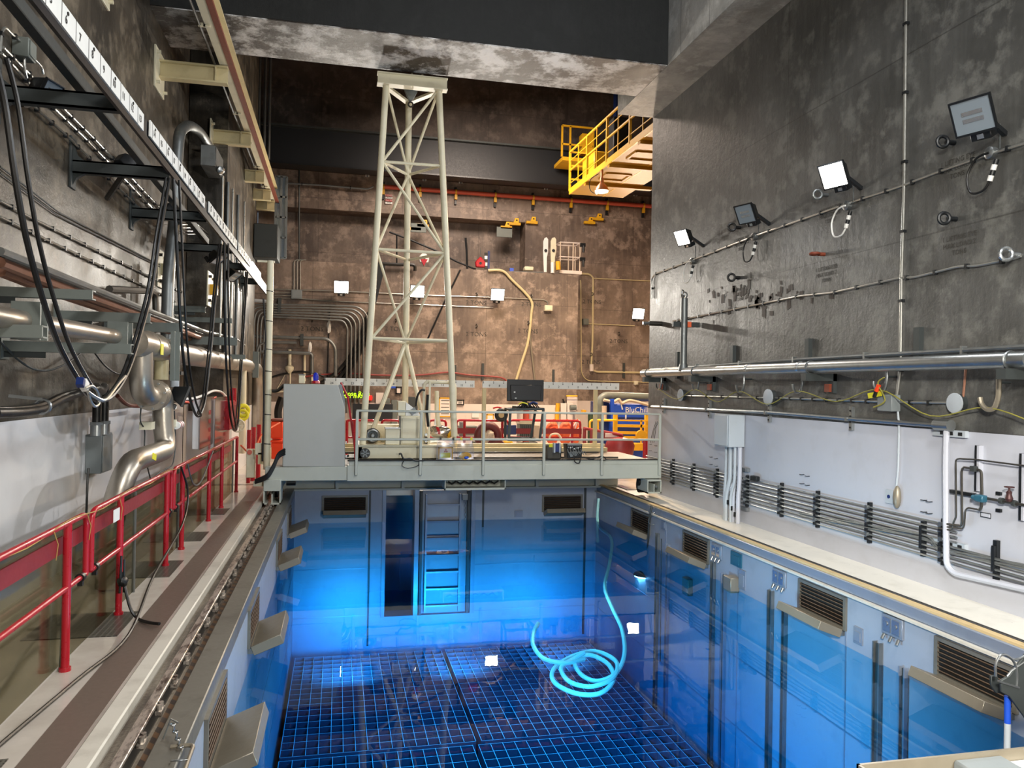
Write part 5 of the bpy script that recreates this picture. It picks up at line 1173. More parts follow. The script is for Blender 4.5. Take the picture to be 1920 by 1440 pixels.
# lifting eyes with faded stencils
for i, (x, y, mat, wh, st) in enumerate(((1388, 427, 'black', 'below the unlit middle floodlight', True), (1387, 521, 'black', 'lower one, above the flaking paint', True), (1546, 477, 'brown_red', 'rust red, below the lit middle floodlight', True), (1793, 411, 'lampbody', 'with a long shadow at the right', True), (1790, 268, 'lampbody', 'next to the nearest floodlight', True), (1911, 478, 'reflector', 'ring at the right picture edge', False), (1552, 366, 'galv_dull', 'hidden in the glare of the middle lamp', True))):
    c = R_(x, y, .0); t = thing('lifting_eye', 'lifting eye in the right wall, ' + wh, 'lifting eye', c, 'lifting eyes on the right wall')
    MB().cyl(c, c+NR*.12, .03, 10).build('shank', mat, t)
    MB().torus(c+NR*.17, (.25, 1, 0) if mat != 'brown_red' else (0, 0, 1), .065, .022, 18, 8).build('ring', mat, t)
    if st:
        for k, s_ in enumerate(('1 LIFTING EYE', 'MAX LOAD 2', 'TONS')): text(s_, .085, c + V((-.004, -.05, -.22-.09*k)), -YD, ZD, 'ink_grey', t, 'stencil')
q = R_(1240, 607, 0); t = thing('valve_stub', 'short steel valve stub sticking out near the corner of the right wall', 'valve', q)
MB().tube([q, q+NR*.3], .055, 12).build('stub', 'rawsteel', t); MB().tube([q+NR*.3, q+NR*.45], .04, 12).build('nozzle', 'galv', t); MB().tube([q+NR*.35, q+NR*.35+V((0, .12, -.05))], .01, 6).build('lever', 'darksteel', t)
# stand pipe, big pipe and small pipe
bigp = thing('steel_pipe', 'thick galvanised pipe running along the right wall above the hooks', 'pipe', R_(1500, 690, .25))
a = R_(1204, 700, .40); a = onx(XR-.40, 1206, 700); b = onx(XR-.40, 1930, 674)
MB().tube([a, b], .085, 16).build('pipe', 'galv', bigp)
for x in (1406, 1503): q = onx(XR-.4, x, 692-(x-1406)*.035); MB().lathe(q, YD, [(.089, 0), (.089, .05)], 16).build('coupling_band', 'reflector', bigp)
for i, x in enumerate((1216, 1304, 1520, 1895)):
    y = 700 - (x-1206)*.036; q = onx(XR-.4, x, y); MB().torus(q, YD, .09, .012, 18, 5).build('u_bolt', 'galv', bigp)
    MB().box(XR-.52, XR, q.y-.06, q.y+.06, q.z-.20, q.z-.09).box(XR-.06, XR, q.y-.06, q.y+.06, q.z-.38, q.z-.09).build('support', 'darksteel', bigp)
    MB().box(XR-.1, XR-.04, q.y-.02, q.y+.10, q.z-.36, q.z-.24).build('red_block', 'brown_red', bigp)
conduit('slim pipe just above the thick pipe on the right wall', [onx(XR-.08, 1214, 694), onx(XR-.08, 1500, 674), onx(XR-.08, 1925, 650)], 0, .028, 6, 'pipe', 'galv_dull', 'pipe', None, 'galv', .1, NR)
for i, (x, y0, y1) in enumerate(((1274, 660, 700), (1378, 648, 682), (1520, 635, 672), (1727, 614, 668))):
    q0 = R_(x, y0, 0); q1 = R_(x, y1+10, 0)
    o = MB().box(XR-.07, XR-.055, q0.y-.05, q0.y+.05, q1.z, q0.z).box(XR-.055, XR, q0.y-.05, q0.y-.035, q1.z, q0.z).box(XR-.055, XR, q0.y+.035, q0.y+.05, q1.z, q0.z).build('wall_channel', 'darksteel'); tag(o, 'dark upright channel above the thick pipe, %s from the corner' % ORD[i], 'channel', 'upright channels on the right wall')
sp = thing('stand_pipe', 'dark upright stand pipe joining the thick pipe near the corner, shackle on top', 'pipe', onx(XR-.4, 1281, 697))
q = onx(XR-.4, 1281, 697); q1 = onx(XR-.4, 1281, 560); q1 = V((q.x, q.y, q1.z))
MB().tube([q, q1], .07, 14).lathe(q, ZD, [(.11, .02), (.075, .16)], 14).build('pipe', 'galv_dull', sp)
MB().torus(q1+V((.02, .05, .07)), (1, 1, 0), .06, .016, 14, 6).torus(q1+V((-.05, -.05, .09)), (1, -1, .3), .07, .015, 14, 6).build('shackle', 'galv', sp)
MB().bar(q1+V((-.2, .1, -.52)), q1+V((.38, .1, -.52)), .08, .10).build('cross_channel', 'darksteel', sp); MB().bar(q1+V((.1, .08, -.52)), q1+V((.18, .08, -.52)), .09, .11).build('red_clip', 'orange_pale', sp)
# J hooks with rope
hooks = [(1240, 708, 731), (1310, 708, 733), (1395, 700, 737), (1505, 697, 737), (1663, 692, 735), (1873, 700, 770)]
rp = []
for i, (x, y0, y1) in enumerate(hooks):
    a = R_(x, y0, .15); b = R_(x, y1, .15); b = V((a.x, a.y, b.z)); t = thing('j_hook', 'steel J hook holding the yellow rope, %s from the corner' % ORD[i], 'hook', a, 'rope hooks on the right wall')
    m = MB().tube([a, V((a.x, a.y, b.z+.14)), V((a.x-.0, a.y+.05, b.z+.02)), V((a.x-.02, a.y+.13, b.z)), V((a.x-.03, a.y+.20, b.z+.06)), V((a.x-.03, a.y+.22, b.z+.14))], .02 if i < 5 else .028, 8, bend=.06); m.build('hook', 'galv' if i < 5 else 'flap', t)
    MB().tube([V((a.x, a.y, a.z-.1)), V((XR, a.y, a.z-.1))], .014, 6).build('anchor', 'darksteel', t)
    rp.append(V((a.x-.02, a.y+.12, b.z+.03)))
P = []
for i in range(len(rp)-1):
    P.append(rp[i]); m_ = (rp[i]+rp[i+1])/2; P.append(m_ - ZD*(.22 if i != 3 else .16)+V((.03, 0, 0)))
P.append(rp[-1]); P.append(rp[-1]+V((0, -.8, -.22)))
o = MB().tube(spline(P), .008, 6).build('rope', 'rope'); tag(o, 'thin yellow rope swagged from hook to hook along the right wall', 'rope')
t = thing('tagged_hook_kit', 'orange and black snap hook with yellow tag hanging below the thick pipe', 'tag', R_(1650, 740, .2))
q = R_(1648, 722, .2); MB().tube([q, q+V((0, .05, -.08))], .03, 8).build('orange_grip', 'orange', t); MB().tube([q+V((0, .05, -.08)), q+V((0, .09, -.16))], .025, 8).build('black_grip', 'black', t)
MB().obox(R_(1640, 740, .18), (0, .13, -.02), (.005, 0, 0), (0, .01, .035)).build('tag_plate', 'yellow_tape', t); MB().tube(spline([q+V((0, -.1, .1)), q+V((0, .02, .02)), q+V((0, -.12, -.2)), q+V((0, .1, -.3))]), .01, 6).build('cord', 'rope', t)
# fibre of loose wires near corner
for k in range(3):
    conduit('loose thin wire drooping by the corner of the right wall, %s strand' % ORD[k], [R_(1236-k*3, 790, .1), R_(1230-k*4, 800+k*8, .15), R_(1226-k*3, 830, .05)], 0, .006, 0, 'wire', 'darksteel', 'cable', 'loose wires by the corner', 'black', .1, NR)

# panel box with conduits going down
q0 = R_(1341, 778, .35); q1 = R_(1369, 840, .35); q2 = R_(1384, 778, .35)
t = thing('panel_box', 'tall pale panel box on the white part of the right wall', 'cabinet', (XR, q0.y, q1.z))
ya = onx(XR-.38, 1369, 800).y; yb = onx(XR-.02, 1383, 800).y; yc = ya
zt_, zb_ = onx(XR-.38, 1369, 778).z, onx(XR-.38, 1369, 840).z
yw = ya + .05
MB().box(XR-.34, XR-.02, 12.72, 13.27, zb_, zt_).build('body', 'palegrey', t, bevel=.01)
MB().box(XR-.36, XR-.34, 12.75, 13.24, zb_+.02, zt_-.02).build('door', 'palegrey', t, bevel=.005)
dd = thing('conduit_drop', 'cluster of painted conduits dropping from the panel box to the ledge', 'conduit', (XR-.15, 12.7, 0))
for k in range(7):
    y = 13.20 - .082*k; jog = .10*(1 if k % 2 else -1) if k in (2, 3, 5) else 0
    MB().tube([(XR-.12-.05*(k % 2), y, zb_), (XR-.12-.05*(k % 2), y, .75), (XR-.14-.05*(k % 2), y+jog, .45), (XR-.14-.05*(k % 2), y+jog, -.02)], .028 + .012*(k % 3 == 0), 8, bend=.1).build('conduit', 'palegrey' if k % 2 else 'wall_white_r', dd)
for z in (.95, .25): MB().box(XR-.06, XR, 12.55, 13.3, z-.03, z+.03).build('strut', 'galv', dd)
for k in range(4): MB().box(XR-.20, XR-.17, 12.72+k*.13, 12.76+k*.13, .1+k*.09, .18+k*.09).build('dark_tag', 'lampbody', dd)
o = MB().box(XR-.12, XR-.04, 12.15, 12.35, .80, .89).build('switch', 'lampbody', bevel=.01); tag(o, 'small black switch right of the conduit drop', 'switch')

# bank of instrument tubes with strut clamps
NT_ = 8
zs = lambda k: .62 - k*.075
tb = thing('tube_bank', 'bank of thin parallel instrument tubes along the lower right wall', 'tubing', (XR-.06, 9, .1))
for k in range(NT_):
    z = .80 - k*.062; y1 = 7.75 if k < 4 else 3.0
    MB().tube([(XR-.06, 17.2, z), (XR-.06, y1, z)], .013, 7).build('tube', 'galv' if k % 2 else 'galv_dull', tb)
for i, x in enumerate((1264, 1303, 1347, 1404, 1469, 1537, 1635, 1775)):
    q = R_(x, 900, 0); o = MB().box(XR-.09, XR-.002, q.y-.022, q.y+.022, .30, .86)
    t = thing('tube_clamp', 'black upright clamp strut on the tube bank, %s from the corner' % ORD[i], 'clamp', (XR, q.y, .3), 'clamps of the tube bank')
    MB().box(XR-.05, XR-.002, q.y-.025, q.y+.025, .30, .86).build('strut', 'lampbody', t)
    for k in range(NT_): z = .80-k*.062; MB().box(XR-.095, XR-.05, q.y-.022, q.y+.022, z-.022, z+.022).build('tube_clip', 'lampbody' if k % 3 else 'galv', t)
for i, x in enumerate((1735, 1872)):
    q = R_(x, 1010+i*40, 0); zz = q.z
    t = thing('tube_clamp', 'lone black clamp strut low on the right wall, %s' % ('left one with the kinked tubes' if i == 0 else 'near the right edge'), 'clamp', (XR, q.y, zz-.3), 'clamps of the tube bank')
    MB().box(XR-.05, XR-.002, q.y-.025, q.y+.025, zz-.22, zz+.22).build('strut', 'lampbody', t); MB().box(XR-.08, XR-.05, q.y-.02, q.y+.02, zz-.12, zz+.16).build('tube_clip', 'lampbody', t)
for k in range(2):
    rcon('kinked instrument tube low on the right wall, %s' % ('upper', 'lower')[k], [(1500, 962+k*5), (1735, 1003+k*6), (1745, 1008+k*6), (1757, 1026+k*5), (1780, 1032+k*5), (1925, 1060+k*6)], .013, 0, mat='galv_dull', group='kinked tubes low on the right wall', d=.06, bend=.05)
# lower thick painted pipe dropping and turning
rcon('white painted pipe dropping down the right wall and curving off at the bottom', [(1775, 800), (1773, 860), (1774, 1000), (1775, 1060), (1790, 1076), (1925, 1106)], .036, 0, 'pipe', 'wall_white_r', 'pipe', None, .09, .3)
q = R_(1769, 797, .1); o = MB().cyl(q+YD*.12, q-YD*.12, .07, 12).build('pipe_elbow', 'galv'); tag(o, 'grey elbow fitting at the top of the white painted pipe', 'fitting')
for i, (x, y) in enumerate(((1779, 812), (1778, 1018))):
    q = R_(x, y, 0); t = thing('pipe_clamp', 'slotted strut clamp on the white painted pipe, %s' % ('upper', 'lower')[i], 'clamp', q, 'clamps of the white painted pipe')
    MB().box(XR-.05, XR, q.y-.3, q.y+.2, q.z-.04, q.z+.04).build('strut', 'palegrey', t)
    for k in range(3): MB().box(XR-.055, XR-.05, q.y-.26+.14*k, q.y-.2+.14*k, q.z-.02, q.z+.02).build('slot', 'darkgap', t)
# valve rig
vr = thing('valve_rig', 'thin dark instrument tubing with teal regulator and brown valve on the right wall', 'valve', R_(1840, 930, .1))
def rt(pts, r_=.010, mat='rawsteel', n='tubing', d=.10, bend=.05): MB().tube([R_(x, y, d) for x, y in pts], r_, 8, bend=bend).build(n, mat, vr)
rt([(1925, 874), (1832, 862), (1798, 860), (1792, 862), (1793, 970), (1787, 980), (1787, 990), (1782, 994), (1760, 990)])
rt([(1826, 879), (1806, 876), (1803, 882), (1804, 980), (1802, 986), (1772, 982)], .013)
rt([(1828, 880), (1840, 882), (1841, 925), (1840, 952), (1836, 956)], .016)
rt([(1836, 956), (1815, 952), (1810, 956), (1808, 985), (1805, 991), (1775, 988)])
rt([(1848, 934), (1880, 940), (1925, 948)], .016)
q = R_(1836, 934, .14); MB().box(q.x-.04, q.x+.04, q.y-.08, q.y+.04, q.z-.04, q.z+.04).build('regulator', 'teal', vr, bevel=.012); MB().cyl(q+YD*.04, q+YD*.09, .028, 10).build('regulator_cap', 'teal', vr)
q = R_(1892, 935, .14); MB().lathe(q, ZD, [(.028, -.03), (.04, 0), (.026, .045), (.03, .07), (.012, .09), (.009, .125)], 14).build('valve_body', 'valve_brown', vr); MB().torus(q+ZD*.125, ZD, .045, .007, 18, 6).build('hand_wheel', 'valve_brown', vr)
for x in (1878, 1902): MB().lathe(R_(x, 939+(x-1878)*.2, .1), YD, [(.035, -.02), (.035, .02)], 8).build('union_nut', 'darksteel', vr)
q = R_(1826, 879, .12); MB().box(q.x-.03, q.x+.03, q.y-.03, q.y+.03, q.z-.03, q.z+.03).build('elbow_block', 'darksteel', vr)
for x, y0, y1 in ((1836, 835, 920), (1920, 850, 975)):
    a = R_(x, y0, .0); b = R_(x, y1, 0); MB().box(XR-.06, XR, a.y-.03, a.y-.0, b.z, a.z).build('strut', 'lampbody', vr); MB().box(XR-.06, XR, a.y-.06, a.y-.03, b.z, a.z).build('strut_face', 'wall_white_r', vr)
q = R_(1800, 923, 0); MB().box(XR-.06, XR, q.y-.25, q.y+.12, q.z-.02, q.z+.02).build('cross_strut', 'lampbody', vr)
o = MB().obox(R_(1848, 966, .01), (0, .07, 0), (.004, 0, 0), (0, 0, .028)).build('name_plate', 'lampbody'); tag(o, 'small framed name plate below the teal regulator', 'plate')
q = R_(1848, 966, .02); MB().obox(q, (0, .06, 0), (.004, 0, 0), (0, 0, .019)).build('plate_face', 'wall_white_r', o)
for x, y in ((1875, 925), (1875, 957)): q = R_(x, y, 0); o = MB().box(XR-.03, XR, q.y-.03, q.y+.03, q.z-.018, q.z+.018).build('anchor_stub', 'lampbody'); tag(o, 'small black anchor stub left of the brown valve, %s' % ('upper' if y < 940 else 'lower'), 'anchor', 'anchor stubs')
o = MB().obox(R_(1819, 905, .006), (0, .11, 0), (.003, 0, 0), (0, 0, .15)).build('wall_placard', 'wall_white_r'); tag(o, 'faded square placard between the thin tubes', 'placard')
t = thing('wall_switch', 'tan oval switch beside a small plate at the end of the thin hanging conduit', 'switch', R_(1680, 940, 0))
q = R_(1682, 932, .05); MB().blob(q, .05, .055, .15, 1, 0, 12, 8).build('switch_body', 'flap', t); q = R_(1674, 932, .0); MB().box(XR-.02, XR, q.y-.03, q.y+.12, q.z-.09, q.z+.09).build('plate', 'palegrey', t); MB().cyl(q+NR*.02+YD*.05, q+NR*.03+YD*.05, .025, 10).build('button', 'blue_dark', t)
PN = ('by the conduit drop, upper row', 'by the conduit drop, lower row', 'mid wall above the tubes, upper row', 'mid wall above the tubes, lower row', 'left of the white pipe, upper row', 'left of the white pipe, lower row', 'at the wall corner, upper row', 'at the wall corner, lower row')
for i, (x, y) in enumerate(((1336, 857), (1336, 871), (1508, 890), (1508, 907), (1738, 938), (1738, 960), (1222, 833), (1222, 845))):
    for k in range(2):
        q = R_(x+k*10, y+k*3, 0); o = MB().tube([q, q+NR*.05, q+NR*.05+V((0, .05, .0))], .006, 6).build('wire_pin', 'lampbody'); tag(o, 'bent wire pin on the right wall, %s pin %s' % (('left', 'right')[k], PN[i]), 'pin', 'bent wire pins on the right wall')
# swirl of flaking paint: raised flakes
rnd = random.Random(11)
m = MB()
for k in range(60):
    x = 1350 + rnd.gauss(60, 45); y = 555 + rnd.gauss(0, 14); q = R_(x, y, .004); s_ = .03+rnd.random()*.09
    m.obox(q, (0, s_*.5, rnd.uniform(-.2, .2)*s_), (.003, 0, 0), (0, rnd.uniform(-.1, .1)*s_, s_*rnd.uniform(.3, 1)))
o = m.build('flaking_paint', 'conc_dark'); tag(o, 'patch of dark flaking paint near the upright stand pipe', 'paint flakes', kind='stuff')

# near right corner: the bridge the photographer stands on, and a hanging tool
t = thing('near_bridge_edge', 'rusty pale steel tray corner of the near bridge at the bottom right', 'tray', onz(.55, 1700, 1430))
pz_ = .78
c0 = onz(pz_, 1606, 1432); c1 = onz(pz_, 1925, 1398); dx = (c1 - c0)
MB().box(c0.x, c0.x+4.0, c0.y-.012, c0.y, pz_-.25, pz_).box(c0.x, c0.x+.012, c0.y-1.2, c0.y, pz_-.25, pz_).build('rim', 'flap', t)
MB().box(c0.x, c0.x+4.0, c0.y-1.2, c0.y, pz_-.26, pz_-.24).build('tray_floor', 'flap', t)
c2 = onz(pz_-.02, 1786, 1424); MB().box(c2.x, c2.x+.25, c2.y-.3, c2.y, pz_-.14, pz_-.02).build('steel_block', 'greybox', t, bevel=.01)
c3 = onz(pz_-.05, 1870, 1430); MB().box(c3.x, c3.x+1.2, c3.y-.03, c3.y, pz_-.10, pz_-.05).build('inner_lip', 'white', t)
tl = thing('tool_hanger', 'dark steel hanger bracket with looped rod and blue pole at the right edge', 'hanger', onx(4.6, 1885, 1290))
def T_(x, y, X=4.6): return onx(X, x, y)
q = T_(1880, 1290)
Yh = q.y
def TY(x, y, d=0): return ony(Yh+d, x, y)
MB().prism([TY(1878, 1276), TY(1893, 1268), TY(1925, 1225), TY(1925, 1350), TY(1893, 1306), TY(1878, 1298)], (0, .02, 0)).build('plate', 'darksteel', tl, bevel=.003)
MB().prism([TY(1859, 1268, .14), TY(1870, 1266, .14), TY(1874, 1277, .14), TY(1878, 1300, .14), TY(1868, 1300, .14), TY(1859, 1285, .14)], (0, .02, 0)).build('plate', 'darksteel', tl, bevel=.003)
MB().tube(spline([TY(1867, 1268), TY(1867, 1245), TY(1876, 1229), TY(1890, 1230), TY(1903, 1245), TY(1907, 1270), TY(1906, 1287)]), .009, 8).tube(spline([TY(1885, 1228), TY(1897, 1235), TY(1908, 1236), TY(1925, 1228)]), .008, 8).tube([TY(1888, 1268), TY(1896, 1258), TY(1925, 1238)], .007, 6).bar(TY(1872, 1277), TY(1910, 1289), .02, .012).build('loop_rod', 'galv', tl)
MB().tube([TY(1889, 1305, .07), TY(1889, 1356, .07)], .022, 10).build('pole', 'blue', tl); MB().tube([TY(1889, 1356, .07), TY(1888, 1356, .07)-ZD*3], .022, 10).build('pole_lower', 'palegrey', tl)
a_ = TY(1925, 1290); MB().bar(a_, a_ + V((.6, -.1, -.05)), .05, .12).bar(a_ + V((.58, -.1, -.05)), V((a_.x+.58, c0.y-.3, pz_-.2)), .05, .05).build('arm', 'darksteel', tl)
# ================================================================ back wall
YK = 27.5
def K(x, y, Y=None): return ony(YK if Y is None else Y, x, y)
def blamp(label, x, y, Y, power, s=.50, color=(1, .93, .82)):
    c = K(x, y, Y-.4); return floodlight(label, c, (0, -1, -.35), True, s, power, color=color, mount=V((c.x, Y, c.z)))
blamp('lit floodlight on the back block, left of the mast', 640, 537, YK, 300)
blamp('lit floodlight on the back block, seen through the mast', 782, 545, YK, 300)
blamp('lit floodlight on the back block, right of the mast', 932, 551, YK, 300)
blamp('lit floodlight on the far back wall by the right corner', 1195, 587, YB, 520, .5, (1, .78, .58))
NB = V((0, -1, 0))
def kcon(label, pts, Y=YK, r_=.02, mat='conduit', cat='conduit', name='conduit', group='conduits on the back wall', clips=0, bend=.15, d=.03):
    P = [K(x, y, Y-d) for x, y in pts]; return conduit(label, P, 0, r_, clips, name, mat, cat, group, 'lampbody', bend, NB)
kcon('thin conduit running behind the back floodlights, upper', [(510, 542), (640, 546), (782, 553), (930, 558), (1020, 562), (1027, 566), (1027, 572)])
kcon('thin conduit running under the back floodlights, lower', [(565, 560), (625, 565), (780, 571), (925, 577)])
for k in range(3): kcon('conduit rising from the pull box over the block edge, %s of three' % ORD[k], [(551+k*6, 545), (551+k*6, 490), (556+k*6, 487), (562+k*6, 487)], r_=.02)
for k in range(3): kcon('short conduit left of the pull box, %s of three' % ORD[k], [(515, 549+k*5), (546, 549+k*5)], r_=.02)
def bbox(label, x0, y0, x1, y1, Y, dep, mat, name='junction_box', cat='box', bevel=.01):
    a = K(x0, y0, Y-dep); b = K(x1, y1, Y-dep); t = thing(name, label, cat, ((a.x+b.x)/2, Y, b.z))
    MB().box(a.x, b.x, Y-dep, Y, b.z, a.z).build('body', mat, t, bevel=bevel); e = min(.03, (b.x-a.x)*.12)
    MB().box(a.x+e, b.x-e, Y-dep-.012, Y-dep, b.z+e, a.z-e).build('cover', mat, t, bevel=.004); return t
bbox('grey pull box on the back block with three conduits rising', 546, 543, 566, 561, YK, .15, 'greybox')
bbox('small pale lamp box below the block top at the conduit end', 1022, 572, 1036, 583, YK, .2, 'cream')
bbox('dark square fixture on the back wall right of the block', 1094, 597, 1104, 609, YB, .2, 'channel')
# rack of bent conduits at the left
for k in range(6):
    o = 5*k; P = [(463+o*1.2, 700), (463+o*1.3, 592+o), (472+o, 571+o*.9), (600, 572+o*1.05), (672-o*1.1, 575+o*1.05), (689-o*1.5, 590+o), (689-o*1.6, 775)]
    kcon('steel conduit arching in the nested rack at the back left, %s from outside' % ORD[k], P, YK-.25, .035, 'galv_dull', group='nested conduits at the back left', bend=.7)
kcon('grey pipe curving out of the wall under the nested conduits, upper', [(463, 600), (464, 625), (478, 631), (615, 635), (629, 650), (629, 705)], YK-.2, .06, 'galv_dull', group='grey pipes at the back left', bend=.5)
kcon('grey pipe curving under the nested conduits, lower', [(482, 660), (486, 646), (500, 642), (556, 643)], YK-.25, .05, 'galv_dull', group='grey pipes at the back left', bend=.4)
kcon('grey horizontal pipe with tee at the back left', [(490, 660), (540, 661), (585, 663), (585, 700)], YK-.4, .06, 'galv_dull', group='grey pipes at the back left', bend=.1)
kcon('bright straight pipe crossing behind the cream pole', [(450, 562), (512, 566)], YK-.3, .06, 'palegrey', group='grey pipes at the back left')
for x, y0, y1 in ((524, 558, 586), (566, 626, 648)):
    a = K(x, y0, YK-.3); b = K(x, y1, YK-.3); o = MB().box(a.x-.05, a.x+.05, YK-.32, YK, b.z, a.z).build('strut', 'darksteel'); tag(o, 'dark strut holding pipes at the back left, %s' % ('upper' if y0 < 600 else 'lower'), 'strut', 'struts at the back left')
bx = thing('sensor_horn', 'cream funnel shaped fitting hanging at the back left above the cabinet', 'fitting', K(543, 700, YK-.8))
MB().cyl(K(543, 655, 27.38), K(543, 700, 27.38), .06, 10).lathe(K(543, 690, 27.36), ZD, [(.06, -.16), (.14, -.06), (.14, .04), (.05, .1)], 14).build('body', 'cream', bx); MB().tube([K(544, 700, 27.4), K(544, 733, 27.4), K(505, 736, 27.4)], .03, 8).build('pipe', 'cream', bx)
kcon('thin slanting wire from the funnel fitting to the left', [(537, 698), (518, 732)], YK, .012, 'cream', 'cable', 'wire', None)
kcon('cream shelf upright at the back left', [(571, 662), (571, 715)], YK, .04, 'cream', 'post', 'shelf_post', 'cream shelf posts'); kcon('second cream shelf upright at the back left', [(585, 664), (585, 715)], YK, .04, 'cream', 'post', 'shelf_post', 'cream shelf posts')
kcon('dark rod with white rope end hanging at the back left', [(618, 582), (616, 640), (613, 712)], YK, .02, 'lampbody', 'rod', 'rod', None)
o = MB().blob(K(617, 612, 27.4), .07, .05, .2, 2, .2).build('rope_end', 'white'); tag(o, 'pale frayed rope end on the dark hanging rod', 'rope')
o = MB().blob(K(581, 652, 27.3), .07, .05, .2, 4, .1).build('white_cup', 'white'); tag(o, 'white bottle like cup on the pipe tee at the back left', 'cup')
# black hoses crossing
for k, P in enumerate(([(690, 590), (672, 640), (640, 690), (600, 720)], [(690, 605), (676, 650), (650, 690), (630, 716)], [(692, 585), (685, 640), (655, 695), (640, 715)])):
    t = MB().tube(spline([K(x, y, 27.38) for x, y in P]), .07, 8).build('hose', 'black'); tag(t, 'thick black hose sweeping down behind the mast to the cabinet, %s one' % ORD[k], 'hose', 'black hoses behind the mast')
o = MB().tube(spline([K(x, y, 27.44) for x, y in ((560, 708), (600, 703), (650, 700), (700, 703), (760, 704), (800, 702), (840, 698), (880, 703), (925, 706), (945, 710), (952, 720))]), .03, 7).build('hose', 'hose_red'); tag(o, 'long red hose draped above the numbered boards', 'hose')
o = MB().tube(spline([K(x, y, 27.44) for x, y in ((500, 712), (520, 704), (560, 697), (590, 700), (608, 706))]), .035, 7).build('hose', 'black'); tag(o, 'black hose arching over the cabinet at the back left', 'hose')
kcon('black sagging cable left of the grey cabinet', [(505, 733), (520, 734), (533, 722)], 16.5, .035, 'black', 'cable', 'cable', None, bend=.5)
# cream hoses falling from the block top
o = MB().tube(spline([K(x, y, 27.44) for x, y in ((915, 507), (942, 508), (960, 525), (995, 562), (996, 590), (990, 640), (978, 680), (968, 712))], 5), .05, 8).build('hose', 'cream_warm'); tag(o, 'cream hose bending over the block top and down to the black screen', 'hose')
o = MB().tube(spline([K(x, y, 27.45) for x, y in ((993, 620), (998, 670), (1003, 712))]), .035, 8).build('hose', 'flap'); tag(o, 'tan hose beside the cream one behind the black screen', 'hose')
# mast-side black tripod lines and curtain
o = MB().prism([K(708, 492, 27.3), K(722, 492, 27.3), K(722, 500, 27.3), K(705, 570, 27.3), K(700, 570, 27.3)], (0, .1, 0)).build('black_drape', 'black'); tag(o, 'narrow black drape hanging from the block edge behind the left mast leg', 'drape')
o = MB().tube(spline([K(x, y, 27.3) for x, y in ((715, 494), (745, 496), (775, 497), (778, 508))]), .06, 7).build('rail_wrap', 'black'); tag(o, 'black wrapped bar lying on the block edge behind the mast', 'bar')
kcon('long dark slanting pole across the niche behind the mast', [(730, 435), (765, 448), (822, 472), (855, 490), (892, 505)], 27.9, .035, 'lampbody', 'pole', 'pole', 'dark poles on the block top'); kcon('dark upright pole at the left of the niche', [(744, 442), (744, 496)], 27.9, .03, 'lampbody', 'pole', 'pole', 'dark poles on the block top')
kcon('dark upright pole in the middle of the niche', [(873, 446), (875, 470), (876, 504)], 27.9, .04, 'lampbody', 'pole', 'pole', 'dark poles on the block top')
kcon('thin black line falling from the block top to the right of the mast', [(863, 506), (834, 565), (800, 640)], YK, .03, 'lampbody', 'cable', 'cable', None)
t = thing('striped_pole', 'short black and white striped upright on the block top', 'pole', K(912, 505, 27.7))
a = K(912, 505, 27.7); b = K(912, 474, 27.7)
for k in range(5): MB().box(a.x-.08, a.x+.02, 27.65, 27.72, a.z+(b.z-a.z)*k/5, a.z+(b.z-a.z)*(k+1)/5).build('band', 'white' if k % 2 else 'black', t)
MB().box(a.x+.03, a.x+.10, 27.6, 27.66, K(912, 545, 27.6).z, b.z+.05).build('channel', 'blue_dark', t)
for i, (x, y, wh) in enumerate(((795, 487, 'behind the mast'), (901, 496, 'right of the mast'))):
    t = thing('retractor_reel', 'red safety reel hanging on the block top ' + wh, 'reel', K(x, y, 27.6), 'red retractor reels')
    c = K(x, y, 27.6); MB().prism([c+V((-.17, 0, -.1)), c+V((.17, 0, -.1)), c+V((.19, 0, .1)), c+V((.0, 0, .3)), c+V((-.19, 0, .1))], (0, .12, 0)).build('housing', 'red' if i else 'white', t, bevel=.03)
    MB().cyl(c+V((0, -.01, .05)), c+V((0, .0, .05)), .05, 10).build('label', 'lampbody', t); MB().tube([c+V((0, .05, .3)), c+V((0, .05, .62))], .012, 6).build('strap', 'galv_dull', t)
    if not i: MB().prism([c+V((-.13, -.02, .02)), c+V((.13, -.02, .02)), c+V((.0, -.02, -.22))], (0, .1, 0)).build('red_front', 'red', t)
# paddles and scaffold on top of the block
for i, (x0, x1, wh) in enumerate(((1018, 1028, 'left'), (1032, 1043, 'right'))):
    a = K(x0, 510, 27.7); b = K(x1, 445, 27.7)
    t = thing('paddle_board', 'tall pale paddle shaped board with a round mark on the block top, %s one' % wh, 'board', a, 'paddle boards on the block')
    w_ = (b.x-a.x)
    MB().prism([(a.x+.04, 27.7, a.z), (b.x-.04, 27.7, a.z), (b.x-.04, 27.7, a.z+.55), (b.x, 27.7, a.z+.75), (b.x, 27.7, b.z-.08), (b.x-.06, 27.7, b.z), (a.x+.05, 27.7, b.z-.03), (a.x, 27.7, b.z-.15), (a.x, 27.7, a.z+.75)], (0, .05, 0)).build('board', 'board' if i == 0 else 'cream', t)
    c = (a+b)/2 + V((0, -.012, .15)); MB().lathe(c, NB, [(.06, 0), (.06, .008)], 8).build('mark', 'ink', t)
sf = thing('scaffold_frame', 'small pinkish pipe scaffold frame standing on the block top', 'frame', K(1070, 512, 27.8))
a = K(1050, 512, 27.7); b = K(1087, 512, 27.7); zt = K(1050, 454, 27.7).z; zm = K(1050, 481, 27.7).z
for x in (a.x, (a.x*.35+b.x*.65), b.x):
    for y in (27.7, 28.3): MB().tube([(x, y, a.z), (x, y, zt)], .025, 8).build('upright', 'cloth_pale', sf)
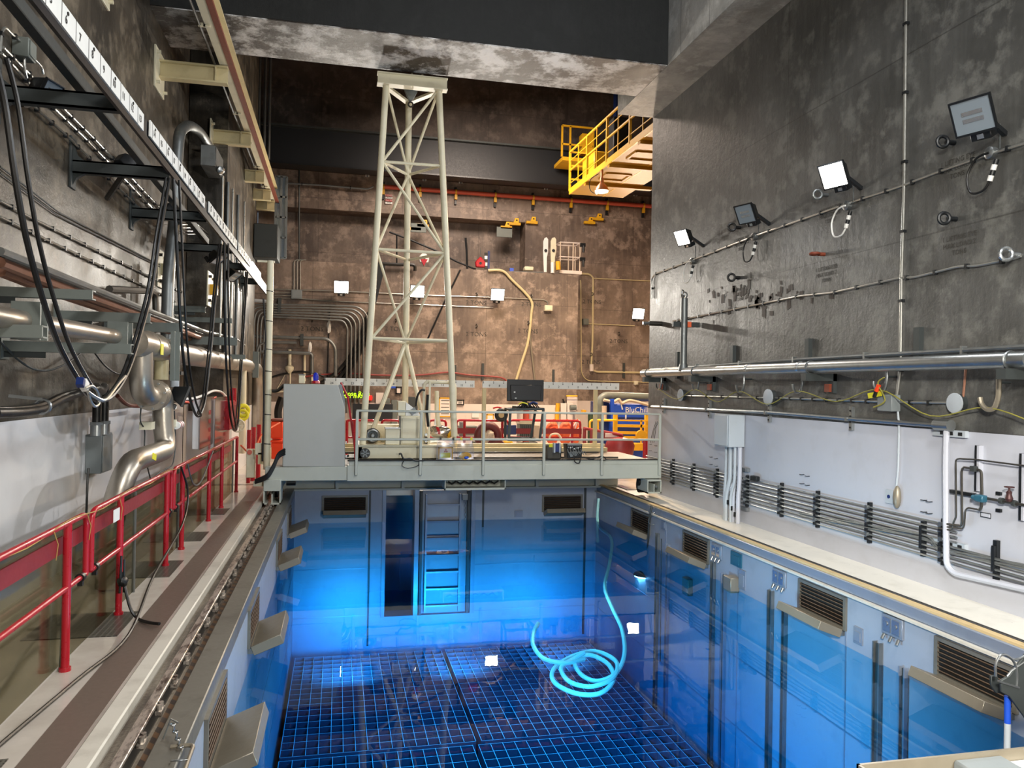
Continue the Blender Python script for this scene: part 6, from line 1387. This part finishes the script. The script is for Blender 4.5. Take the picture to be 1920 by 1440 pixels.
for z in (zm, zt):
    for y in (27.7, 28.3): MB().tube([(a.x, y, z), (b.x, y, z)], .025, 8).build('rail', 'wall_pink', sf)
    for x in (a.x, b.x): MB().tube([(x, 27.7, z), (x, 28.3, z)], .025, 8).build('rail', 'wall_pink', sf)
MB().box(a.x-.05, b.x+.05, 27.6, 28.4, a.z-.02, a.z+.1).build('platform', 'wall_pink', sf)
for z in (zt-.05, zm-.05): MB().box(b.x-.02, b.x+.18, 27.6, 27.7, z-.08, z+.05).cyl((b.x+.1, 27.6, z-.05), (b.x+.1, 27.6, z-.3), .05, 8).build('camera_mount', 'lampbody', sf)
o = MB().tube([K(1047, 506, 27.5), K(1046, 490, 27.5)], .09, 10).build('bottle', 'yellow'); tag(o, 'amber bottle between the paddle board and the scaffold', 'bottle')
o = MB().tube([K(1036, 512, 27.5), K(1036, 492, 27.5)], .07, 10).build('bottle', 'white'); tag(o, 'white bottle at the foot of the right paddle board', 'bottle')
o = MB().box(K(984, 500, 27.8).x, K(1001, 500, 27.8).x, 27.8, 28.1, K(984, 507, 27.8).z, K(984, 499, 27.8).z).build('tool_case', 'cream', bevel=.03); tag(o, 'small cream oval case lying on the block top', 'case')
kcon('horizontal pipe resting on the block top', [(910, 509), (1018, 511)], 27.75, .03, 'galv_dull')
o = MB().box(K(955, 505, 28).x, K(962, 505, 28).x, 27.9, 28.0, K(955, 520, 28).z, K(955, 503, 28).z).build('blue_clip', 'blue'); tag(o, 'blue clip hooked over the block edge', 'clip')
# conduits on the right section of the back wall
kcon('cream conduit looping down the back wall right of the block', [(1088, 513), (1105, 514), (1112, 520), (1111, 640), (1108, 697), (1215, 699)], YB, .04, 'cream_warm', bend=.3)
kcon('thin conduit turning down beside the block edge', [(1088, 525), (1089, 530), (1090, 700), (1100, 714), (1222, 717)], YB, .02, 'cream_warm', bend=.3)
kcon('thin straight conduit toward the right corner, upper', [(1112, 522), (1222, 527)], YB, .02, 'cream_warm')
kcon('thin straight conduit behind the corner floodlight', [(1100, 607), (1190, 611)], YB, .018, 'cream_warm')
o = MB().tube([K(1109, 683, YB-.1), K(1109, 696, YB-.1)], .09, 10).build('conduit_fitting', 'wall_pink'); tag(o, 'pale conduit fitting at the lower bend on the back wall', 'fitting')
bbox('little square box on the thin conduit near the right corner', 1190, 714, 1197, 722, YB, .12, 'cream')
for i, (x, y) in enumerate(((1169, 695), (1037, 708), (853, 700), (905, 697))): q = K(x, y, YK if x < 1080 else YB); o = MB().box(q.x-.04, q.x+.04, q.y-.06, q.y, q.z-.3, q.z+.3).build('strut', 'darksteel'); tag(o, ('dark strut on the back wall under the corner conduit', 'dark strut behind the right numbered board', 'dark strut beside the right mast leg', 'dark strut above the gap between the numbered boards')[i], 'strut', 'struts on the back wall')
# orange pipe with yellow hangers
P = [K(718, 350, 28.85), K(1226, 387, 28.85)]
op = thing('fire_pipe', 'long salmon red pipe across the upper back wall', 'pipe', P[0])
MB().tube(P, .085, 12).build('pipe', 'salmon', op)
for x in (719, 788, 855, 929, 1000, 1071, 1139, 1207):
    q = K(x, 350+(x-718)*.0728, 28.85); MB().lathe(q, XD, [(.10, -.03), (.10, .03)], 12).build('clamp', 'yellow', op); MB().box(q.x-.04, q.x+.04, 28.9, 29.0, q.z-.45, q.z+.2).build('hanger', 'lampbody', op); MB().box(q.x-.05, q.x+.05, 28.82, 28.92, q.z-.28, q.z-.1).build('hanger_clip', 'yellow', op)
for i, x in enumerate((689, 796, 864, 1024, 1192)):
    q = K(x, 322+(x-689)*.073, 28.9); t = thing('wall_tag', 'small white plate high on the back wall under the dark girder, %s from the left' % ORD[i], 'plate', q, 'white plates under the dark girder')
    MB().box(q.x-.07, q.x+.07, 28.9, 28.96, q.z-.18, q.z+.18).build('plate', 'white', t); MB().cyl((q.x, 28.88, q.z-.16), (q.x, 28.9, q.z-.16), .04, 8).build('button', 'galv', t)
# sign left of the pipe
t = thing('warning_sign', 'small red and white stacked sign below the start of the salmon pipe', 'sign', K(729, 383, 28.95))
for k in range(4):
    a = K(722.5, 364+k*4.8, 28.95); b = K(735.5, 368.5+k*4.8, 28.95); MB().box(a.x, b.x, 28.93, 28.95, b.z, a.z).build('strip', 'white' if k % 2 else 'ink_red', t)
    text(('DANGER', 'CRANE', 'WATCH', 'STEP')[k], .07, ((a.x+b.x)/2, 28.925, (a.z+b.z)/2), XD, ZD, 'ink' if k % 2 else 'white', t)
# dark runway girder and its ledge
gd = thing('crane_girder', 'dark blue-grey crane runway girder along the upper back wall', 'girder', (4, 28, 10.1))
za, zb = K(800, 318, 27.7).z, K(800, 262, 27.7).z
zbot = K(800, 328, 27.7).z
MB().box(-2.9, 12.9, 27.7, 27.74, zbot, zb).build('web', 'girder_mat' if 'girder_mat' in M else 'darksteel', gd); MB().box(-2.9, 12.9, 27.45, 28.08, zbot-.05, zbot).build('lower_flange', 'lampbody', gd); MB().box(-2.9, 12.9, 27.5, 28.08, zb, zb+.06).build('upper_flange', 'darksteel', gd)
# yellow wall brackets
for i, (x, y, n, wh) in enumerate(((778, 426, 1, 'behind the mast, left'), (793, 420, 1, 'behind the mast, right'), (957, 420, 2, 'double one over the dark square'), (997, 414, 1, 'single one right of the dark square'), (1113, 411, 2, 'double one near the right corner'))):
    q = K(x, y, 28.93); t = thing('yellow_bracket', 'yellow wall hook bracket high on the back wall, ' + wh, 'bracket', q, 'yellow brackets on the back wall')
    for k in range(n):
        c = q + V(((k-.5*(n-1))*.34, 0, (k-.5*(n-1))*.16))
        MB().box(c.x-.22, c.x+.22, 28.86, 29.0, c.z-.12, c.z-.02).build('foot', 'yellow', t); MB().prism([c+V((-.05, 0, -.04)), c+V((.16, 0, -.04)), c+V((.16, 0, .16)), c+V((.02, 0, .16))], (0, .1, 0)).build('lug', 'yellow_bright', t); MB().cyl(c+V((.08, -.01, .08)), c+V((.08, .0, .08)), .03, 8).build('hole', 'darkgap', t)
for x0, y0, x1, y1, wh in ((770, 418, 799, 437, 'behind the mast'), (931, 425, 960, 446, 'under the double yellow bracket')):
    a = K(x0, y0, 28.9); b = K(x1, y1, 28.9); o = MB().box(a.x, b.x, 28.86, 28.9, b.z, a.z).build('wall_plate', 'channel', bevel=.01); tag(o, 'dark green-grey square plate on the back wall ' + wh, 'plate', 'dark square plates')
# louvred box and window at the left end
t = thing('louvre_box', 'dark blank duct box hanging at the back left below the runway', 'duct', K(500, 485, 25))
a = K(476, 418, 24.5); b = K(520, 484, 24.5); MB().box(a.x, b.x, 24.5, 25.6, b.z, a.z).build('body', 'darksteel', t, bevel=.02); MB().box(a.x-.25, a.x, 24.7, 25.6, b.z, a.z).build('dark_gap', 'darkgap', t)
t = thing('window_frame', 'narrow pale window frame standing behind the dark duct box', 'window', K(528, 485, 26))
a = K(518, 330, 26); b = K(535, 484, 26)
for x in (a.x, (a.x+b.x)/2, b.x): MB().box(x-.035, x+.035, 26, 26.08, b.z, a.z).build('stile', 'galv_dull', t)
for k in range(5): z = b.z+(a.z-b.z)*k/4; MB().box(a.x, b.x, 26, 26.06, z-.03, z+.03).build('rail', 'galv_dull', t)
MB().box(a.x, b.x, 26.05, 26.06, b.z, a.z).build('pane', 'lens_off', t)
for k, x in enumerate((487, 497, 505)): q0 = K(x, 160+k*40, 27); q1 = K(x, 300, 27); o = MB().tube([V((q0.x, q0.y, 14)), V((q0.x, q0.y, q1.z))], .05, 8).build('riser_conduit', 'galv_dull'); tag(o, 'vertical riser at the far left under the cross beam, %s one' % ORD[k], 'conduit', 'risers under the cross beam')
kcon('thin vertical pipe in the back left corner', [(561, 300), (561, 490)], 28.9, .03, 'darksteel')
kcon('grey horizontal pipe at the upper back left', [(520, 343), (600, 347), (690, 355), (700, 350)], 28.8, .035, 'galv_dull', clips=2)

# yellow crane walkway with its warm lamp
cw = thing('crane_walkway', 'yellow overhead crane walkway with railing behind the right wall corner', 'walkway', (9, 22, 9.0))
YW = 21.5
zf = K(1130, 360, YW).z - .0
p1 = K(1068, 365, YW); p2 = K(1168, 371, YW)
L_ = 6.5
xr_ = p1.x
# end plate faces the pool; the walkway runs away to the upper right, i.e. towards the camera side of the room
def W_(x, y, Y): return ony(Y, x, y)
zW = K(1068, 362, 24.5).z
A0 = onz(zW, 1068, 364); A1 = onz(zW, 1168, 371); A2 = onz(zW, 1232, 238); A3 = onz(zW, 1300, 290)
dn_ = (A2 - A0)
MB().prism([A0, A1, A1 + dn_, A0 + dn_], (0, 0, .10)).build('floor_plate', 'yellow_w', cw)
u1 = (A1-A0); u2 = dn_
for f_ in (.22, .52, .84): q = A0 + u2*f_; MB().bar(q + V((0, 0, -.05)), q + u1*1.18 + V((0, 0, -.05)), .16, .10).build('floor_joist', 'yellow_w', cw)
MB().bar(A0 + u1*.62 + V((0, 0, -.004)), A0 + u1*.62 + u2 + V((0, 0, -.004)), .03, .008).build('plate_seam', 'yellow', cw)
for f_ in (.30, .62):
    c0 = A0 + u2*f_ + u1*.15; c1 = c0 + u1*.4; c2 = c1 + u2*.10; c3 = c0 + u2*.10
    for p_, q_ in ((c0, c1), (c1, c2), (c2, c3), (c3, c0)): MB().bar(p_ + V((0, 0, -.02)), q_ + V((0, 0, -.02)), .07, .04).build('hatch_frame', 'yellow_w', cw)
MB().bar(A0 + V((0, 0, .08)), A0 + dn_ + V((0, 0, .08)), .04, .18).build('toe_plate', 'yellow', cw)
for k in range(9): q = A0 + dn_*(k/8); MB().bar(q + V((0, 0, .1)), q + V((0, 0, 1.4)), .065 if k % 2 == 0 else .03).build('railing_post', 'yellow', cw)
for h, wd in ((.35, .02), (.78, .045), (1.1, .02), (1.4, .05)): MB().bar(A0 + V((0, 0, h)), A0 + dn_ + V((0, 0, h)), wd).build('rail', 'yellow', cw)
for h in (.5, .95, 1.4): MB().bar(A0 + V((0, 0, h)), A0 + u1 + V((0, 0, h)), .045).build('end_rail', 'yellow', cw)
MB().box(A0.x+.3, A0.x+1.4, A0.y-1.6, A0.y-.4, zW+.2, zW+1.0).build('machine_housing', 'yellow', cw, bevel=.03)
MB().box(A0.x+.5, A0.x+1.0, A0.y-2.8, A0.y-2.0, zW+.2, zW+1.7).build('drive_box', 'lampbody', cw, bevel=.03)
sp_ = thing('service_platform', 'small shaded yellow platform with rail left of the crane walkway', 'platform', K(1062, 290, 26.5))
a = K(1052, 290, 26.5); b = K(1110, 290, 26.5); zt_ = K(1052, 237, 26.5).z
MB().box(a.x, b.x, 26.3, 27.4, a.z-.25, a.z-.12).build('deck', 'yellow', sp_)
for x in (a.x, a.x+.3, b.x): MB().bar((x, 26.4, a.z-.1), (x, 26.4, zt_), .06).build('post', 'yellow', sp_)
for z in (a.z+.35, zt_): MB().bar((a.x, 26.4, z), (b.x, 26.4, z), .06).build('rail', 'yellow', sp_)
MB().box(a.x+.75, a.x+1.2, 26.4, 26.8, a.z+.1, a.z+.8).build('control_box', 'yellow', sp_)
o = MB().tube([K(1153, 180, 26)+V((0, 0, 3)), K(1154, 225, 26), K(1158, 250, 26)], .08, 8).build('hanging_cable', 'blue_dark'); tag(o, 'dark blue cable hanging behind the crane walkway', 'cable')
wl = thing('bay_lamp', 'lit copper coloured bay lamp hung under the yellow walkway', 'lamp', onz(zW-.5, 1128, 348)); q = onz(zW-.62, 1128, 358)
MB().lathe(q, ZD, [(.21, 0), (.20, .06), (.12, .17), (.06, .24), (.06, .36), (.04, .40), (.04, .63)], 20).build('shade', 'copper', wl); MB().lathe(q - ZD*.005, ZD, [(.19, -.03), (.2, .01)], 20).build('lens', 'lens_warm', wl)
MB().tube(spline([q+V((-.1, 0, .5)), q+V((-.35, 0, .3)), q+V((-.35, 0, 0)), q+V((-.15, 0, -.1)), q+V((-.1, 0, .0))]), .012, 6).build('cord', 'black', wl)
area('bay_lamp_light', q - ZD*.08, q - ZD*5, .35, .35, 900, (1, .72, .45), 170)

# ================================================================ clutter on the far deck (behind the bridge)
def Fb(Y, x0, y0, x1, y1, dep, mat, label, name, cat, group=None, bevel=.01, parent=None):
    a = ony(Y, x0, y0); b = ony(Y, x1, y1); o = MB().box(a.x, b.x, Y, Y+dep, b.z, a.z).build(name, mat, parent, bevel=bevel)
    if parent is None: tag(o, label, cat, group)
    return o
# red railing
rk = thing('far_railing', 'red pipe railing across the far deck behind the bridge', 'railing', ony(22, 850, 840))
YR_ = 22.0
def fr_(x, y, Y=YR_): return ony(Y, x, y)
def fseg(x0, x1, yt=788, ym=820):
    p = [fr_(x0, ym), fr_(x0, yt), fr_(x1, yt+(x1-x0)*.01), fr_(x1, ym+(x1-x0)*.01)]; MB().tube(p, .035, 8, bend=.1).build('top_rail', 'red', rk); MB().tube([p[0], p[3]], .03, 8).build('mid_rail', 'red', rk)
fseg(650, 704); fseg(716, 750); fseg(805, 836); fseg(856, 953); fseg(955, 1088)
for x in (651, 666, 871, 942, 1073):
    a = fr_(x, 788); MB().tube([a, V((a.x, a.y, 0))], .04, 8).build('post', 'red', rk)
a = fr_(856, 791); b = fr_(1090, 800); MB().box(a.x, b.x, YR_-.04, YR_-.02, .0+1.02, 1.02+.16).build('toe_board', 'red_dull', rk)
rk2 = thing('ramp_railing', 'dark red slanting railing beside the yellow guard at the far right', 'railing', ony(22, 1150, 845))
MB().tube([ony(21.5, 1094, 803), ony(20.8, 1168, 816)], .045, 8).tube([ony(21.5, 1094, 832), ony(20.8, 1168, 846)], .045, 8).build('rail', 'red_dull', rk2)
for x in (1096, 1109, 1155, 1166): a = ony(21.3, x, 803+(x-1094)*.17); MB().tube([a, V((a.x, a.y, .3))], .05, 8).build('post', 'red_dull', rk2)
MB().prism([ony(21.2, 1130, 808), ony(21.1, 1168, 815), ony(21.1, 1168, 823), ony(21.2, 1130, 822)], (0, .03, 0)).build('toe_board', 'red_dull', rk2); q = ony(21.0, 1147, 816); MB().box(q.x-.2, q.x+.2, 20.95, 21.0, q.z-.06, q.z+.06).build('sign_strip', 'wall_pink', rk2)
for x in (1209.5, 1214): a = ony(19.0, x, 826); o = MB().tube([a, V((a.x, a.y, .0))], .055, 10).build('bollard', 'red'); tag(o, 'dark red post by the right wall corner, %s of the pair' % ('left' if x < 1212 else 'right'), 'post', 'red posts at the corner')
# yellow guard
yg = thing('yellow_guard', 'bright yellow guard rail in front of the blue machine', 'guard rail', ony(22.5, 1170, 850))
Yg = 22.5
for x in (1155, 1214): a = ony(Yg, x, 775); b = ony(Yg, x, 822); MB().box(a.x-.06, a.x+.06, Yg, Yg+.1, .2, a.z).build('post', 'yellow_bright', yg)
for y in (788, 798, 811, 820): MB().bar(ony(Yg, 1155, y), ony(Yg, 1214, y+1), .05, .09 if y != 788 else .05).build('rail', 'yellow_bright', yg)
a = ony(Yg, 1106, 788); MB().tube([ony(Yg, 1106, 805), a, ony(Yg, 1155, 788)], .035, 8, bend=.1).build('loop_rail', 'yellow_bright', yg); MB().bar(ony(Yg, 1121, 789), ony(Yg, 1121, 806), .05).bar(ony(Yg, 1202, 788), ony(Yg, 1202, 830), .05).build('stay', 'yellow_bright', yg)
MB().lathe(ony(Yg-.1, 1203, 817), YD, [(.17, 0), (.17, .1), (.05, .14)], 18).build('reel', 'yellow', yg)
# blue machine
bm_ = thing('blue_chiller', 'big blue chiller cabinet with white lettering by the right wall corner', 'machine', ony(24, 1185, 845))
a = ony(24, 1148, 757); b = ony(24, 1218, 818); MB().box(a.x, b.x+.3, 24, 25.5, .1, a.z-.02).build('body', 'blue', bm_, bevel=.02)
a2 = ony(24.1, 1131, 752); MB().box(a2.x, a.x, 24.3, 25.4, .1, a.z+.05).build('side_bay', 'blue_dark', bm_); MB().bar(ony(23.95, 1147, 748), ony(23.95, 1149, 800), .12).build('corner_post', 'blue', bm_)
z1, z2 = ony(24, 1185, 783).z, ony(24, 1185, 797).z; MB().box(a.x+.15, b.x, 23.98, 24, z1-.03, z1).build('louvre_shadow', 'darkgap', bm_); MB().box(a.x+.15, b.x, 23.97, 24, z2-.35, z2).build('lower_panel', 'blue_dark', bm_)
q = ony(23.99, 1194, 769); text('BluChill', .26, q, XD, ZD, 'white', bm_, 'brand_lettering'); q = ony(23.99, 1194, 774); text('Chiller', .12, q, XD, ZD, 'white', bm_, 'brand_lettering')
q = ony(23.98, 1173, 781); MB().box(q.x-.02, q.x+.02, 23.95, 23.98, q.z-.07, q.z+.07).build('door_handle', 'white', bm_)
o = MB().tube([ony(24.2, 1126, 790), ony(24.2, 1124, 752), ony(24.2, 1132, 742), ony(24.2, 1222, 745)], .13, 12, bend=.5).build('duct_hose', 'channel'); tag(o, 'thick grey insulated hose lying over the blue machine', 'hose')
o = MB().tube(spline([ony(24, x, y) for x, y in ((1132, 750), (1150, 753), (1160, 749), (1166, 756), (1180, 751), (1200, 755), (1222, 762))]), .05, 8).build('hose', 'cloth_pale'); tag(o, 'pale hose lying on the blue machine', 'hose')
o = MB().tube([ony(24, 1164, 756), ony(24, 1167, 768)], .025, 6).build('strap', 'white'); tag(o, 'white strap end hanging over the blue machine', 'strap')
o = MB().tube([ony(23.5, 1133, 761), ony(23.5, 1133, 790)], .08, 10).build('tube_roll', 'cloth_pale'); tag(o, 'beige roll standing left of the blue machine', 'roll')
o = MB().tube([ony(23.5, 1108, 773), V((ony(23.5, 1108, 790).x, 23.5, 0))], .10, 12).build('gas_cylinder', 'green'); tag(o, 'dark green gas cylinder left of the blue machine', 'cylinder')
o = MB().box(ony(23.4, 1106, 0).x, ony(23.4, 1112, 0).x, 23.4, 23.6, ony(23.4, 1100, 774).z, ony(23.4, 1100, 769).z).build('gas_tap', 'yellow'); tag(o, 'yellow valve head beside the green cylinder', 'valve')
o = MB().lathe(ony(20.8, 1162, 852), ZD, [(.38, 0), (.42, .25), (.36, .42), (.05, .5)], 18).build('red_cover', 'red_dull'); tag(o, 'translucent looking red drum cover behind the slanting railing', 'drum')
Fb(23.5, 1186, 832, 1212, 845, .5, 'yellow', 'wooden coloured box under the yellow guard', 'crate', 'box')
o = MB().box(ony(22, 1176, 0).x, ony(22, 1188, 0).x, 22, 22.1, ony(22, 1180, 833).z, ony(22, 1180, 827).z).build('red_box', 'red'); tag(o, 'small red box hanging under the yellow guard', 'box')
# orange bags
for i, (x0, x1, wh) in enumerate(((1024, 1047, 'left, with a swirled hose on it'), (1049, 1072, 'middle'), (1073, 1086, 'right, narrow and slanting'))):
    c = ony(22.8, (x0+x1)/2, 812); a = ony(22.8, x0, 790); b = ony(22.8, x1, 830)
    t = thing('orange_bag', 'orange tool bag hung on the far red railing, ' + wh, 'bag', c, 'orange bags on the far railing')
    MB().blob(c, (b.x-a.x)*.55, .16, (a.z-b.z)*.56, i, .06, 16, 10).build('bag', 'orange_pale', t)
    if i == 0: MB().torus(c+V((0, -.15, .05)), YD, .13, .02, 18, 6).build('hose_ring', 'orange', t)
    MB().tube([V((a.x+.05, 22.7, a.z)), V((c.x, 22.65, a.z+.06)), V((b.x-.05, 22.7, a.z))], .02, 6).build('handle', 'orange', t)
o = MB().tube(spline([ony(22.3, x, y) for x, y in ((1068, 822), (1075, 800), (1083, 790), (1078, 806), (1090, 800))]), .02, 6).build('cord', 'white'); tag(o, 'pale red cord looped over the right orange bag', 'cord')
# wheels, hoses, boxes between
t = thing('hose_reel', 'black hose reel with tan centre behind the bridge rail', 'reel', ony(22.5, 940, 790)); c = ony(21.92, 940, 778)
MB().torus(c, YD, .14, .06, 24, 10).build('hose', 'black', t); MB().lathe(c, YD, [(.10, -.02), (.10, .03)], 18).build('hub', 'wood', t); MB().tube(spline([c+V((0, 0, .2)), c+V((-.12, 0, .22)), c+V((-.25, 0, .19))]), .025, 6).build('hose_end', 'red', t)
t = thing('hose_drum', 'large dark red hose drum with bent tan core, standing behind the bridge', 'drum', ony(21, 915, 845)); c = ony(20.8, 915, 817)
MB().torus(c, YD, .27, .12, 26, 10).build('hose', 'brown_leather', t); MB().blob(c+V((.02, -.1, -.05)), .16, .1, .2, 2, .1).build('core', 'cloth_pale', t); MB().tube([c+V((-.02, -.15, -.2)), c+V((0, -.15, .05)), c+V((.12, -.15, .06))], .06, 10, bend=.08).build('bent_pipe', 'cloth_pale', t)
t = thing('hose_drum', 'second dark red hose coil lower right of the large one', 'drum', ony(21, 925, 850)); c = ony(20.5, 930, 838); MB().torus(c, YD, .16, .09, 22, 8).build('hose', 'brown_leather', t)
o = MB().blob(ony(21, 912, 842), .35, .25, .1, 9, .1).build('cloth_pile', 'cloth_pale'); tag(o, 'pale rope pile under the dark red hose drum', 'rope pile')
Fb(21.5, 888, 828, 897, 845, .3, 'channel', 'small grey bin at the foot of the hose drum', 'bin', 'bin')
for k in range(4): Fb(22.8, 861, 799+k*6.5, 895, 803+k*6.5, .5, 'palegrey' if k % 2 else 'channel', 'grey shelf board stacked left of the hose drum, %s from the top' % ORD[k], 'shelf_board', 'shelf', 'grey shelf boards')
Fb(22.6, 862, 791, 868, 826, .1, 'greybox', 'grey upright at the left end of the shelf boards', 'shelf_upright', 'post')
Fb(21.2, 944, 826, 962, 845, .4, 'yellow', 'tan waste bag standing right of the hose drum', 'tan_box', 'box', None, .05)
Fb(21.8, 946, 797, 968, 815, .1, 'blue_dark', 'dark navy panel behind the cart frame', 'navy_panel', 'panel')
t = thing('filter_box', 'grey ribbed filter box seen through the cart frame', 'box', ony(22, 988, 822)); a = ony(22, 975, 795); b = ony(22, 1000, 822)
MB().box(a.x, b.x, 22, 22.4, b.z, a.z).build('body', 'channel', t, bevel=.02); MB().box(a.x-.02, b.x+.02, 21.95, 22.45, a.z, a.z+.1).build('lid', 'cream', t)
for k in range(7): x = a.x+(b.x-a.x)*(k+.5)/7; MB().box(x-.012, x+.012, 21.98, 22, b.z+.03, a.z-.03).build('rib', 'darksteel', t)
Fb(21.9, 1001, 797, 1012, 823, .2, 'cloth_pale', 'tan cardboard box right of the ribbed filter box', 'cardboard_box', 'box')
o = MB().blob(ony(21.5, 982, 838), .28, .2, .12, 12, .2).blob(ony(21.5, 1000, 836), .2, .2, .12, 13, .2).build('cloth_pile', 'drk_cloth'); tag(o, 'dark heap of cloth and tools under the ribbed box', 'heap')
for i, x in enumerate((975, 986, 996)): q = ony(23, x, 782); o = MB().tube([V((q.x, q.y, 0)), q+ZD*.22], .1, 10).build('red_tube', 'salmon' if i % 2 else 'wall_pink'); tag(o, 'upright tube above the ribbed box, %s of three' % ('left', 'middle', 'right')[i], 'tube', 'upright tubes above the box')
o = MB().tube(spline([ony(21.8, x, y) for x, y in ((1030, 822), (1034, 815), (1046, 814), (1052, 822))]), .03, 8).build('hoop', 'cloth_pale'); tag(o, 'pale pipe hoop in front of the orange bags', 'hoop')
for x, wh in ((1200, 'a'),): pass
# wall posters and sheets on the wainscot
def sheet(x0, y0, x1, y1, mat, label, border=None, Y=27.46, lines=0):
    a = K(x0, y0, Y); b = K(x1, y1, Y); t = thing('wall_notice', label, 'notice', ((a.x+b.x)/2, Y, b.z)); MB().box(a.x, b.x, Y-.01, Y, b.z, a.z).build('sheet', mat, t)
    if border: MB().box(a.x, b.x, Y-.02, Y-.01, a.z-.05, a.z).box(a.x, b.x, Y-.02, Y-.01, b.z, b.z+.04).box(a.x, a.x+.04, Y-.02, Y-.01, b.z, a.z).box(b.x-.04, b.x, Y-.02, Y-.01, b.z, a.z).build('border', border, t)
    for k in range(lines): z = a.z-(a.z-b.z)*(k+1)/(lines+1); MB().box(a.x+.08, b.x-.08, Y-.014, Y-.01, z-.012, z+.012).build('print_line', 'ink_grey', t)
sheet(823, 745, 846, 782, 'paper', 'white notice with yellow top edge beside the mast leg', 'yellow', lines=5)
sheet(855, 749, 870, 760, 'paper', 'small framed dark bordered notice right of the mast', 'ink_grey', lines=3)
sheet(705, 736, 719, 757, 'paper', 'white tag sheet left of the slanting mast brace')
sheet(1063, 742, 1082, 770, 'wall_pink', 'pale notice with bright yellow top bar near the black cable', 'wall_pink'); Fb(27.3, 1062, 741, 1083, 744, .03, 'yellow_bright', 'bright yellow bar above the pale notice', 'yellow_bar', 'bar')
sheet(912, 776, 926, 790, 'paper', 'yellow framed white sheet left of the black hose reel', 'yellow')
sheet(725, 724, 742, 728, 'blue', 'thin blue strip sign above the black screen at the far side')
sheet(742, 725, 753, 739, 'paper', 'small square sign with dark frame between the mast legs', 'ink')
sheet(885, 774, 898, 783, 'white', 'white box notice with blue print left of the yellow framed sheet')
t = thing('wall_screen', 'large black screen on the far wainscot left of the mast', 'screen', K(698, 788, 26.9)); a = K(661, 757, 26.9); b = K(736, 790, 26.9); MB().box(a.x, b.x, 26.9, 27.0, b.z, a.z).build('panel', 'black_tv', t, bevel=.01); MB().box((a.x+b.x)/2-.1, (a.x+b.x)/2+.1, 27.0, 27.5, (a.z+b.z)/2-.1, (a.z+b.z)/2+.1).build('wall_arm', 'lampbody', t)
t = thing('led_sign', 'dark sign with green lit dose rate lettering above the far black screen', 'sign', K(668, 746, 26.6)); a = K(652, 734, 26.6); b = K(684, 748, 26.6); MB().box(a.x, b.x, 26.6, 26.7, b.z, a.z).build('housing', 'lampbody', t); MB().box((a.x+b.x)/2-.05, (a.x+b.x)/2+.05, 26.7, 27.5, (a.z+b.z)/2-.05, (a.z+b.z)/2+.05).build('wall_arm', 'lampbody', t); text('Dose Rate', .21, ((a.x+b.x)/2, 26.59, a.z-.075), XD, ZD, 'led', t); text('0.1 mR/hr', .19, ((a.x+b.x)/2, 26.59, b.z+.08), XD, ZD, 'led', t)
q = K(694, 746, 27.42); o = MB().lathe(q, ZD, [(.07, -.08), (.08, 0), (.07, .08)], 12).build('red_light', 'led_red'); tag(o, 'small red lit lamp right of the green lettering', 'lamp')
Fb(27.2, 719, 747, 731, 757, .2, 'channel', 'grey box over the right end of the far black screen', 'grey_box', 'box'); Fb(27.2, 734, 750, 745, 800, .2, 'channel', 'grey-brown locker right of the far black screen', 'locker', 'locker')
Fb(27.2, 758, 744, 783, 790, .3, 'darksteel', 'dark grey machine panel behind the slanted console', 'dark_panel', 'panel')
o = MB().tube(spline([K(x, y, 27.42) for x, y in ((1055, 748), (1058, 755), (1057, 765), (1062, 778), (1072, 790))]), .03, 7).build('cable', 'black'); tag(o, 'black cable hanging on the pink wainscot near the yellow bar', 'cable')
o = MB().tube([K(1046, 756, 27.4), K(1044, 790, 27.4)], .08, 8).build('strap_roll', 'yellow'); tag(o, 'dull yellow strap hanging on the wainscot', 'strap')
for i, x in enumerate((1052, 1064)): Fb(27.3, x, 756, x+10, 788, .15, 'wall_pink', 'pale panel door on the far wainscot, %s' % ('left', 'right')[i], 'panel_door', 'door panel', 'pale panel doors')
o = MB().cyl(K(1069, 764, 27.2), K(1080, 764, 27.2), .1, 10).build('grey_duct', 'channel'); tag(o, 'short grey duct on the wainscot below the yellow bar', 'duct')
for i, x in enumerate((522, 513)): pass
kcon('black pipe arc left of the cabinet at the back', [(524, 800), (520, 770), (529, 745)], 26, .12, 'black', 'hose', 'hose', None, bend=.6)
# stencil marks on the block
for i, (x, y, Y) in enumerate(((585, 617, YK), (742, 617, YK), (893, 627, YK), (990, 621, YK), (1110, 566, YB), (1108, 679, YB), (893, 568, YK), (1160, 640, YB), (996, 571, YK))):
    q = K(x, y, Y-.006); t = thing('stencil_mark', 'faded stencilled load mark on the back wall, ' + ('left behind the conduits', 'behind the mast', 'below the floodlight right of the mast', 'beside the cream hose', 'upper one right of the block', 'lower one right of the block', 'high behind the right mast leg', 'under the corner floodlight', 'at the hose bend')[i], 'marking', q, 'stencilled marks on the back wall'); text('2 TONS', .22, q, XD, ZD, 'ink_grey', t, 'stencil'); MB().torus(q+V((0, -.03, .3)), (1, .3, 0), .06, .02, 12, 6).build('eye', 'rawsteel', t)
